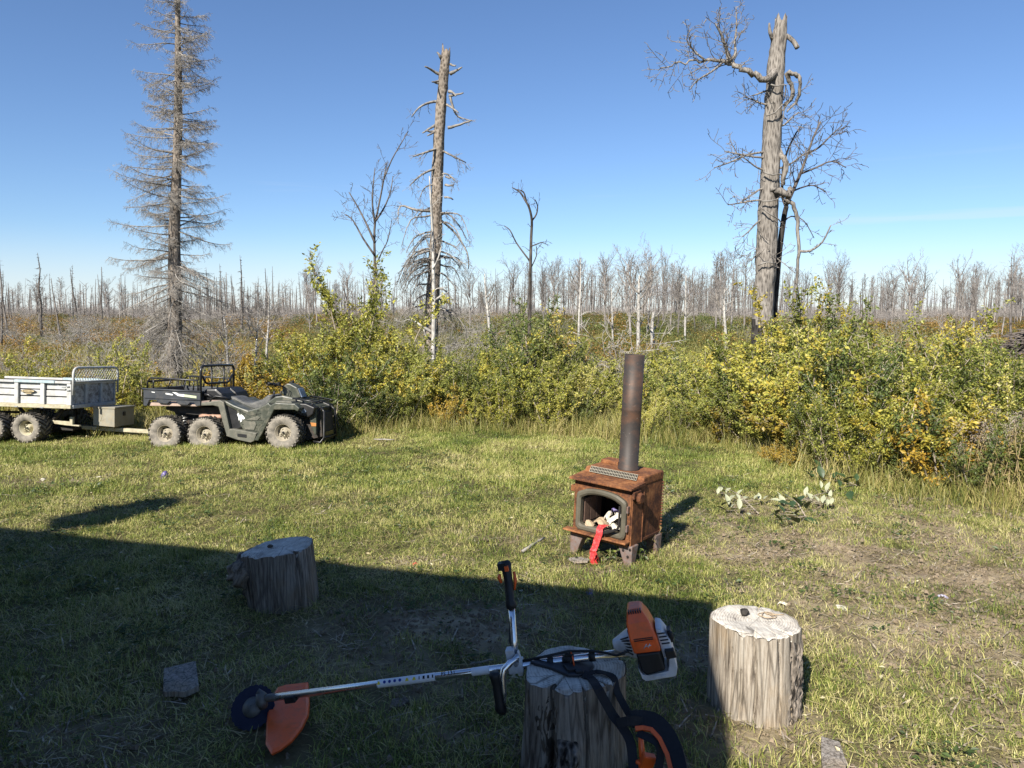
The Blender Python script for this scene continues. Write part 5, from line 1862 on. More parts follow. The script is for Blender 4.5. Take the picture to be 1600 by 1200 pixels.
    mb.prism(g.out([(484, 637), (494, 637.5), (494, 679), (491, 680), (487, 668), (483, 655)], -.30), -.30, .30)
    cowl = mb.build('front_cowl', M['olive'], R0, .02, 2)
    xa, za = g.p(494, 637, -.30)
    zb_ = g.p(494, 679, -.30)[1]
    mb = MB()
    mb.box((xa + .004, 0, (za + zb_) / 2), (.02, .50, (za - zb_) * .93))
    for i in range(6):
        mb.box((xa + .018, 0, zb_ + (za - zb_) * (.16 + .13 * i)), (.016, .40, .010))
    for y in (-.2, .2):
        mb.box((xa + .02, y, (za + zb_) / 2), (.02, .02, (za - zb_) * .85))
    mb.build('grille', M['black'], R0, .004)
    mb = MB()
    mb.prism(g.out([(485, 660), (494, 661), (494, 666), (487, 666)], -.302), -.306, -.30)
    mb.build('reflector', M['amber'], cowl)
    mb = MB()
    zz_ = g.p(494, 690, -.25)[1]
    mb.tube([(xa - .05, -.25, zz_), (xa + .05, -.25, zz_ - .01), (xa + .09, -.22, zz_ + .06), (xa + .075, -.2, za - .06), (xa + .02, -.19, za)], .016, 7)
    mb.tube([(xa - .05, .25, zz_), (xa + .05, .25, zz_ - .01), (xa + .09, .22, zz_ + .06), (xa + .075, .2, za - .06), (xa + .02, .19, za)], .016, 7)
    mb.tube([(xa + .09, -.22, zz_ + .06), (xa + .1, 0, zz_ + .05), (xa + .09, .22, zz_ + .06)], .016, 7)
    mb.box((xa + .02, 0, zz_ + .07), (.12, .3, .12))
    mb.build('bumper', M['tube_black'], R0)
    mb = MB()
    mb.prism(g.out([(402, 645), (418, 628), (430, 619.5), (441, 618), (458, 621.5), (476, 628), (492, 636), (490, 647), (420, 652)], -.24), -.24, .24)
    mb.build('hood', M['olive'], R0, .02, 2)
    mb = MB()
    mb.prism(g.out([(350, 622), (360, 619), (368, 620.5), (380, 627.5), (395, 629), (410, 623.5), (419, 616.5), (427, 618), (421, 632), (404, 639), (387, 643), (366, 635)], -.16), -.17, .17)
    mb.build('seat', M['seat'], R0, .03, 3)
    # headlamp pod and handlebars
    mb = MB()
    mb.prism(g.out([(440, 615), (443, 604), (449, 599), (454, 599.5), (465, 605.5), (471, 620.5), (460, 622), (446, 619)], -.08), -.10, .10)
    pod = mb.build('headlamp_pod', M['olive'], R0, .016, 2)
    mb = MB()
    mb.prism(g.out([(462.5, 606), (467, 607), (472.8, 620.8), (466, 621)], -.08), -.085, .085)
    mb.build('lens', M['lens'], pod, .004)
    mb = MB()
    c = g.v(447, 608, 0)
    n1, n2, n3 = g.v(441, 603.5, -.12), g.v(432, 600.5, -.25), g.v(421, 599.5, -.38)
    fl_ = lambda v: Vector((v.x, -v.y, v.z))
    mb.tube([c, n1, n2, n3], .012, 7)
    mb.tube([c, fl_(n1), fl_(n2), fl_(n3)], .012, 7)
    hb = mb.build('handlebar', M['tube_black'], R0)
    for f in (lambda v: v, fl_):
        mb = MB()
        mb.tube([f(n2.lerp(n3, .3)), f(n3), f(n3 + (n3 - n2) * .15)], .021, 8)
        mb.tube([f(n2 + Vector((.05, .02, -.01))), f(n3 + Vector((.06, 0, -.01)))], .006, 5)
        mb.box(f(n2 + Vector((.01, .03, 0))), (.05, .06, .045))
        mb.build('grip', M['black'], hb)
    mb = MB()
    mb.tube([g.v(447, 607, -.04), g.v(440, 612, -.1), g.v(436, 618, -.12), g.v(438, 626, -.1)], .007, 6)
    mb.tube([g.v(444, 604, -.1), g.v(452, 610, -.14), g.v(454, 619, -.13)], .006, 6)
    mb.tube([g.v(446, 605, .06), g.v(441, 612, .08), g.v(441, 620, .06)], .006, 6)
    mb.build('cable', M['black'], R0)
    mb = MB()
    mb.tube([g.v(425, 626, -.2), g.v(428, 617, -.22), g.v(429, 611, -.22)], [.008, .008, .018], 8)
    mb.build('gear_lever', M['black'], R0)
    # front rack
    mb = MB()
    for s in (1, -1):
        a, b, c_ = g.v(457, 622.5, -.3), g.v(489, 627.5, -.3), g.v(497, 629, -.27)
        mb.tube([Vector((p.x, p.y * s, p.z)) for p in (a, b, c_)], .011, 6)
        for px in (462, 488):
            t, u = g.v(px, 623 + (px - 457) * .16, -.3), g.v(px, 636, -.3)
            mb.tube([Vector((p.x, p.y * s, p.z)) for p in (t, u)], .009, 6)
    for px in (459, 469, 479, 490, 497):
        t = g.v(px, 622.8 + (px - 457) * .16, -.3)
        mb.tube([t, Vector((t.x, -t.y, t.z))], .009, 6)
    mb.build('front_rack', M['tube_black'], R0)
    # chassis, springs, exhaust
    mb = MB()
    mb.prism(g.out([(340, 642), (500, 645), (503, 682), (470, 690), (345, 686)], -.24), -.22, .22)
    mb.prism(g.out([(258, 635.5), (350, 637), (350, 650), (302, 648), (272, 644), (258, 640)], -.3), -.28, .28)
    mb.prism(g.out([(270, 640), (346, 646), (346, 686), (318, 676), (290, 668), (276, 655)], -.16), -.14, .14)
    mb.build('chassis', M['dark_steel'], R0)
    mb = MB()
    for px in (257, 318.5, 441.5):
        x, z = g.p(px, 677, -.5)
        mb.tube([(x, -.42, z), (x, .42, z)], .028, 8)
        for s in (-1, 1):
            mb.tube([(x - .09, s * .12, z + .03), (x - .02, s * .36, z - .02)], .016, 6)
            mb.tube([(x + .09, s * .12, z + .03), (x + .02, s * .36, z - .02)], .016, 6)
    mb.build('axle', M['dark_steel'], R0)
    for (a, b) in (((289, 650), (288, 676)), ((306, 656), (300, 676)), ((458, 647), (462, 672))):
        mb = MB()
        for s in (1, -1):
            p, q = g.v(*a, -.30), g.v(*b, -.34)
            spring(mb, (p.x, p.y * s, p.z), (q.x, q.y * s, q.z), .032, 6, .008)
            mb.tube([(p.x, p.y * s, p.z), (q.x, q.y * s, q.z)], .014, 6, mat=1)
        mb.build('spring', [M['chrome'], M['dark_steel']], R0)
    mb = MB()
    mb.tube([g.v(312, 650.5, -.28), g.v(316, 650.5, -.28), g.v(344, 651.5, -.28), g.v(348, 651.5, -.28)], [.02, .034, .034, .02], 12)
    mb.build('exhaust', M['muffler'], R0)


def build_trailer():
    yaw = math.radians(-3)
    near = at(60, 690, 10.6)
    g = Rig('utility_trailer', 'weathered white trailer with mesh headboard and tandem fat wheels hitched behind the quad bike', 'trailer', Vector((near.x + .026, 10.6 + .5, 0)), yaw, math.radians(1.6), math.radians(-3.5))
    R0 = g.root
    Yn, Yf = -.5, .6
    T = lambda px: 591.5 + px * .045
    B = lambda px: 635 + px * .036
    fr = lambda px, f: (px, T(px) + (B(px) - T(px)) * f)
    x_of = lambda px: g.p(px, fr(px, .5)[1], Yn)[0]
    xL, xR = x_of(-78), x_of(111)
    zT = lambda px, f: g.p(*fr(px, f), Yn)[1]
    top, bot = zT(60, 0), zT(60, 1)
    hgt = top - bot
    lv = lambda f: top - hgt * f
    # side planks: three rows in each bay
    posts = [(-78, -72), (-42, -36), (22, 28), (62.5, 69), (104, 111)]
    posts = [(x_of(a), x_of(b)) for a, b in posts]
    for s, y in ((1, Yn), (-1, Yf)):
        for i in range(len(posts) - 1):
            a, b = posts[i][1], posts[i + 1][0]
            for f0, f1 in ((.10, .315), (.35, .56), (.60, .86)):
                mb = MB()
                mb.box(((a + b) / 2, y + s * (.046 + rnd.uniform(-.004, .004)), (lv(f0) + lv(f1)) / 2), (b - a - .004, .02, hgt * (f1 - f0)))
                o = mb.build('side_plank', M['white_paint'], R0, .004)
        for a, b in posts:
            mb = MB()
            mb.box(((a + b) / 2, y + s * .020, (lv(.1) + lv(.87)) / 2), (b - a, .040, hgt * .77))
            mb.build('side_post', M['white_paint'], R0, .004)
        mb = MB()
        mb.box(((xL + xR) / 2, y + s * .07, (lv(.08) + lv(.9)) / 2), (xR - xL - .05, .012, hgt * .8))
        mb.build('gap_backing', M['dark_steel'], R0)  # added dark sheet behind the planks, its colour stands for shade in the gaps
        mb = MB()
        mb.box(((xL + xR) / 2, y + s * .01, lv(.935)), (xR - xL, .04, hgt * .13))
        mb.build('bottom_rail', M['cream_paint'], R0, .004)
        mb = MB()
        mb.box(((posts[2][0] + xR) / 2 - .12, y + s * .012, lv(.045)), (xR - posts[2][0] - .24, .044, hgt * .105))
        mb.build('top_rail', M['blue_paint'], R0, .005)
        mb = MB()
        mb.box(((posts[2][0] + xL) / 2, y + s * .012, lv(.055)), (posts[2][0] - xL, .04, hgt * .09))
        mb.box((xR - .12, y + s * .012, lv(.05)), (.23, .04, hgt * .09))
        mb.build('top_rail', M['white_paint'], R0, .005)
    mb = MB()
    for px, f in ((100, .22), (106, .18), (107, .32), (26, .98), (66, .985)):
        c = g.v(*fr(px, f), Yn)
        mb.box((c.x, Yn - .008, c.z), (.05, .02, .02))
    mb.build('latch', M['chrome'], R0, .003)
    e = g.v(43, 611, Yn)
    mb = MB()
    n = 28
    oo = [(e.x + .105 * math.cos(2 * PI * i / n), e.z + .024 * math.sin(2 * PI * i / n)) for i in range(n)]
    mb.prism(oo, Yn + .008, Yn + .02, mat=1)
    oi = [(e.x + .094 * math.cos(2 * PI * i / n), e.z + .018 * math.sin(2 * PI * i / n)) for i in range(n)]
    mb.prism(oi, Yn + .005, Yn + .019, mat=0)
    for i in range(7):
        mb.box((e.x - .06 + i * .02, Yn + .0035, e.z + .0005), (.009, .004, .014), mat=1)
    mb.box((e.x, Yn + .011, e.z - .033), (.1, .006, .008), mat=0)
    mb.build('emblem', [M['emblem'], M['black']], R0)
    # floor and headboard
    mb = MB()
    mb.box(((xL + xR) / 2, (Yn + Yf) / 2, lv(.9)), (xR - xL - .02, Yf - Yn - .06, .03))
    mb.build('floor', M['cream_paint'], R0)
    ys = [Yn + .02, Yn + .33, Yn + .36, Yn + .70, Yn + .73, Yf - .02]
    for a, b in ((0, 1), (2, 3), (4, 5)):
        mb = MB()
        mb.box((xR - .02, (ys[a] + ys[b]) / 2, (lv(.12) + lv(.86)) / 2), (.018, ys[b] - ys[a] - .01, hgt * .74))
        mb.build('front_panel', M['chipped'], R0, .003)
    mb = MB()
    for y in (Yn + .345, Yn + .715):
        mb.box((xR - .005, y, (lv(.12) + lv(.86)) / 2), (.035, .05, hgt * .74))
    mb.box((xR - .004, (Yn + Yf) / 2, lv(.06)), (.045, Yf - Yn - .05, hgt * .1))
    mb.box((xR - .004, (Yn + Yf) / 2, lv(.93)), (.045, Yf - Yn - .05, hgt * .13))
    mb.build('front_frame', M['white_paint'], R0, .004)
    zt = g.p(116, 574.5, Yn + .06)[1]
    mb = MB()
    xh = xR + .03
    arch = [(xh, Yn, lv(.5)), (xh, Yn, zt - .09), (xh, Yn + .018, zt - .035), (xh, Yn + .055, zt - .008), (xh, Yn + .1, zt), (xh, Yf - .1, zt), (xh, Yf - .055, zt - .008), (xh, Yf - .018, zt - .035), (xh, Yf, zt - .09), (xh, Yf, lv(.5))]
    mb.tube(arch, .017, 8)
    mb.tube([(xh, Yn, lv(.02)), (xh, Yf, lv(.02))], .012, 6)
    hb = mb.build('headboard', M['white_paint'], R0)
    mb = MB()
    z0, z1, W = lv(.02), zt, Yf - Yn
    step = .062
    n = int(W / step) + 6
    for i in range(-6, n):
        for sl in (1, -1):
            pts_ = []
            for k in range(13):
                z = z0 + (z1 - z0) * k / 12
                y = Yn + i * step + (k / 12 * step * 3 if sl > 0 else (1 - k / 12) * step * 3)
                r_ = .1
                lo = Yn + .012 + max(0, r_ - (z1 - z)) * .6
                if lo < y < Yf - .012 - max(0, r_ - (z1 - z)) * .6:
                    pts_.append((xh, y, z))
            if len(pts_) > 1:
                mb.tube([pts_[0], pts_[-1]], .0042, 4, False)
    mb.build('mesh_panel', M['white_paint'], R0)
    # underframe
    mb = MB()
    for (a, b) in (((30, 636), (45, 655)), ((98, 640), (84, 655)), ((-40, 634), (-30, 652))):
        for y in (-.28, .38):
            p, q = g.v(*a, y), g.v(*b, y)
            mb.tube([p, q], .03, 4, True)
    p, q = g.v(-60, 642, -.2), g.v(30, 644, -.2)
    mb.tube([p, q], .018, 6)
    mb.tube([g.v(-60, 651, -.25), g.v(30, 653, -.25)], .014, 6)
    mb.tube([g.v(118, 640, .1), g.v(118, 668, .1)], .03, 4)
    mb.build('lift_frame', M['dark_steel'], R0)
    mb = MB()
    mb.prism(g.out([(-70, 652), (28, 652.5), (28, 659), (-70, 660)], -.27), -.27, -.2)
    mb.prism(g.out([(-70, 652), (28, 652.5), (28, 659), (-70, 660)], .35), .3, .37)
    mb.build('walking_beam', M['rusty_beam'], R0, .005)
    mb = MB()
    mb.prism(g.out([(62, 654), (110, 659), (110, 651), (114.5, 651.5), (114.5, 663.5), (125, 664.5), (125, 666.5), (104, 664.5), (72, 660)], -.26), -.28, -.23)
    mb.prism(g.out([(62, 654), (110, 659), (114.5, 663.5), (72, 660)], .3), .3, .35)
    mb.build('side_frame', M['cream_paint'], R0, .004)
    mb = MB()
    mb.prism(g.out([(108, 664), (150, 666.2), (234, 671.2), (234, 677), (150, 672), (108, 668)], .05), .01, .08)
    mb.box(g.v(236, 674, .045), (.1, .05, .05))
    mb.build('drawbar', M['cream_paint'], R0, .004)
    mb = MB()
    mb.prism(g.out([(110, 661), (146, 664), (146, 668), (110, 666)], .3), -.2, .3)
    mb.prism(g.out([(30, 660), (120, 664), (120, 674), (40, 674)], .1), -.02, .2)
    mb.build('cross_frame', M['dark_steel'], R0)
    # steel box on the tongue
    mb = MB()
    mb.prism(g.out([(145.5, 637), (179, 637.8), (179, 667.5), (145.5, 664.5)], -.12), -.12, .40)
    tb = mb.build('tool_box', M['tool_box'], R0, .006, 2)
    mb = MB()
    mb.prism(g.out([(144.6, 635.6), (180, 636.4), (180, 639.2), (144.6, 638.4)], -.125), -.13, .41)
    mb.build('lid', M['tool_box'], tb, .004)
    mb = MB()
    c = g.v(179, 648, -.12)
    mb.box((c.x + .008, .12, c.z), (.016, .05, .06))
    mb.build('hasp', M['dark_steel'], tb)
    # wheels
    tm, rm = tyre_mesh('tyre', .215, .27, .105, 18), rim_mesh('wheel', .108, .27, M['cream_paint'], .34, 6)
    for px, py in ((39.5, 669), (-17, 668.5), ):
        x, z = g.p(px, py, -.57)
        for s, y in ((1, -.435), (-1, .52)):
            w = link('wheel', rm, R0, (x, y, z), (0, 0, 0 if s > 0 else PI))
            link('tyre', tm, w)
        mb = MB()
        mb.tube([(x, -.42, z), (x, .5, z)], .025, 8)
        mb.build('axle', M['dark_steel'], R0)

# ------------------------------------------------------------------ rusty stove
def m_rust():
    t = NT('rust')
    c = t.coord(1.0)
    n1 = t.noise(c, 5, 8, 0.65)
    n2 = t.noise(c, 42, 6, 0.7)
    n3 = t.noise(t.coord((14, 14, 1.6)), 2.2, 5, 0.6)
    col = t.ramp(t.math('ADD', t.math('MULTIPLY', n1, 0.6), t.math('MULTIPLY', n2, 0.4)), [(0.33, (0.035, 0.02, 0.015)), (0.44, (0.085, 0.034, 0.018)), (0.54, (0.215, 0.088, 0.035)), (0.7, (0.37, 0.18, 0.075))])
    col = t.mix(t.rng(n3, 0.52, 0.7, 0, 0.6), col, (0.08, 0.045, 0.035))
    return t.done(t.principled(col, 0.85, 0.1, 0.25, t.bump(n2, 0.5, 0.004)))


def m_pipe():
    t = NT('stove_pipe')
    c = t.coord(1.0)
    n1 = t.noise(t.coord((3, 3, 5)), 1.6, 7, 0.65)
    n2 = t.noise(c, 50, 4, 0.6)
    col = t.mix(t.rng(n1, 0.45, 0.75, 0, .7), (0.042, 0.035, 0.031), (0.15, 0.07, 0.036))
    col = t.mix(t.rng(n2, 0.66, 0.74, 0, 0.5), col, (0.3, 0.26, 0.22))
    return t.done(t.principled(col, 0.6, 0.25, 0.4, t.bump(n2, 0.15, 0.003)))


M['rust'] = m_rust()
M['pipe'] = m_pipe()
M['brass'] = m_plain('tarnished_door', (0.085, 0.076, 0.054), 0.66, 0.1, 0.4, (0.09, 0.075, 0.05), 7, 0.5, 0.1, 0.3)
M['soot_and_shade'] = m_plain('soot_and_shade', (0.012, 0.010, 0.009), 0.95, 0, 0.4, (0.05, 0.03, 0.02), 8)
M['firebrick'] = m_plain('firebrick', (0.12, 0.075, 0.055), 0.9, 0, 0.4, (0.05, 0.03, 0.025), 8)
M['grey_leg'] = m_plain('grey_steel', (0.19, 0.155, 0.145), 0.65, 0.2, 0.6, (0.16, 0.07, 0.035), 12)
M['mesh_metal'] = m_plain('mesh_metal', (0.34, 0.31, 0.24), 0.5, 0.3)
M['paper'] = m_plain('paper', (0.55, 0.51, 0.42), 0.8, 0, 0.15, (0.5, 0.42, 0.3), 18)
M['card'] = m_plain('cardboard', (0.38, 0.29, 0.19), 0.85, 0, 0.2, (0.4, 0.3, 0.2), 18)
M['violet'] = m_plain('violet_wrapper', (0.07, 0.05, 0.18), 0.4, 0, 0.45, (0.36, 0.33, 0.45), 24, 0.5)
M['red_film'] = m_plain('red_plastic', (0.46, 0.035, 0.035), 0.35, 0, 0.3, (0.8, 0.35, 0.33), 25, 0.6)


def arch_outline(w, h, rise, r=.03, n=9):
    """door outline: square foot with round corners, shallow arched head; from bottom left, clockwise up"""
    P = []
    for i in range(4):
        a = -PI / 2 - i / 3 * PI / 2
        P.append((-w / 2 + r + r * math.cos(a), r + r * math.sin(a)))
    for i in range(4):
        a = PI - i / 3 * (PI / 2 - .35)
        P.append((-w / 2 + r + r * math.cos(a), h - rise - r + r * math.sin(a)))
    for i in range(1, n):
        x = -w / 2 + r + (w - 2 * r) * i / n
        P.append((x, h - rise * (2 * x / w) ** 2))
    for i in range(4):
        a = PI / 2 - .35 - i / 3 * (PI / 2 - .35)
        P.append((w / 2 - r + r * math.cos(a), h - rise - r + r * math.sin(a)))
    for i in range(4):
        a = -i / 3 * PI / 2
        P.append((w / 2 - r + r * math.cos(a), r + r * math.sin(a)))
    return P


STOVE = {}


def build_stove():
    W, D = .50, .46
    yaw = math.radians(-38)
    fl, fr_ = gnd(899, 868), gnd(983, 889)
    mid = (fl + fr_) / 2
    back = Vector((math.sin(-yaw), math.cos(yaw), 0))
    org = mid + back * (D / 2 - .03)
    org.z = Hs(org.x, org.y) - .012
    OBST.append((org.x, org.y, .27))
    g = Rig('wood_stove', 'rusty iron wood stove with open arched door and tall grey pipe on the lawn', 'wood stove', org, yaw, math.radians(2.4), math.radians(-.6))
    STOVE['rig'] = g
    R0 = g.root
    zb, zt = .172, .60
    yf = -D / 2
    # shell: sides, back, floor, and a front plate with an arched hole
    mb = MB()
    mb.box((-W / 2 + .006, 0, (zb + zt) / 2), (.012, D, zt - zb))
    mb.build('side_plate', M['rust'], R0, .003)
    mb = MB()
    mb.box((W / 2 - .006, 0, (zb + zt) / 2), (.012, D, zt - zb))
    sp = mb.build('side_plate', M['rust'], R0, .003)
    mb = MB()
    mb.box((W / 2 + .004, -.075, (zb + zt) / 2 - .02), (.008, .008, zt - zb - .05))
    mb.box((W / 2 + .003, .07, zb + .02), (.006, .28, .02))
    for i in range(17):
        mb.box((W / 2 + .006, D / 2 - .004, zb + .03 + i * .0235), (.014, .012, .012))
    mb.build('seam', M['rust'], sp, .002)
    mb = MB()
    mb.box((0, D / 2 - .006, (zb + zt) / 2), (W - .026, .012, zt - zb))
    mb.box((0, 0, zb + .006), (W - .026, D - .026, .012))
    mb.build('back_plate', M['rust'], R0)
    hole = arch_outline(.385, .275, .035)
    oz = zb + .075
    n = len(hole)
    hv = [(x, z + oz) for x, z in hole]
    outer = []
    for x, z in hv:   # project hole points out to the rectangle
        cx, cz = 0, oz + .14
        dx, dz = x - cx, z - cz
        k = min((W / 2 - .013) / abs(dx) if abs(dx) > 1e-6 else 9, ((zt - cz) if dz > 0 else (cz - zb)) / abs(dz) if abs(dz) > 1e-6 else 9)
        outer.append((cx + dx * k, cz + dz * k))
    mb = MB()
    for y, flip in ((yf, 0), (yf + .012, 1)):
        vs = [(x, y, z) for x, z in hv] + [(x, y, z) for x, z in outer]
        mb.add(vs, [(i, (i + 1) % n, n + (i + 1) % n, n + i) for i in range(n)])
    vs = [(x, yf, z) for x, z in hv] + [(x, yf + .012, z) for x, z in hv]
    mb.add(vs, [(i, (i + 1) % n, n + (i + 1) % n, n + i) for i in range(n)])
    # corners the ring leaves open
    for sx in (-1, 1):
        for cz_ in (zb, zt):
            near_ = sorted(outer, key=lambda q: (q[0] - sx * (W / 2 - .013)) ** 2 + (q[1] - cz_) ** 2)[:2]
            mb.add([(near_[0][0], yf, near_[0][1]), (sx * (W / 2 - .013), yf, cz_), (near_[1][0], yf, near_[1][1])], [(0, 1, 2)])
    mb.build('front_plate', M['rust'], R0)
    # firebox lining
    mb = MB()
    hb = [(x * .98, z) for x, z in hv]
    vs = [(x, yf + .013, z) for x, z in hb] + [(x, D / 2 - .10, z) for x, z in hb]
    mb.add(vs, [(i, (i + 1) % n, n + (i + 1) % n, n + i) for i in range(n)] + [tuple(n + i for i in range(n))])
    mb.build('firebox', M['soot_and_shade'], R0, fixn=False)
    for i in range(3):
        mb = MB()
        mb.box((-.181, yf + .07 + i * .085, oz + .105), (.02, .08, .19))
        mb.build('brick', M['firebrick'], R0, .004)
    mb = MB()
    mb.box((-.12, yf + .22, oz + .20), (.10, .02, .012), (0, .25, 0))
    mb.build('baffle', M['rust'], R0)
    # door frame standing proud
    fo = [(x, z + oz - .033) for x, z in arch_outline(.425, .335, .035, .04)]
    fi = [(x, z + oz + .012) for x, z in arch_outline(.345, .25, .035, .022)]
    mb = MB()
    rings = [(fo, yf - .002), (fo, yf - .026), ([((a[0] * .7 + b[0] * .3), (a[1] * .7 + b[1] * .3)) for a, b in zip(fo, fi)], yf - .036), ([((a[0] * .3 + b[0] * .7), (a[1] * .3 + b[1] * .7)) for a, b in zip(fo, fi)], yf - .036), (fi, yf - .026), (fi, yf + .012)]
    vs = [(x, y, z) for pts_, y in rings for x, z in pts_]
    fs = [(q * n + i, q * n + (i + 1) % n, (q + 1) * n + (i + 1) % n, (q + 1) * n + i) for q in range(len(rings) - 1) for i in range(n)]
    mb.add(vs, fs, 0, False)
    door = mb.build('door_frame', M['brass'], R0)
    mb = MB()
    gz = oz + .02
    mb.tube([(.168, yf - .042, gz + .20), (.172, yf - .046, gz + .16), (.172, yf - .048, gz + .06), (.165, yf - .052, gz + .03), (.13, yf - .062, gz + .012), (.09, yf - .066, gz - .005), (.06, yf - .066, gz - .018)], [.007, .009, .009, .010, .012, .016, .014], 8)
    mb.build('handle', M['soot_and_shade'], door)
    mb = MB()
    for z in (oz + .06, oz + .2):
        mb.box((.225, yf - .02, z), (.012, .03, .05))
    mb.build('hinge', M['grey_leg'], door, .002)
    # top: sloping front plate, raised rear hood with a mesh strip
    mb = MB()
    mb.prism([(yf - .055, zt - .006), (yf - .055, zt + .010), (yf + .155, zt + .030), (yf + .155, zt)], -W / 2 - .02, W / 2 + .012, 'yz')
    mb.build('top_plate', M['rust'], R0, .004, 2)
    mb = MB()
    mb.prism([(yf + .13, zt + .028), (yf + .155, zt + .066), (D / 2 + .004, zt + .066), (D / 2 + .004, zt), (yf + .13, zt)], -W / 2 - .004, W / 2 + .004, 'yz')
    mb.build('hood', M['rust'], R0, .012, 2)
    mb = MB()
    mb.box((-.16, D / 2 - .06, zt + .08), (.15, .12, .03))
    mb.build('cap_plate', M['rust'], R0, .004)
    mb = MB()
    a0, a1 = Vector((0, yf + .124, zt + .032)), Vector((0, yf + .149, zt + .070))
    ax = (a1 - a0)
    nrm_ = Vector((0, -ax.z, ax.y)).normalized()
    c = (a0 + a1) / 2 + nrm_ * .001
    tilt_ = math.atan2(-ax.y, ax.z)
    rot_ = Matrix.Rotation(tilt_, 3, 'X')
    L_ = .40
    mb.box(c, (L_, .004, ax.length), rot_, 1)  # dark backing sheet, painted in for the shade inside the grille holes
    for i in range(31):
        x = -L_ / 2 + L_ * i / 30
        mb.box(c + Vector((x, 0, 0)) + nrm_ * .004, (.0024, .004, ax.length), rot_, 0)
    for k in (-.5, 0, .5):
        mb.box(c + ax * k + nrm_ * .0045, (L_ + .006, .004, .0028), rot_, 0)
    mb.build('vent_grille', [M['mesh_metal'], M['soot_and_shade']], R0)
    # ash lip, legs, air knobs
    mb = MB()
    mb.prism([(yf - .075, zb + .028), (yf - .07, zb + .040), (yf - .002, zb + .042), (yf - .002, zb + .026)], -W / 2 - .045, W / 2 - .005, 'yz')
    mb.build('ash_lip', M['rust'], R0, .003)
    mb = MB()
    mb.prism([(yf - .068, zb + .028), (yf - .01, zb + .026), (yf - .01, zb - .01)], W / 2 - .03, W / 2 - .018, 'yz')
    mb.prism([(yf - .03, zb + .026), (yf - .002, zb + .026), (yf - .002, zb - .012)], -W / 2, W / 2 - .03, 'yz')
    mb.build('lip_bracket', M['rust'], R0)
    for sx in (-1, 1):
        for sy in (-1, 1):
            mb = MB()
            xo = sx * (W / 2 - .045)
            yo = sy * (D / 2 - .045)
            top = [(-.062, -.05), (.062, -.05), (.062, .05), (-.062, .05)]
            bt = [(-.026, -.022), (.026, -.022), (.026, .022), (-.026, .022)]
            ox, oy = sx * .035, sy * .02
            vs = [(xo + x, yo + y, zb + .004) for x, y in top] + [(xo + x * .75 + ox * .4, yo + y * .8 + oy * .4, zb - .06) for x, y in top] + [(xo + ox + x, yo + oy + y, .0) for x, y in bt]
            fs = [(3, 2, 1, 0), (8, 9, 10, 11)]
            for q in range(2):
                for i in range(4):
                    fs.append((q * 4 + i, q * 4 + (i + 1) % 4, q * 4 + 4 + (i + 1) % 4, q * 4 + 4 + i))
            mb.add(vs, fs)
            lg = mb.build('leg', M['grey_leg'], R0, .006, 2)
            if sx > 0 and sy < 0:
                m2 = MB()
                for (x, z) in ((xo - .01, zb - .035), (xo + .03, zb - .075), (xo + .045, zb - .02)):
                    m2.lathe([(.011, 0), (.009, -.004), (.002, -.004)], 8, 'y', (x, yo - .05, z))
                m2.build('bolt', M['soot_and_shade'], lg)
    mb = MB()
    mb.lathe([(.018, W / 2), (.018, W / 2 + .02), (.040, W / 2 + .022), (.044, W / 2 + .034), (.034, W / 2 + .05), (.002, W / 2 + .05)], 9, 'x', (0, yf + .045, zt - .07), smooth=False)
    mb.box((W / 2 + .01, yf + .03, zt - .045), (.02, .10, .05))
    mb.build('air_knob', M['rust'], R0)
    mb = MB()
    mb.box((-W / 2 - .02, yf + .03, zt - .09), (.04, .05, .05))
    mb.build('air_control', M['rust'], R0, .006)
    # pipe
    mb = MB()
    px0, py0 = .035, D / 2 - .165
    prof = [(.080, zt + .06), (.080, zt + .085), (.0745, zt + .088), (.0745, zt + .52), (.0755, zt + .525), (.0745, zt + .53), (.0745, 1.54), (.071, 1.54), (.071, zt + .7), (.070, zt + .2)]
    mb.lathe(prof, 36, 'z', (px0, py0, 0))
    mb.build('stove_pipe', M['pipe'], R0)
    # rubbish in the stove: each a thing of its own
    RR = random.Random(6)

    def crumple(name, label, c, size, mat, seed, group='rubbish stuffed into the stove', cat='rubbish', flat=.7, local=True, jag=.45):
        """a crushed sheet: a grid folded along a few sharp creases and drawn together"""
        q = random.Random(seed * 7 + 1)
        N = 11
        cr = [(q.uniform(0, 2 * PI), q.uniform(-.5, .5), q.uniform(.5, 1.5)) for _ in range(9)]
        vs, fs = [], []
        for i in range(N):
            for j in range(N):
                u, v = i / (N - 1) * 2 - 1 + q.uniform(-.06, .06), j / (N - 1) * 2 - 1 + q.uniform(-.06, .06)
                z = sum(abs(u * math.cos(a_) + v * math.sin(a_) - o_) * w_ * (1 if k % 2 else -1) for k, (a_, o_, w_) in enumerate(cr)) * .42
                rr = math.hypot(u, v)
                z -= .75 * rr * rr
                k_ = 1 - .28 * rr + q.uniform(-.07, .07)
                vs.append(Vector((u * k_ * size[0] * 1.15, v * k_ * size[1] * 1.15, (z + .35) * size[2] * flat + q.uniform(-.05, .05) * size[2])))
        for i in range(N - 1):
            for j in range(N - 1):
                p_ = i * N + j
                fs.append((p_, p_ + 1, p_ + N + 1, p_ + N))
        mb_ = MB()
        mb_.add(vs, fs)
        me = mb_.mesh(name, mat, fixn=False)
        p = g.m @ Vector(c) if local else Vector(c)
        o = link(name, me, None, p, (q.uniform(-.4, .4), q.uniform(-.4, .4), q.uniform(0, 6)))
        sol = o.modifiers.new('sheet', 'SOLIDIFY')
        sol.thickness = .0012
        return tag(o, label, cat, group)
    STOVE['crumple'] = crumple
    f0 = oz + .045
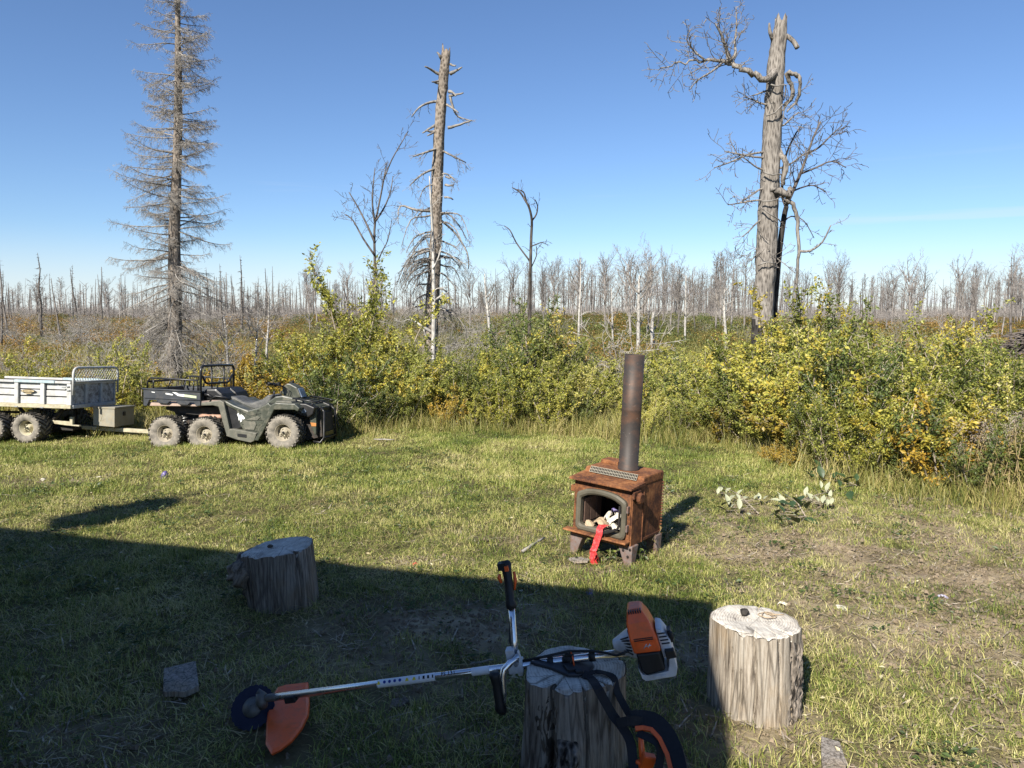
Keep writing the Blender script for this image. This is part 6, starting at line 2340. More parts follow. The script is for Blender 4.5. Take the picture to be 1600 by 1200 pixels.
    crumple('crumpled_paper', 'large crumpled pale paper heaped at the right inside the stove door', (.09, yf + .10, f0 + .04), (.095, .085, .10), M['paper'], 1)
    crumple('crumpled_paper', 'crumpled paper deep in the stove behind the large heap', (.06, yf + .19, f0 + .06), (.08, .07, .09), M['paper'], 2)
    crumple('paper_scrap', 'flat folded paper scrap at the left sill of the stove door', (-.115, yf + .015, f0 - .005), (.055, .04, .035), M['card'], 3)
    crumple('cardboard_scrap', 'tan cardboard scrap lying in the middle of the stove door sill', (-.03, yf + .06, f0 + .005), (.095, .06, .045), M['card'], 4)
    crumple('crumpled_paper', 'small white crumpled paper low at the right of the stove door', (.10, yf + .035, f0 + .0), (.085, .045, .05), M['paper'], 5)
    crumple('violet_wrapper', 'small violet wrapper on top of the paper in the stove', (.055, yf + .085, f0 + .095), (.035, .025, .035), M['violet'], 6)
    crumple('paper_scrap', 'pale upright paper scrap left of the violet wrapper in the stove', (.00, yf + .09, f0 + .06), (.035, .03, .06), M['paper'], 9)
    # the red strip hanging out
    o = g.m
    loc = [(.035, yf + .01, f0 - .005), (.03, yf - .045, f0 - .006), (.025, yf - .078, zb + .062), (.022, yf - .088, zb + .01), (.010, yf - .10, zb - .045), (.0, yf - .11, zb - .08), (.02, yf - .125, zb - .11), (.04, yf - .13, zb - .15)]
    P = [o @ Vector(p) for p in loc]
    sx = (g.m.to_3x3() @ Vector((1, 0, 0)))
    mb = MB()
    sides = [(sx + Vector((0, 0, RR.uniform(-.3, .3))) + Vector((RR.uniform(-.3, .3), RR.uniform(-.3, .3), 0))) for _ in P]
    PP, SS = [], []
    for i in range(len(P) - 1):
        for k in range(3):
            t = k / 3
            PP.append(P[i].lerp(P[i + 1], t) + Vector((RR.gauss(0, .004), RR.gauss(0, .004), RR.gauss(0, .003))))
            SS.append(sides[i].lerp(sides[i + 1], t))
    PP.append(P[-1]); SS.append(sides[-1])
    mb.ribbon(PP, SS, .052, .002)
    me = mb.mesh('plastic_strip', M['red_film'])
    tag(link('plastic_strip', me), 'bright red plastic strip hanging from the stove door down to the grass', 'rubbish')
    q = o @ Vector((.035, yf - .12, zb - .085))
    crumple('red_plastic', 'crumpled red plastic bunched at the lower end of the red strip', q, (.035, .03, .055), M['red_film'], 12, None, 'rubbish', 1.0, False, .6)


# ------------------------------------------------------------------ sawn stumps
def m_wood_side(name, tint=(1, 1, 1), dark=0.0):
    t = NT(name)
    c = t.coord((9, 9, 1.1))
    n1 = t.noise(c, 2.4, 9, 0.68, 0.3)
    n2 = t.noise(t.coord((34, 34, 1.8)), 2.0, 7, 0.7)
    n3 = t.noise(t.coord(1.0), 4.0, 4, 0.55)
    col = t.ramp(t.math('ADD', t.math('MULTIPLY', n1, 0.5), t.math('MULTIPLY', n2, 0.5)), [(0.35, (0.02, 0.016, 0.012)), (0.42, (0.13, 0.105, 0.08)), (0.50, (0.32, 0.275, 0.22)), (0.66, (0.50, 0.455, 0.385))])
    col = t.mix(t.rng(n3, 0.5, 0.66, 0, 0.5), col, (0.36, 0.26, 0.15))
    ed = t.vor(t.coord((15, 15, .9)), 1.5, 'DISTANCE_TO_EDGE')
    col = t.mix(t.rng(ed, 0.0, 0.06, 0.6, 0), col, (0.035, 0.028, 0.02))
    fine = t.noise(t.coord((110, 110, 5)), 1.0, 3, 0.6)
    col = t.mix(t.rng(fine, 0.5, 0.72, 0, 0.55), col, (0.07, 0.056, 0.042))
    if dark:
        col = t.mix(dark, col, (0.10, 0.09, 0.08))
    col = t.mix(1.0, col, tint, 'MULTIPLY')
    return t.done(t.principled(col, 0.85, 0, 0.2, t.bump(t.math('ADD', n2, n1), 0.9, 0.008)))


def m_wood_end(name, light=1.0):
    t = NT(name)
    tc = t.n('ShaderNodeTexCoord')
    sep = t.n('ShaderNodeSeparateXYZ')
    t.l(tc.outputs['Object'], sep.inputs[0])
    cmb = t.n('ShaderNodeCombineXYZ')
    t.l(sep.outputs['X'], cmb.inputs[0])
    t.l(sep.outputs['Y'], cmb.inputs[1])
    no = t.noise(cmb.outputs[0], 4, 4, 0.5, 0, 'Fac')
    ln = t.n('ShaderNodeVectorMath', operation='LENGTH')
    t.l(cmb.outputs[0], ln.inputs[0])
    r = t.math('ADD', ln.outputs['Value'], t.math('MULTIPLY', no, 0.05))
    rings = t.math('SINE', t.math('MULTIPLY', r, 520.0))
    ch = t.noise(t.coord((70, 6, 1), rot=(0, 0, .5)), 2.0, 5, 0.6)
    n4 = t.noise(t.coord(1.0), 9, 8, 0.7)
    n5 = t.noise(t.coord(1.0), 2.8, 3, 0.5)
    v = t.math('ADD', t.math('MULTIPLY', rings, 0.04), t.math('ADD', t.math('MULTIPLY', ch, 0.35), t.math('MULTIPLY', n4, 0.65)))
    col = t.ramp(v, [(0.32, (0.10, 0.088, 0.075)), (0.42, (0.32, 0.29, 0.25)), (0.55, (0.54, 0.505, 0.44)), (0.75, (0.66, 0.625, 0.56))])
    col = t.mix(t.rng(n5, 0.52, 0.65, 0, 0.45), col, (0.40, 0.32, 0.22))
    ck = t.vor(t.coord(1.0), 5.0, 'DISTANCE_TO_EDGE')
    col = t.mix(t.rng(ck, 0.0, 0.010, 0.75, 0), col, (0.05, 0.04, 0.03))
    if light != 1.0:
        col = t.mix(1.0, col, (light,) * 3, 'MULTIPLY')
    return t.done(t.principled(col, 0.85, 0, 0.2, t.bump(v, 0.5, 0.01)))


M['wood_side'] = m_wood_side('stump_wood')
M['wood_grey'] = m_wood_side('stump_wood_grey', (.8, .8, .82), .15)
M['wood_end'] = m_wood_end('stump_end')
M['bark_chunk'] = m_bark('bark_chunk', (0.008, 0.007, 0.006), (0.028, 0.023, 0.019), (0.26, 0.22, 0.18), 30, 12, 1.0, 0.2)
M['rot'] = m_bark('rot', (0.01, 0.009, 0.008), (0.035, 0.028, 0.022), (0.10, 0.08, 0.06), 24, 9, 1.0, 0.1)


def stump(label, c, r, h, seed, cracks, mat='wood_side', tilt=(0, 0), lean=(0, 0), flare=.08, oval=0.0, slope=(0, 0)):
    o = tag(empty('tree_stump', (c[0], c[1], Hs(c[0], c[1]) - .015)), label, 'stump', 'sawn stumps used as seats')
    OBST.append((c[0], c[1], r * .98))
    NA, NZ = 200, 26
    R = random.Random(seed)
    A = np.arange(NA) * 2 * PI / NA

    def rad(a, z):
        b = 1 + .05 * math.sin(2 * a + seed) + .035 * math.sin(3 * a + seed * 2.1) + oval * math.cos(2 * a)
        ca, sa = math.cos(a), math.sin(a)
        b += .11 * (float(vnoise(ca * 2.3 + seed, sa * 2.3 + z * .6, seed)) - .5)
        b += .013 * (float(vnoise(a * 26, z * 1.1, seed + 3)) - .5) + .012 * (float(vnoise(a * 62, z * 1.6, seed + 5)) - .5)
        b += flare * max(0, 1 - z / h) ** 2
        q = b * r
        for ca_, w, dp, z0, z1 in cracks:
            da = abs((a - ca_ - .05 * math.sin(z * 9) + PI) % (2 * PI) - PI)
            if z0 <= z / h <= z1 + 1e-6:
                q -= dp * max(0, 1 - da / w)
        return q
    vs, fs = [], []
    for i in range(NZ + 1):
        z = h * i / NZ
        for a in A:
            q = rad(a, z)
            x, y = q * math.cos(a), q * math.sin(a)
            zz = z + (x * slope[0] + y * slope[1]) * (i / NZ)
            if i == NZ:
                zz -= .003 + .016 * max(0, float(vnoise(a * 9, 2.2, seed + 12)) - .55) * 2.2
            vs.append((x + lean[0] * i / NZ, y + lean[1] * i / NZ, zz))
    for i in range(NZ):
        for j in range(NA):
            j2 = (j + 1) % NA
            fs.append((i * NA + j, i * NA + j2, (i + 1) * NA + j2, (i + 1) * NA + j))
    mb = MB()
    mb.add(vs, fs, 0, True)
    mb.build('trunk', M[mat], o, fixn=False)
    # sawn top
    vs, fs = [], []
    NR = 14
    for k in range(NR + 1):
        f = 1 - k / NR
        for a in A:
            q = rad(a, h) * (.985 if k == 0 else 1) * f
            x, y = q * math.cos(a), q * math.sin(a)
            z = h + x * slope[0] + y * slope[1] - (.016 * max(0, float(vnoise(a * 9, 2.2, seed + 12)) - .55) * 2.2 if k == 0 else 0) + .006 * (float(vnoise(x * 30 + y * 6, y * 30, seed + 8)) - .5) + .012 * (float(vnoise(x * 7, y * 7, seed + 9)) - .5) - (.006 if k == 0 else 0)
            for ca_, w, dp, z0, z1 in cracks:
                da = abs((a - ca_ + PI) % (2 * PI) - PI)
                if z1 >= .99 and f > .45 and da < w * 1.2:
                    z -= dp * 1.2 * (f - .45) / .55 * (1 - da / (w * 1.2))
            vs.append((x + lean[0], y + lean[1], z))
    for k in range(NR):
        for j in range(NA):
            j2 = (j + 1) % NA
            fs.append((k * NA + j, k * NA + j2, (k + 1) * NA + j2, (k + 1) * NA + j))
    mb = MB()
    mb.add(vs, fs, 0, True)
    mb.build('cut_face', M['wood_end'], o, fixn=False)

    def patch(name, a0, a1, z0, z1, th, mt, lump=1.0, na=34, nz=22, sd=0):
        vs, fs = [], []
        for i in range(nz + 1):
            for j in range(na + 1):
                u, v = j / na, i / nz
                a = a0 + (a1 - a0) * u + .06 * math.sin(v * 8 + sd)
                z = (z0 + (z1 - z0) * v) * h
                e = min(1, 5 * min(u, 1 - u)) * min(1, 6 * min(v + .1, 1 - v))
                t = th * e * (.45 + lump * float(vnoise(a * 16 + sd, z * 26, seed + sd))) + .012 * lump * e * (float(vnoise(a * 40, z * 60, seed + sd + 1)) - .5) - .004
                q = rad(a, z) + t
                l_ = z / h
                vs.append((q * math.cos(a) + lean[0] * l_, q * math.sin(a) + lean[1] * l_, z + (math.cos(a) * slope[0] + math.sin(a) * slope[1]) * r * l_ - .004))
        for i in range(nz):
            for j in range(na):
                p = i * (na + 1) + j
                fs.append((p, p + 1, p + na + 2, p + na + 1))
        mb = MB()
        mb.add(vs, fs, 0, False)
        return mb.build(name, M[mt], o, fixn=False)
    return o, patch, rad


def build_stumps():
    R = random.Random(2)
    # right, half in the sun
    p = gnd(1177, 1106)
    o, patch, _ = stump('pale sunlit sawn stump with a dark pine cone on top, right of the brush cutter', (p.x, p.y), .192, .425, 3, [(-1.9, .035, .03, 0, 1), (-1.35, .03, .02, .2, 1), (-2.5, .04, .035, 0, .8), (-2.25, .03, .025, 0, .6), (-.98, .035, .03, 0, 1), (1.2, .03, .02, 0, 1)], flare=.03)
    patch('bark', -1.12, -.1, 0, .96, .009, 'bark_chunk', 1.2, sd=3)
    t = Vector((p.x, p.y, o.location.z + .425))
    mb = MB()
    bm = bmesh.new()
    bmesh.ops.create_icosphere(bm, subdivisions=2, radius=1)
    q = random.Random(4)
    for v in bm.verts:
        v.co = Vector((v.co.x * .022, v.co.y * .026, v.co.z * .02)) * q.uniform(.75, 1.15)
    me = bpy.data.meshes.new('pine_cone')
    bm.to_mesh(me)
    bm.free()
    me.materials.append(M['char'])
    c = at(1163, 961, p.y + .06)
    tag(link('pine_cone', me, None, (c.x, c.y, t.z + .014)), 'small dark charred pine cone on the pale stump top', 'pine cone')
    mb = MB()
    c2 = at(1198, 962, p.y + .04)
    pts = []
    for i in range(34):
        a = i * .42
        rr = .03 + .012 * math.sin(a * 1.7)
        pts.append((c2.x + rr * 1.1 * math.cos(a), c2.y + rr * .9 * math.sin(a), t.z + .008 + .003 * math.sin(a * .5)))
    e = pts[-1]
    for i in range(8):
        pts.append((e[0] + .012 * i, e[1] + .004 * math.sin(i), t.z + .006))
    mb.tube(pts, .0022, 5)
    mb.build('twine', M['card'])
    tag(bpy.data.objects['twine'], 'loop of pale twine lying on the sunlit stump beside the pine cone', 'twine')
    # the middle one that carries the trimmer
    top = at(900, 1036, 2.99)
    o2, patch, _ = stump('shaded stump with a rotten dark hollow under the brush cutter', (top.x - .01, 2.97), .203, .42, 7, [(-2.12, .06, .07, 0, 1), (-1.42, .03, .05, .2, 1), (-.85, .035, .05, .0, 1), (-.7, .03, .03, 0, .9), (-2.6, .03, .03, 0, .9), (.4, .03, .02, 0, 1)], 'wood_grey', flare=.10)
    patch('rotten_wood', -2.42, -1.86, 0, .95, .004, 'rot', 1.0, sd=5)
    patch('bark', -2.0, -1.55, -.0, .55, .05, 'bark_chunk', 1.4, sd=8)
    # left one with a burl
    p = gnd(447, 940)
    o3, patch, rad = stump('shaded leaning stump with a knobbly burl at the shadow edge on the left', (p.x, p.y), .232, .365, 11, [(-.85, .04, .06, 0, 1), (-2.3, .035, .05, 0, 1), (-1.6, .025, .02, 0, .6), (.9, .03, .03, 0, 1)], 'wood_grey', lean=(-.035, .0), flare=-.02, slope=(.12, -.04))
    bm = bmesh.new()
    bmesh.ops.create_icosphere(bm, subdivisions=4, radius=1)
    for v in bm.verts:
        n = v.co.normalized()
        k = .8 + .35 * float(vnoise(n.x * 3.1 + 9, n.z * 3.1 + n.y * 2, 5)) + .15 * float(vnoise(n.x * 8, n.z * 8 + n.y * 5, 6))
        v.co = Vector((n.x * .095 * k, n.y * .13 * k, n.z * .10 * k))
    me = bpy.data.meshes.new('burl')
    bm.to_mesh(me)
    bm.free()
    me.materials.append(M['wood_grey'])
    for f in me.polygons:
        f.use_smooth = True
    b = link('burl', me, o3, (-.235, -.05, .225), (0, .5, 0))
    patch('bark', -3.6, -2.7, .2, .9, .03, 'bark_chunk', 1.0, sd=2)
    c = at(424, 861, p.y)
    mb = MB()
    mb.lathe([(.002, 0), (.016, .004), (.02, .012), (.012, .02), (.002, .022)], 9, 'z')
    k = mb.build('wood_knot', M['rot'], None, loc=(c.x, p.y - .02, o3.location.z + .37 + (c.x - p.x) * .1))
    tag(k, 'dark knot lying on the top of the shaded left stump', 'wood knot')
    STOVE['mid_top'] = o2.location.z + .42


# ------------------------------------------------------------------ string trimmer / brush cutter
M['orange'] = m_plain('orange_plastic', (0.78, 0.115, 0.018), 0.42, 0, 0.32, (0.30, 0.085, 0.035), 9, 0.5, 0, .08)
M['light_grey'] = m_plain('light_grey_plastic', (0.52, 0.53, 0.55), 0.42, 0, 0.4, (0.28, 0.27, 0.24), 9)
M['alu'] = m_plain('aluminium_tube', (0.72, 0.73, 0.75), 0.24, 0.95, 0.15, (0.5, 0.48, 0.45), 6)
M['black2'] = m_plain('black_rubber', (0.012, 0.012, 0.013), 0.55, 0, 0.15, (0.04, 0.04, 0.04), 20)
M['gear_grey'] = m_plain('gear_head', (0.13, 0.125, 0.115), 0.5, 0.4, 0.45, (0.09, 0.075, 0.05), 20)
M['blade'] = m_plain('blade_blue', (0.012, 0.014, 0.035), 0.4, 0.3, 0.25, (0.05, 0.05, 0.06), 12)
M['sticker'] = m_plain('sticker_white', (0.74, 0.75, 0.78), 0.45)
M['sticker_yellow'] = m_plain('sticker_yellow', (0.7, 0.55, 0.03), 0.45)
M['sticker_blue'] = m_plain('sticker_blue', (0.03, 0.06, 0.28), 0.45)
M['strap'] = m_plain('strap_webbing', (0.012, 0.012, 0.014), 0.8, 0, 0.2, (0.04, 0.04, 0.04), 40)
M['pad'] = m_plain('hip_pad', (0.02, 0.022, 0.028), 0.5, 0, 0.3, (0.05, 0.05, 0.055), 12)


def text_mesh(s, size, ext=.0004):
    cu = bpy.data.curves.new('lettering', 'FONT')
    cu.body = s
    cu.size = size
    cu.extrude = ext
    cu.align_x, cu.align_y = 'CENTER', 'CENTER'
    o = bpy.data.objects.new('lettering', cu)
    COL.objects.link(o)
    dg = bpy.context.evaluated_depsgraph_get()
    me = bpy.data.meshes.new_from_object(o.evaluated_get(dg))
    bpy.data.objects.remove(o)
    return me


def build_trimmer():
    A = at(408, 1092, 3.20)
    Bm = at(900, 1018, 2.985)
    Bm.z = STOVE['mid_top'] + .030
    d = (Bm - A).normalized()
    root = tag(empty('brush_cutter', A), 'orange and grey petrol brush cutter with bike handles, lying across the middle stump', 'brush cutter')
    X = Matrix.Translation(-A)
    yv = Vector((0, 0, 1)).cross(d).normalized()     # away from the viewer
    zv = d.cross(yv).normalized()

    def on(px):   # point of the shaft seen in photo column px
        lo, hi = -.3, 2.4
        for _ in range(50):
            m = (lo + hi) / 2
            q = A + d * m
            if to_px(*q)[0] < px:
                lo = m
            else:
                hi = m
        return A + d * lo
    SR = .0165

    def build(mb, name, mats, parent=root, bevel=0, segs=1):
        return mb.build(name, mats, parent, bevel, segs, xf=X)
    mb = MB()
    mb.tube([on(432), on(700), on(982)], SR, 16)
    shaft = build(mb, 'shaft', M['alu'])
    # sticker sleeve with its row of pictograms, and the type mark
    mb = MB()
    mb.tube([on(591), on(681)], SR + .0007, 16, False)
    mb.tube([on(738), on(766)], SR + .0007, 16, False)
    build(mb, 'sticker', M['sticker'], shaft)
    vd = (Vector((0, 0, CAM_Z)) - on(640)).normalized()
    nv = (vd - d * vd.dot(d)).normalized()
    nv = (nv + zv * .25).normalized()
    uv_ = d.cross(nv).normalized()
    if uv_.z < 0:
        uv_ = -uv_
    mb = MB()
    for i, (px, m, w) in enumerate([(594, 0, .016), (603, 1, .013), (611, 1, .013), (619, 1, .013), (627, 1, .013), (638, 0, .017), (649, 0, .017), (657, 2, .004), (664, 2, .009), (671, 2, .009), (678, 2, .006)]):
        c = on(px) + nv * (SR + .0006)
        if m == 1:
            n = 12
            ring = [(c + d * (.0065 * math.cos(2 * PI * k / n)) + uv_ * (.0065 * math.sin(2 * PI * k / n) + .001)) for k in range(n)]
            mb.add([p + nv * .0006 for p in ring] + [p - nv * .001 for p in ring], [tuple(range(n))] + [(k, (k + 1) % n, n + (k + 1) % n, n + k) for k in range(n)], 1)
        else:
            hw, hh = w / 2, .0062
            q = [c - d * hw - uv_ * hh, c + d * hw - uv_ * hh, c + d * hw * (.3 if m == 0 else 1) + uv_ * hh, c - d * hw * (.3 if m == 0 else 1) + uv_ * hh]
            mb.add([p + nv * .0006 for p in q] + [p - nv * .001 for p in q], [(0, 1, 2, 3), (0, 1, 5, 4), (1, 2, 6, 5), (2, 3, 7, 6), (3, 0, 4, 7)], m)
    build(mb, 'pictogram', [M['sticker_yellow'], M['sticker_blue'], M['black2']], shaft)
    me = text_mesh('FS 131', .024)
    me.materials.append(M['black2'])
    c = on(702) + nv * (SR + .0008) + uv_ * .003
    rot = Matrix((d, uv_, d.cross(uv_))).transposed().to_4x4()
    me.transform(X @ Matrix.Translation(c) @ rot)
    link('type_mark', me, shaft)
    # gear head, blade, guard
    gp = on(409)
    mb = MB()
    mb.tube([on(440), on(428), on(414), gp], [.016, .017, .018, .019], 12)
    mb.tube([gp + zv * .028 - d * .0, gp - zv * .01 - Vector((0, .01, .0)), gp - zv * .035], [.019, .026, .021], 14)
    mb.tube([gp + d * .02 + zv * .012, gp - d * .012 + zv * .035], [.012, .014], 8)
    build(mb, 'gear_head', M['gear_grey'])
    bc = at(395, 1105, 3.235)
    bn = Vector((-.10, -.70, .70)).normalized()
    OBST.extend([(bc.x, bc.y, .13), (at(450, 1130, 3.1).x, 3.1, .16), (at(440, 1160, 2.95).x, 2.95, .12), (at(430, 1178, 2.85).x, 2.85, .10)])
    bu = bn.orthogonal().normalized()
    bw = bn.cross(bu)
    mb = MB()
    n = 72
    ring = []
    for k in range(n):
        r_ = .1 * (1 if k % 3 else .955)
        ring.append(bu * (r_ * math.cos(2 * PI * k / n)) + bw * (r_ * math.sin(2 * PI * k / n)))
    vs = [bc + p for p in ring] + [bc + p - bn * .002 for p in ring]
    mb.add(vs, [tuple(range(n)), tuple(range(2 * n - 1, n - 1, -1))] + [(k, (k + 1) % n, n + (k + 1) % n, n + k) for k in range(n)])
    bl = build(mb, 'blade', M['blade'])
    mb = MB()
    def disc(c, nrm_, prof, seg=24, m=0):
        u = nrm_.orthogonal().normalized()
        w = nrm_.cross(u)
        vs, fs = [], []
        for r_, h_ in prof:
            for k in range(seg):
                vs.append(c + u * (r_ * math.cos(2 * PI * k / seg)) + w * (r_ * math.sin(2 * PI * k / seg)) + nrm_ * h_)
        for i in range(len(prof) - 1):
            for k in range(seg):
                fs.append((i * seg + k, i * seg + (k + 1) % seg, (i + 1) * seg + (k + 1) % seg, (i + 1) * seg + k))
        mb.add(vs, fs, m, True)
    disc(bc + bn * .001, bn, [(.046, 0), (.045, .006), (.036, .012), (.03, .02), (.002, .022)])
    build(mb, 'thrust_plate', M['gear_grey'], bl)
    # guard: a curved plate with a rim, hanging to the ground
    ol = [(428, 1084), (434, 1074), (446, 1070), (481, 1066), (482.5, 1098), (481, 1117), (471, 1138), (455, 1158), (437, 1172), (424, 1178.5), (415, 1163), (416.5, 1130), (420, 1100)]
    def gpnt(px, py):
        t = (py - 1066) / (1179 - 1066)
        Y = 3.44 - .54 * t
        p_ = at(px, py, Y)
        return p_
    front = [gpnt(*q) for q in ol]
    cen = sum(front, Vector()) / len(front)
    nrm_ = Vector((.05, -.75, .65)).normalized()
    mb = MB()
    k = len(front)
    ins = [p.lerp(cen, .10) + nrm_ * .010 for p in front]
    mid = [p.lerp(cen, .6) + nrm_ * .016 for p in front]
    bk = [p - nrm_ * .028 for p in front]
    vs = front + ins + mid + bk + [cen + nrm_ * .018]
    fs = []
    for i in range(k):
        j = (i + 1) % k
        fs += [(i, j, k + j, k + i), (k + i, k + j, 2 * k + j, 2 * k + i), (2 * k + i, 2 * k + j, 4 * k), (3 * k + i, 3 * k + j, j, i)]
    mb.add(vs, fs, 0, False)
    gd = build(mb, 'guard', M['orange'])
    mb = MB()
    a_, b_ = on(440), on(470)
    mb.box((a_ + b_) / 2 - zv * .012, (.05, .05, .03), Matrix((d, yv, zv)).transposed())
    build(mb, 'guard_bracket', M['black2'], gd, .003)
    # handle clamp and bike handles
    cl = on(807)
    F3 = Matrix((d, yv, zv)).transposed()
    mb = MB()
    mb.box(cl + zv * .004, (.062, .05, .05), F3)
    mb.box(cl + zv * .045 - d * .012, (.036, .045, .07), F3)
    mb.box(cl + zv * .04 + d * .022 - yv * .01, (.018, .03, .06), F3, taper=(.4, .8))
    mb.box(cl - zv * .03 + d * .012, (.02, .02, .02), F3)
    build(mb, 'handle_clamp', M['light_grey'], root, .007, 2)
    Yc = cl.y
    up = [cl + zv * .03, at(803, 1000, Yc + .02), at(801, 972, Yc + .05), at(799, 948, Yc + .075)]
    mb = MB()
    mb.tube(up, .0145, 14)
    low = [cl - yv * .005 + zv * .0, at(806, 1027, Yc - .035), at(797, 1036, Yc - .05), at(787.5, 1046, Yc - .06), at(785, 1060, Yc - .065), at(786.5, 1080, Yc - .075), at(787, 1098, Yc - .08)]
    mb.tube(low, [.0145, .0145, .014, .0145, .0145, .013, .010], 14)
    build(mb, 'handlebar', M['alu'])
    gs = [at(799.5, 950, Yc + .073), at(798.5, 944, Yc + .075), at(797, 938, Yc + .08), at(795, 910, Yc + .10), at(792, 893, Yc + .115), at(789.5, 881, Yc + .125), at(788.5, 876, Yc + .13)]
    mb = MB()
    mb.tube(gs, [.021, .024, .019, .018, .02, .026, .016], 14)
    mb.box(at(785, 884, Yc + .12), (.035, .04, .03), F3)
    cg = build(mb, 'control_grip', M['black2'])
    mb = MB()
    mb.tube([at(781, 897, Yc + .11), at(779.5, 902, Yc + .105), at(783.5, 911, Yc + .10)], [.006, .009, .005], 6)
    mb.tube([at(803, 893, Yc + .11), at(805, 905, Yc + .10), at(804, 922, Yc + .09)], [.005, .008, .004], 6)
    mb.box(at(791.5, 888.5, Yc + .095), (.016, .012, .022), F3)
    build(mb, 'trigger', M['orange'], cg)
    Yl = Yc - .10
    gl = [at(785, 1111, Yl + .01), at(782, 1106, Yl), at(780.5, 1100, Yl), at(776, 1070, Yl), at(773.5, 1060, Yl), at(772.5, 1054, Yl), at(772.5, 1050, Yl)]
    mb = MB()
    mb.tube(gl, [.020, .024, .0185, .0185, .0195, .024, .016], 14)
    mb.tube([at(787, 1098, Yc - .08), at(784, 1108, Yc - .09)], .011, 10)
    build(mb, 'hand_grip', M['black2'])
    # clips, cable, harness ring
    for px in (861, 926):
        mb = MB()
        mb.tube([on(px - 4.5), on(px + 4.5)], SR + .003, 14)
        mb.box(on(px) + zv * .02, (.02, .014, .016), F3)
        build(mb, 'cable_clip', M['black2'])
    mb = MB()
    mb.tube([on(881), on(898)], SR + .006, 14)
    mb.box(on(890) + zv * .018, (.03, .03, .018), F3)
    rg = build(mb, 'harness_clamp', M['black2'])
    mb = MB()
    c = on(893) - yv * .02
    mb.tube([c + Vector((0, .02, .03)), c + Vector((.006, -.012, .02)), c + Vector((.012, -.018, -.02)), c + Vector((.004, 0, -.03))], .003, 6)
    build(mb, 'carabiner', M['orange'], rg)
    mb = MB()
    mb.tube([cl + zv * .02 + d * .03, on(850) + zv * .024 + yv * .004, on(890) + zv * .034 + yv * .004, on(925) + zv * .026 - yv * .004, on(948) + zv * .018 - yv * .02, on(965) + zv * .014 - yv * .05, on(985) + zv * .035 - yv * .07], .0055, 8)
    mb.tube([up[-1] - d * .004, up[1] - d * .016 - yv * .008, cl + zv * .03 + d * .01, cl + zv * .016 + d * .04, on(850) - zv * .018], .005, 8)
    build(mb, 'cable', M['black2'])
    # engine: frame along the shaft, leaning with the photo
    E = on(1011) + Vector((0, 0, .034))
    ux = d
    tz = (Vector((0, 0, 1)) - ux * ux.z).normalized()
    ty = tz.cross(ux).normalized()
    tz2 = (tz * math.cos(-.10) + ux * math.sin(-.10)).normalized()
    FE = Matrix((ux, ty, tz2)).transposed()

    def e(x, y, z):
        return E + (ux * x + ty * y + tz2 * z) * .88

    def eprism(pts, y0, y1, mb_, m=0, sh=1.0):
        n_ = len(pts)
        vs = [e(x, y0, z) for x, z in pts] + [e(x, y1, z) for x, z in pts]
        mb_.add(vs, [tuple(range(n_ - 1, -1, -1)), tuple(range(n_, 2 * n_))] + [(i, (i + 1) % n_, n_ + (i + 1) % n_, n_ + i) for i in range(n_)], m)
    # clutch housing
    mb = MB()
    sec = [(-.155, .022, .022), (-.135, .030, .032), (-.075, .075, .060), (-.05, .082, .068)]
    n = 16
    vs, fs = [], []
    for x, ry, rz in sec:
        for k in range(n):
            a = 2 * PI * (k + .5) / n
            ca, sa = math.cos(a), math.sin(a)
            sq = 1 / max(abs(ca), abs(sa)) ** .55
            vs.append(e(x, ry * ca * sq, rz * sa * sq + .005))
    for i in range(len(sec) - 1):
        for k in range(n):
            fs.append((i * n + k, i * n + (k + 1) % n, (i + 1) * n + (k + 1) % n, (i + 1) * n + k))
    fs += [tuple(range(n)), tuple((len(sec) - 1) * n + k for k in range(n))]
    mb.add(vs, fs)
    ch = build(mb, 'clutch_housing', M['light_grey'], root, .004, 1)
    mb = MB()
    for k in range(6):
        x = -.118 + .0
        for s in (0,):
            t0, t1 = -.120 + k * .002, -.070
            yy = -.040 - .006 * 0
            z0 = .030 + (k - 2.5) * .0115
            p0, p1 = e(t0, -.035, .005 + (k - 2.2) * .0085 + .012), e(t1, -.079, .005 + (k - 2.2) * .0165 + .014)
            mb.tube([p0, p1], [.0028, .0038], 5)
    build(mb, 'slot', M['black2'], ch)
    # orange shroud
    mb = MB()
    low_ = [(-.062, -.075), (.052, -.085), (.055, .075), (-.060, .08)]   # x,y at the waist
    sec = [(-.012, [(-.064, -.088), (.056, -.092), (.058, .08), (-.062, .085)]), (.05, [(-.066, -.09), (.056, -.09), (.058, .08), (-.062, .085)]), (.125, [(-.060, -.078), (.042, -.074), (.042, .075), (-.056, .08)]), (.168, [(-.046, -.058), (.024, -.054), (.024, .06), (-.044, .064)]), (.178, [(-.036, -.044), (.014, -.042), (.014, .05), (-.034, .052)])]
    vs = [e(x, y, z) for z, sq in sec for x, y in sq]
    fs = [(3, 2, 1, 0), tuple(len(vs) - 4 + q for q in range(4))]
    for i in range(len(sec) - 1):
        for k in range(4):
            fs.append((i * 4 + k, i * 4 + (k + 1) % 4, i * 4 + 4 + (k + 1) % 4, i * 4 + 4 + k))
    mb.add(vs, fs)
    sh = build(mb, 'engine_shroud', M['orange'], root, .009, 2)
    mb = MB()
    for k in range(6):    # vents on top
        mb.box(e(-.036 + k * .0105, -.050, .170), (.0045, .026, .012), FE, 0)
    for k in range(3):    # vents at the left flank
        mb.box(e(-.066 + .0025, -.05 + k * .03, .07 + k * .012), (.008, .008, .028), FE, 0)
    mb.box(e(-.004, -.0905, .048), (.075, .004, .004), FE, 0)
    mb.box(e(-.004, -.0905, .056), (.075, .004, .0025), FE, 0)
    mb.box(e(-.002, -.0905, .018), (.066, .004, .036), FE, 1)
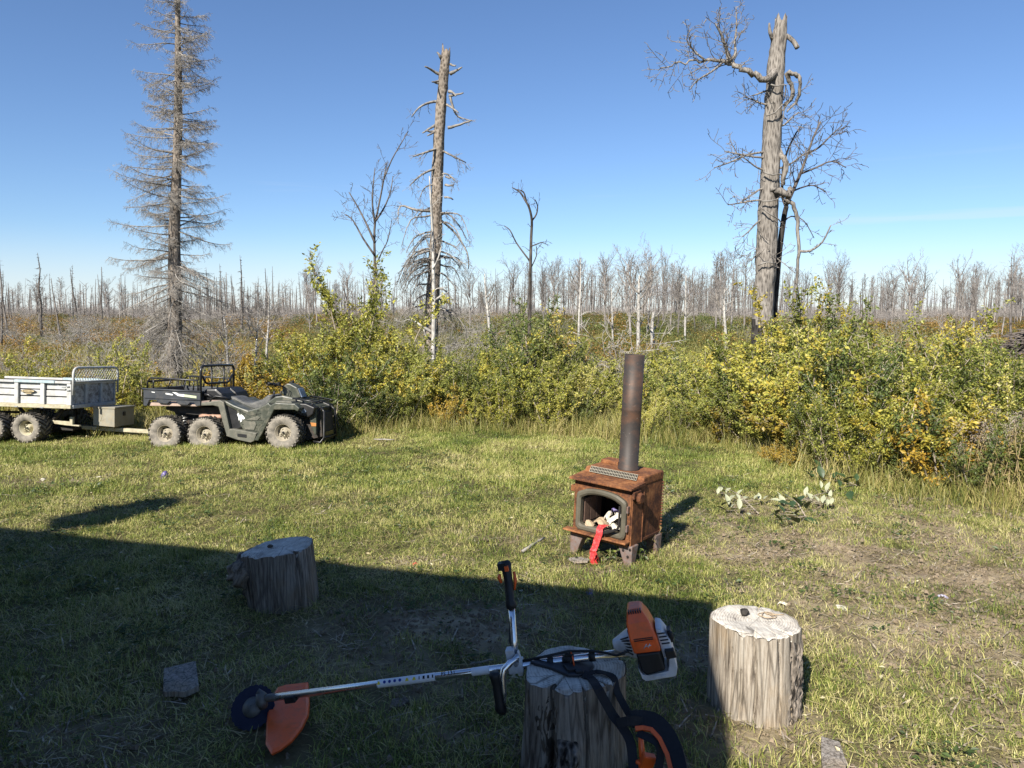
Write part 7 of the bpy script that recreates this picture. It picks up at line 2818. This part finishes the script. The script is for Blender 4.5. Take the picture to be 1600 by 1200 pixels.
    build(mb, 'vent', [M['black2'], M['orange']], sh)
    mb = MB()
    for a, b in (((-.014, .010), (.004, .030)), ((.006, .012), (.018, .030)), ((-.004, .018), (.022, .022))):
        mb.tube([e(a[0], -.094, a[1]), e(b[0], -.094, b[1])], .0016, 4)
    build(mb, 'embossed_mark', M['light_grey'], sh)
    # dark muffler window
    mb = MB()
    eprism([(-.056, -.012), (.05, -.012), (.052, -.10), (-.038, -.115), (-.052, -.095)], -.096, .06, mb)
    build(mb, 'muffler_cover', M['black2'], root, .008, 2)
    # tank and rear housing
    mb = MB()
    eprism([(-.066, -.075), (-.054, -.112), (-.03, -.118), (.06, -.11), (.075, -.075), (.085, -.03), (.105, -.04), (.105, -.10), (.088, -.138), (-.048, -.145), (-.062, -.13)], -.088, .075, mb)
    tk = build(mb, 'fuel_tank', M['light_grey'], root, .008, 2)
    mb = MB()
    mb.box(e(.02, -.090, -.128), (.05, .005, .012), FE)
    build(mb, 'tank_mark', M['light_grey'], tk, .002)
    mb = MB()
    eprism([(.056, -.06), (.058, .085), (.085, .075), (.108, .02), (.108, -.05)], -.07, .07, mb)
    rh = build(mb, 'filter_housing', M['light_grey'], root, .01, 2)
    mb = MB()
    for k in range(4):
        mb.box(e(.085 - k * .002, -.071, .012 + k * .016), (.034, .005, .006), FE)
    eprism([(.07, -.052), (.072, -.012), (.112, -.014), (.116, -.05)], -.095, -.06, mb)
    mb.box(e(.112, -.02, .03), (.016, .05, .05), FE)
    mb.tube([e(.118, -.05, .02), e(.118, -.055, .055)], .008, 8)
    build(mb, 'filter_cap', M['black2'], rh, .004)


def build_harness():
    zt = STOVE['mid_top']
    root = tag(empty('carrying_harness', at(880, 1045, 2.9)), 'black webbing harness with orange-edged padded loop, hanging down the middle stump', 'harness')
    X = Matrix.Translation(-root.location)
    # hip pad lying on the stump top
    ol = [(828, 1037), (862, 1026), (905, 1022), (925, 1036), (928, 1044), (920, 1054), (905, 1058), (888, 1058), (860, 1047), (838, 1041)]
    mb = MB()
    def tp(px, py, z):
        dr = ray(px, py)
        t = (z - CAM_Z) / dr.z
        return Vector((dr.x * t, dr.y * t, z))
    k = len(ol)
    lo = [tp(*q, zt + .004) for q in ol]
    hi = [p + Vector((0, 0, .012)) for p in lo]
    mb.add(lo + hi, [tuple(range(k)), tuple(range(k, 2 * k))] + [(i, (i + 1) % k, k + (i + 1) % k, k + i) for i in range(k)])
    mb.build('hip_pad', M['pad'], root, .004, 2, xf=X)
    mb = MB()
    c = tp(890, 1043, zt + .02)
    mb.box(c, (.035, .06, .012), (0, 0, .3))
    mb.tube([c + Vector((0, .02, .0)), at(894, 1030, 2.96), at(893, 1022, 2.965)], .004, 6)
    mb.box(tp(905, 1049, zt + .02), (.03, .02, .01), (0, 0, .2))
    mb.build('buckle', M['black2'], root, .003, xf=X)
    fy = 2.75   # front of the stump

    def strap(name, pts, w, side=Vector((1, .1, 0)), mat='strap', th=.003):
        mb = MB()
        Q = []
        for i in range(len(pts) - 1):
            for s in range(4):
                p0, p1, p2, p3 = pts[max(0, i - 1)], pts[i], pts[i + 1], pts[min(len(pts) - 1, i + 2)]
                t = s / 4
                Q.append(.5 * ((2 * p1) + (p2 - p0) * t + (2 * p0 - 5 * p1 + 4 * p2 - p3) * t * t + (3 * p1 - p0 - 3 * p2 + p3) * t ** 3))
        Q.append(pts[-1])
        mb.ribbon(Q, side, w, th)
        return mb.build(name, M[mat], root, xf=X)
    strap('strap', [tp(911, 1053, zt + .015), tp(924, 1060, zt + .008), at(932, 1072, 2.765), at(943, 1092, 2.745), at(958, 1118, 2.73), at(972, 1136, 2.70), at(985, 1160, 2.66), at(990, 1200, 2.6), at(994, 1240, 2.5)], .036)
    strap('strap', [tp(920, 1051, zt + .012), tp(938, 1050, zt + .012), tp(958, 1058, zt + .008), at(964, 1080, 2.84), at(975, 1102, 2.81), at(986, 1122, 2.78), at(990, 1135, 2.74)], .028)
    strap('strap', [at(964, 1131, 2.69), at(985, 1126, 2.68), at(1003, 1128, 2.69)], .034, Vector((0, .3, 1)))
    strap('strap', [at(996, 1145, 2.66), at(1012, 1152, 2.64), at(1028, 1162, 2.62), at(1032, 1180, 2.6), at(1026, 1215, 2.55)], .03, Vector((.8, .4, .3)))
    # padded loop with orange edge
    loop = [at(985, 1124, 2.70), at(1005, 1123, 2.70), at(1024, 1128, 2.68), at(1041, 1146, 2.64), at(1054, 1172, 2.58), at(1062, 1202, 2.5), at(1066, 1240, 2.4)]
    pad = strap('shoulder_pad', loop, .06, Vector((.7, .45, .55)), 'strap', .012)
    edge = []
    for i, p in enumerate(loop):
        t = (loop[min(i + 1, len(loop) - 1)] - loop[max(0, i - 1)]).normalized()
        s = Vector((.7, .45, .55))
        s = (s - t * s.dot(t)).normalized()
        edge.append(p - s * .030 + Vector((0, -.008, .0)))
    mb = MB()
    mb.ribbon([edge[0].lerp(edge[1], .3)] + edge[1:], Vector((.7, .45, .55)), .016, .014)
    mb.build('orange_edge', M['orange'], pad, xf=X)
    # orange hook
    mb = MB()
    a = [at(1001, 1150, 2.655), at(1002, 1165, 2.645), at(1004, 1184, 2.63)]
    mb.tube(a, [.010, .012, .014], 8)
    mb.box(at(1011, 1190, 2.62), (.05, .03, .06), (.2, .3, .2))
    mb.box(at(998, 1193, 2.62), (.03, .02, .02), (.1, .5, 0))
    mb.build('hook', M['orange'], root, .004, xf=X)


# ------------------------------------------------------------------ small things on the ground
M['white_under'] = m_plain('leaf_underside', (0.30, 0.31, 0.2), 0.6, 0, 0.2, (0.5, 0.5, 0.3), 20)
M['leaf_dark'] = m_plain('leaf_upper', (0.03, 0.055, 0.02), 0.42, 0, 0.2, (0.10, 0.10, 0.03), 20)


def big_leaf(L, w, curl=.15):
    vs, fs = [], []
    n = 6
    prof = [0.06, .72, 1, .9, .6, .04, 0.0][:n + 1]
    for i in range(n + 1):
        t = i / n
        x = L * t
        z = -curl * L * (t - .3) ** 2
        ww = w / 2 * [0.05, .62, .96, 1, .78, .42, .02][i]
        vs += [(x, -ww, z + ww * .3), (x, 0, z), (x, ww, z + ww * .3)]
    for i in range(n):
        a = i * 3
        fs += [(a, a + 1, a + 4, a + 3), (a + 1, a + 2, a + 5, a + 4)]
    mb = MB()
    mb.add(vs, fs, 0, True)
    return mb


def build_cut_branches():
    R = random.Random(9)
    mw = big_leaf(.10, .042, .35).mesh('leaf', M['white_under'], fixn=False)
    md = big_leaf(.10, .05).mesh('leaf', M['leaf_dark'], fixn=False)
    for base, tip, leaves, lab in [
            ((1185, 812), (1120, 768), [(1122, 770, 0), (1134, 772, 0), (1121, 778, 0), (1126, 776, 0), (1138, 788, 0), (1142, 784, 0), (1152, 776, 0), (1139, 792, 0), (1142, 796, 0), (1156, 790, 0), (1161, 783, 0), (1166, 786, 0), (1178, 789, 0), (1155, 803, 0), (1172, 811, 0), (1187, 787, 0), (1193, 787, 0), (1128, 800, 1), (1136, 806, 1)], 'cut poplar branch with pale leaf undersides, right of the stove shadow'),
            ((1262, 822), (1222, 782), [(1222, 784, 0), (1220, 792, 0), (1226, 790, 0), (1226, 806, 1), (1234, 800, 1), (1243, 812, 1), (1212, 818, 1), (1222, 822, 1), (1240, 796, 1), (1250, 806, 1), (1256, 814, 1), (1252, 800, 1), (1218, 810, 1), (1232, 818, 1), (1248, 826, 1), (1260, 806, 1)], 'cut branch with mostly dark green leaves upright in the grass, between two pale-leaved ones'),
            ((1240, 795), (1305, 780), [(1258, 782, 0), (1270, 782, 0), (1278, 778, 0), (1283, 772, 0), (1291, 772, 0), (1279, 790, 0), (1286, 790, 0), (1292, 788, 0), (1297, 785, 0), (1303, 788, 0), (1285, 796, 0), (1292, 795, 0), (1298, 795, 0), (1268, 786, 0), (1248, 795, 1)], 'cut poplar branch with large white leaf undersides, right one on the lawn'),
            ((1255, 738), (1338, 772), [(1270, 748, 1), (1276, 752, 1), (1282, 744, 1), (1286, 756, 1), (1290, 748, 1), (1296, 752, 1), (1302, 758, 1), (1300, 748, 1), (1316, 762, 1), (1322, 768, 1), (1326, 760, 1), (1334, 770, 1), (1338, 764, 1), (1312, 770, 1), (1328, 776, 1), (1264, 742, 1), (1268, 750, 0)], 'cut branch with glossy dark green leaves at the lawn edge'),
            ((1560, 742), (1596, 735), [(1562, 738, 1), (1570, 742, 0), (1576, 748, 1), (1580, 736, 1), (1592, 706, 0), (1588, 742, 1)], 'small leafy cut twig in the weeds at the right edge')]:
        b, t = gnd(*base), gnd(*tip)
        o = tag(empty('cut_branch', (b.x, b.y, Hs(b.x, b.y))), lab, 'branch', 'cut leafy branches lying on the lawn')
        mb = MB()
        dv = t - b
        mb.tube([Vector((0, 0, .03)), dv * .5 + Vector((.03, 0, .07)), dv + Vector((0, 0, .06))], [.007, .005, .003], 6)
        for px, py, k in leaves:
            p = gnd(px, py, .05) - b
            f = max(.05, min(.95, (p.x * dv.x + p.y * dv.y) / (dv.length ** 2)))
            mb.tube([dv * f + Vector((0, 0, .055)), p + Vector((0, 0, .02))], .002, 3, False)
        mb.build('twig', M['stem'], o, fixn=False)
        for px, py, k in leaves:
            p = gnd(px, py, .05) - b
            a = R.uniform(0, 2 * PI)
            l = link('leaf', md if k else mw, o, (p.x, p.y, p.z + (R.uniform(-.01, .035) if not k else R.uniform(.0, .07))), (R.uniform(-.5, .5), R.uniform(-1.1, -.1) if not k else R.uniform(-.9, .4), a if k else R.uniform(.6, 2.6)))
            s = R.uniform(.75, 1.25) * (1.25 if k else 1)
            l.scale = (s, s, s)


def build_litter():
    R = random.Random(41)
    cr = STOVE['crumple']
    for px, py, size, mat, lab, nm, jag in [
            (258, 750, (.075, .06, .10), 'violet', 'violet plastic bag peaked up on the sunny lawn left of the quad bike shadow', 'plastic_bag', .6),
            (922, 931, (.10, .04, .025), 'violet', 'violet plastic scrap in the shade between trimmer handle and engine', 'plastic_scrap', .5),
            (1315, 957, (.05, .045, .02), 'paper', 'crumpled white tissue on bare soil right of the pale stump', 'tissue', .5),
            (1222, 948, (.05, .03, .022), 'paper', 'crumpled white tissue behind the pale stump top', 'tissue', .5),
            (1475, 939, (.055, .03, .02), 'violet_pale', 'pale violet wrapper on the sandy ground at the right', 'wrapper', .5),
            (814, 927, (.018, .014, .01), 'paper', 'tiny white scrap in the shade right of the trimmer control grip', 'paper_scrap', .4),
            (67, 754, (.04, .03, .02), 'paper', 'white scrap on the lawn before the trailer, the left one', 'paper_scrap', .5),
            (155, 751, (.035, .03, .02), 'paper', 'white scrap on the lawn before the trailer, the right one', 'paper_scrap', .5),
            (648, 885, (.03, .02, .02), 'red_film', 'small red scrap at the shadow edge right of the left stump', 'paper_scrap', .5),
            (520, 800, (.03, .025, .015), 'paper', 'small pale scrap on the sunny lawn above the left stump', 'paper_scrap', .5)]:
        p = gnd(px, py)
        size = tuple(q * .78 for q in size)
        o = cr(nm, lab, (p.x, p.y, Hs(p.x, p.y) + size[2] * .45 + .008), size, M[mat], int(px), None, 'rubbish', .9, False, jag)
        del_ = o.get('group')
    # split blocks and boards
    def board(name, label, corners, th, mat, cat, z=.03, tilt=0.0):
        P = [gnd(*c, z) for c in corners]
        c = sum(P, Vector()) / len(P)
        mb = MB()
        up = [p - c + Vector((0, 0, R.uniform(-.006, .006))) for p in P]
        lo = [p - Vector((0, 0, th)) for p in up]
        k = len(P)
        mb.add(up + lo, [tuple(range(k)), tuple(range(2 * k - 1, k - 1, -1))] + [(i, (i + 1) % k, k + (i + 1) % k, k + i) for i in range(k)])
        o = mb.build(name, M[mat], None, .004, 2, loc=(c.x, c.y, Hs(c.x, c.y) + z + tilt))
        return tag(o, label, cat)
    board('wood_slab', 'grey weathered wood slab lying flat in the deep shade at the left', [(255, 1085), (256, 1048), (306, 1036), (311, 1078), (290, 1086)], .03, 'slab', 'wood', .05)
    board('wood_offcut', 'grey striped wood offcut at the bottom edge right of the pale stump', [(1283, 1182), (1283, 1152), (1312, 1160), (1322, 1192), (1322, 1215), (1286, 1212)], .05, 'slab', 'wood', .06)
    board('wood_chip', 'splintered dark wood chip in the shade below the trimmer shaft', [(608, 1107), (614, 1094), (636, 1090), (640, 1096), (626, 1104)], .02, 'slab_dark', 'wood', .03)
    board('wood_chip', 'pale split chip on the grass under the front left stove leg', [(886, 877), (902, 873), (922, 878), (918, 882), (898, 882)], .012, 'slab', 'wood', .03)
    for i, (a, b, r, lab) in enumerate([((816, 868), (850, 845), .012, 'short barkless stick on the lawn left of the stove'), ((585, 689), (615, 690), .01, 'thin stick at the lawn edge right of the quad bike'), ((735, 1043), (770, 1036), .006, 'thin dry twig behind the trimmer shaft')]):
        p, q = gnd(*a, .02), gnd(*b, .03)
        mb = MB()
        k = [p.lerp(q, t) + Vector((R.gauss(0, .008), R.gauss(0, .008), R.uniform(0, .01))) for t in (0, .25, .5, .75, 1)]
        k = [v - p for v in k]
        mb.tube(k, [r, r * 1.1, r, r * .8, r * .6], 7)
        o = mb.build('stick', M['twig'], None, loc=(p.x, p.y, Hs(p.x, p.y) + .02))
        tag(o, lab, 'stick')


M['violet_pale'] = m_plain('violet_pale', (0.42, 0.40, 0.55), 0.5)
M['slab'] = m_wood_side('slab_wood', (.95, .98, 1.05), .1)
M['slab_dark'] = m_wood_side('slab_wood_dark', (.6, .58, .56), .3)


def build_stove_weeds():
    R = random.Random(77)
    for px, py, h, lab in [(952, 884, .16, 'low leafy weed between the front legs of the stove'), (1010, 868, .22, 'dry brown weed by the right side of the stove'), (1035, 852, .14, 'small green weed behind the right front stove leg'), (930, 868, .12, 'small weed under the stove behind the red strip'), (1006, 884, .13, 'bright green weed right of the front stove leg')]:
        p = gnd(px, py)
        o = tag(empty('weed_plant', (p.x, p.y, Hs(p.x, p.y))), lab, 'weed', 'weeds around the stove')
        mb, V, Q, A = MB(), [], [], []
        for s in range(7):
            a = R.uniform(0, 2 * PI)
            d = Vector((math.cos(a) * .6, math.sin(a) * .6, 1)).normalized()
            e = d * h * R.uniform(.6, 1.15)
            mb.tube([Vector((0, 0, 0)), e * .5 + rvec(R, .006), e], [.003, .0025, .0015], 4, False)
            for k in range(9):
                add_leaf(V, Q, A, e * R.uniform(.2, 1), rvec(R) + Vector((0, 0, .1)), Vector((R.gauss(0, .5), R.gauss(0, .5), 1)), R.uniform(.02, .045), .55, R.random())
        mb.build('stems', M['stem'], o, fixn=False)
        link('leaves', fast_mesh('leaves', np.array(V), np.array(Q), M['dry_leaf'] if 'dry' in lab else M['green_leaf'], {'v': np.array(A)}), o)['kind'] = 'stuff'


def build_brush_heap():
    """the grey heap of brush at the right edge, behind the thicket"""
    R = random.Random(55)
    Y = 24.0
    c = at(1668, 560, Y)
    o = tag(empty('brush_heap', (c.x, Y, Hs(c.x, Y))), 'grey heap of dead sticks rising behind the thicket at the right edge', 'brush heap')
    mb = MB()
    top = at(1620, 502, Y).z
    for i in range(900):
        a, q = R.uniform(0, 2 * PI), math.sqrt(R.random())
        x, y = q * 2.6 * math.cos(a), q * 1.6 * math.sin(a)
        z = top * (1 - q ** 1.8) * R.uniform(.85, 1.02)
        d = Vector((R.gauss(.8, .35), R.gauss(0, .5), R.gauss(.25, .18))).normalized()
        L = R.uniform(.25, .8)
        p = Vector((x, y, z))
        mb.tube([p - d * L, p + rvec(R, .03), p + d * L], [.018, .02, .008], 4, False)
    tag(mb.build('sticks', M['brown_twig'], o, fixn=False), kind='stuff')


# ------------------------------------------------------------------ the cabin beside the camera, whose roof throws the foreground shade
M['plank_wall'] = m_wood_side('cabin_plank', (.75, .68, .6), .1)
M['roof_metal'] = m_plain('roof_metal', (0.10, 0.16, 0.12), 0.5, 0.2, 0.3, (0.15, 0.14, 0.12), 2)


def build_cabin():
    e1, e2 = gnd(0, 826), gnd(1120, 945)
    HR = 3.6
    sh = Vector((SUN_DIR.x, SUN_DIR.y, 0)) * (HR / SUN_DIR.z)
    C = e2 + sh
    u = (e1 - e2).normalized()
    e3 = gnd(1146, 1196)
    k_ = (e3 - e2).normalized() - Vector((-SUN_DIR.x, -SUN_DIR.y, 0)) / SUN_DIR.z * (.25 / 3.25)
    v = Vector((k_.x, k_.y, 0)).normalized()
    yaw = math.atan2(u.y, u.x)
    root = tag(empty('cabin', (C.x, C.y, 0)), 'plank cabin just out of view whose straight roof edge shades the foreground', 'cabin')
    F = Matrix((u, v, Vector((0, 0, 1)))).transposed()

    def w(a, b, z):
        return F @ Vector((a, b, 0)) + Vector((0, 0, z))
    Lr, Dr = 9.0, 6.5
    mb = MB()
    ridge = HR + .25
    vs = [w(0, 0, HR), w(Lr, 0, HR), w(Lr, Dr / 2, ridge), w(0, Dr / 2, ridge), w(Lr, Dr, HR), w(0, Dr, HR)]
    vs2 = [p - Vector((0, 0, .12)) for p in vs]
    mb.add(vs + vs2, [(0, 1, 2, 3), (3, 2, 4, 5), (6, 9, 8, 7), (9, 11, 10, 8), (0, 6, 7, 1), (5, 4, 10, 11), (0, 3, 9, 6), (3, 5, 11, 9), (1, 7, 8, 2), (2, 8, 10, 4)])
    mb.build('roof', M['roof_metal'], root)
    ins = .55
    zl = HR - .12 + .0

    def slab(a0, b0, a1, b1, z0, z1, th, mb_):
        P0, P1 = w(a0, b0, 0), w(a1, b1, 0)
        dd = (P1 - P0)
        nn = Vector((-dd.y, dd.x, 0)).normalized() * th / 2
        q = [P0 + nn, P1 + nn, P1 - nn, P0 - nn]
        mb_.add([p + Vector((0, 0, z0)) for p in q] + [p + Vector((0, 0, z1)) for p in q], [(3, 2, 1, 0), (4, 5, 6, 7), (0, 1, 5, 4), (1, 2, 6, 5), (2, 3, 7, 6), (3, 0, 4, 7)])
    n = 16
    for (a0, b0, a1, b1) in ((ins, ins, Lr - ins, ins), (Lr - ins, ins + .03, Lr - ins, Dr - ins), (ins, ins + .03, ins, Dr - ins), (ins + .03, Dr - ins, Lr - ins - .03, Dr - ins)):
        for k in range(n):
            mb = MB()
            z0 = .1 + (HR - .05) * k / n
            slab(a0, b0, a1, b1, z0 + .004, z0 + (HR - .05) / n - .004, .045 + .006 * (k % 2), mb)
            mb.build('plank', M['plank_wall'], root)
    for b in (ins,):
        mb = MB()
        slab(ins, ins, ins, Dr - ins, HR - .05, HR + .15, .04, mb)
        mb.build('gable', M['plank_wall'], root)
    # flue on the roof, seen only by its shadow
    s0 = gnd(96, 826)
    q = F.transposed() @ Vector((s0.x + sh.x - C.x, s0.y + sh.y - C.y, 0))
    base = w(q.x, .06, HR + .0)
    mb = MB()
    top = base + Vector((0, 0, .72))
    mb.tube([base, top], .03, 8)
    mb.box(base + Vector((0, 0, .50)), (.46, .46, .42), (0, 0, .5))
    mb.tube([top + Vector((0, 0, .0)), top + Vector((0, 0, .16))], [.26, .26], 14)
    mb.tube([top + Vector((0, 0, .16)), top + Vector((0, 0, 1.1))], .03, 8)
    mb.build('chimney', M['dark_steel'], root)


# ------------------------------------------------------------------ put everything in place
build_cabin()
build_spruce()
build_middle_snag()
build_poplar_snag()
build_slim_trees()
build_far_trees()
build_bushes()
build_brush_heap()
build_quad()
build_trailer()
build_stove()
build_stumps()
build_trimmer()
build_harness()
build_weeds()
build_cut_branches()
build_litter()
build_stove_weeds()
sow_lawn()
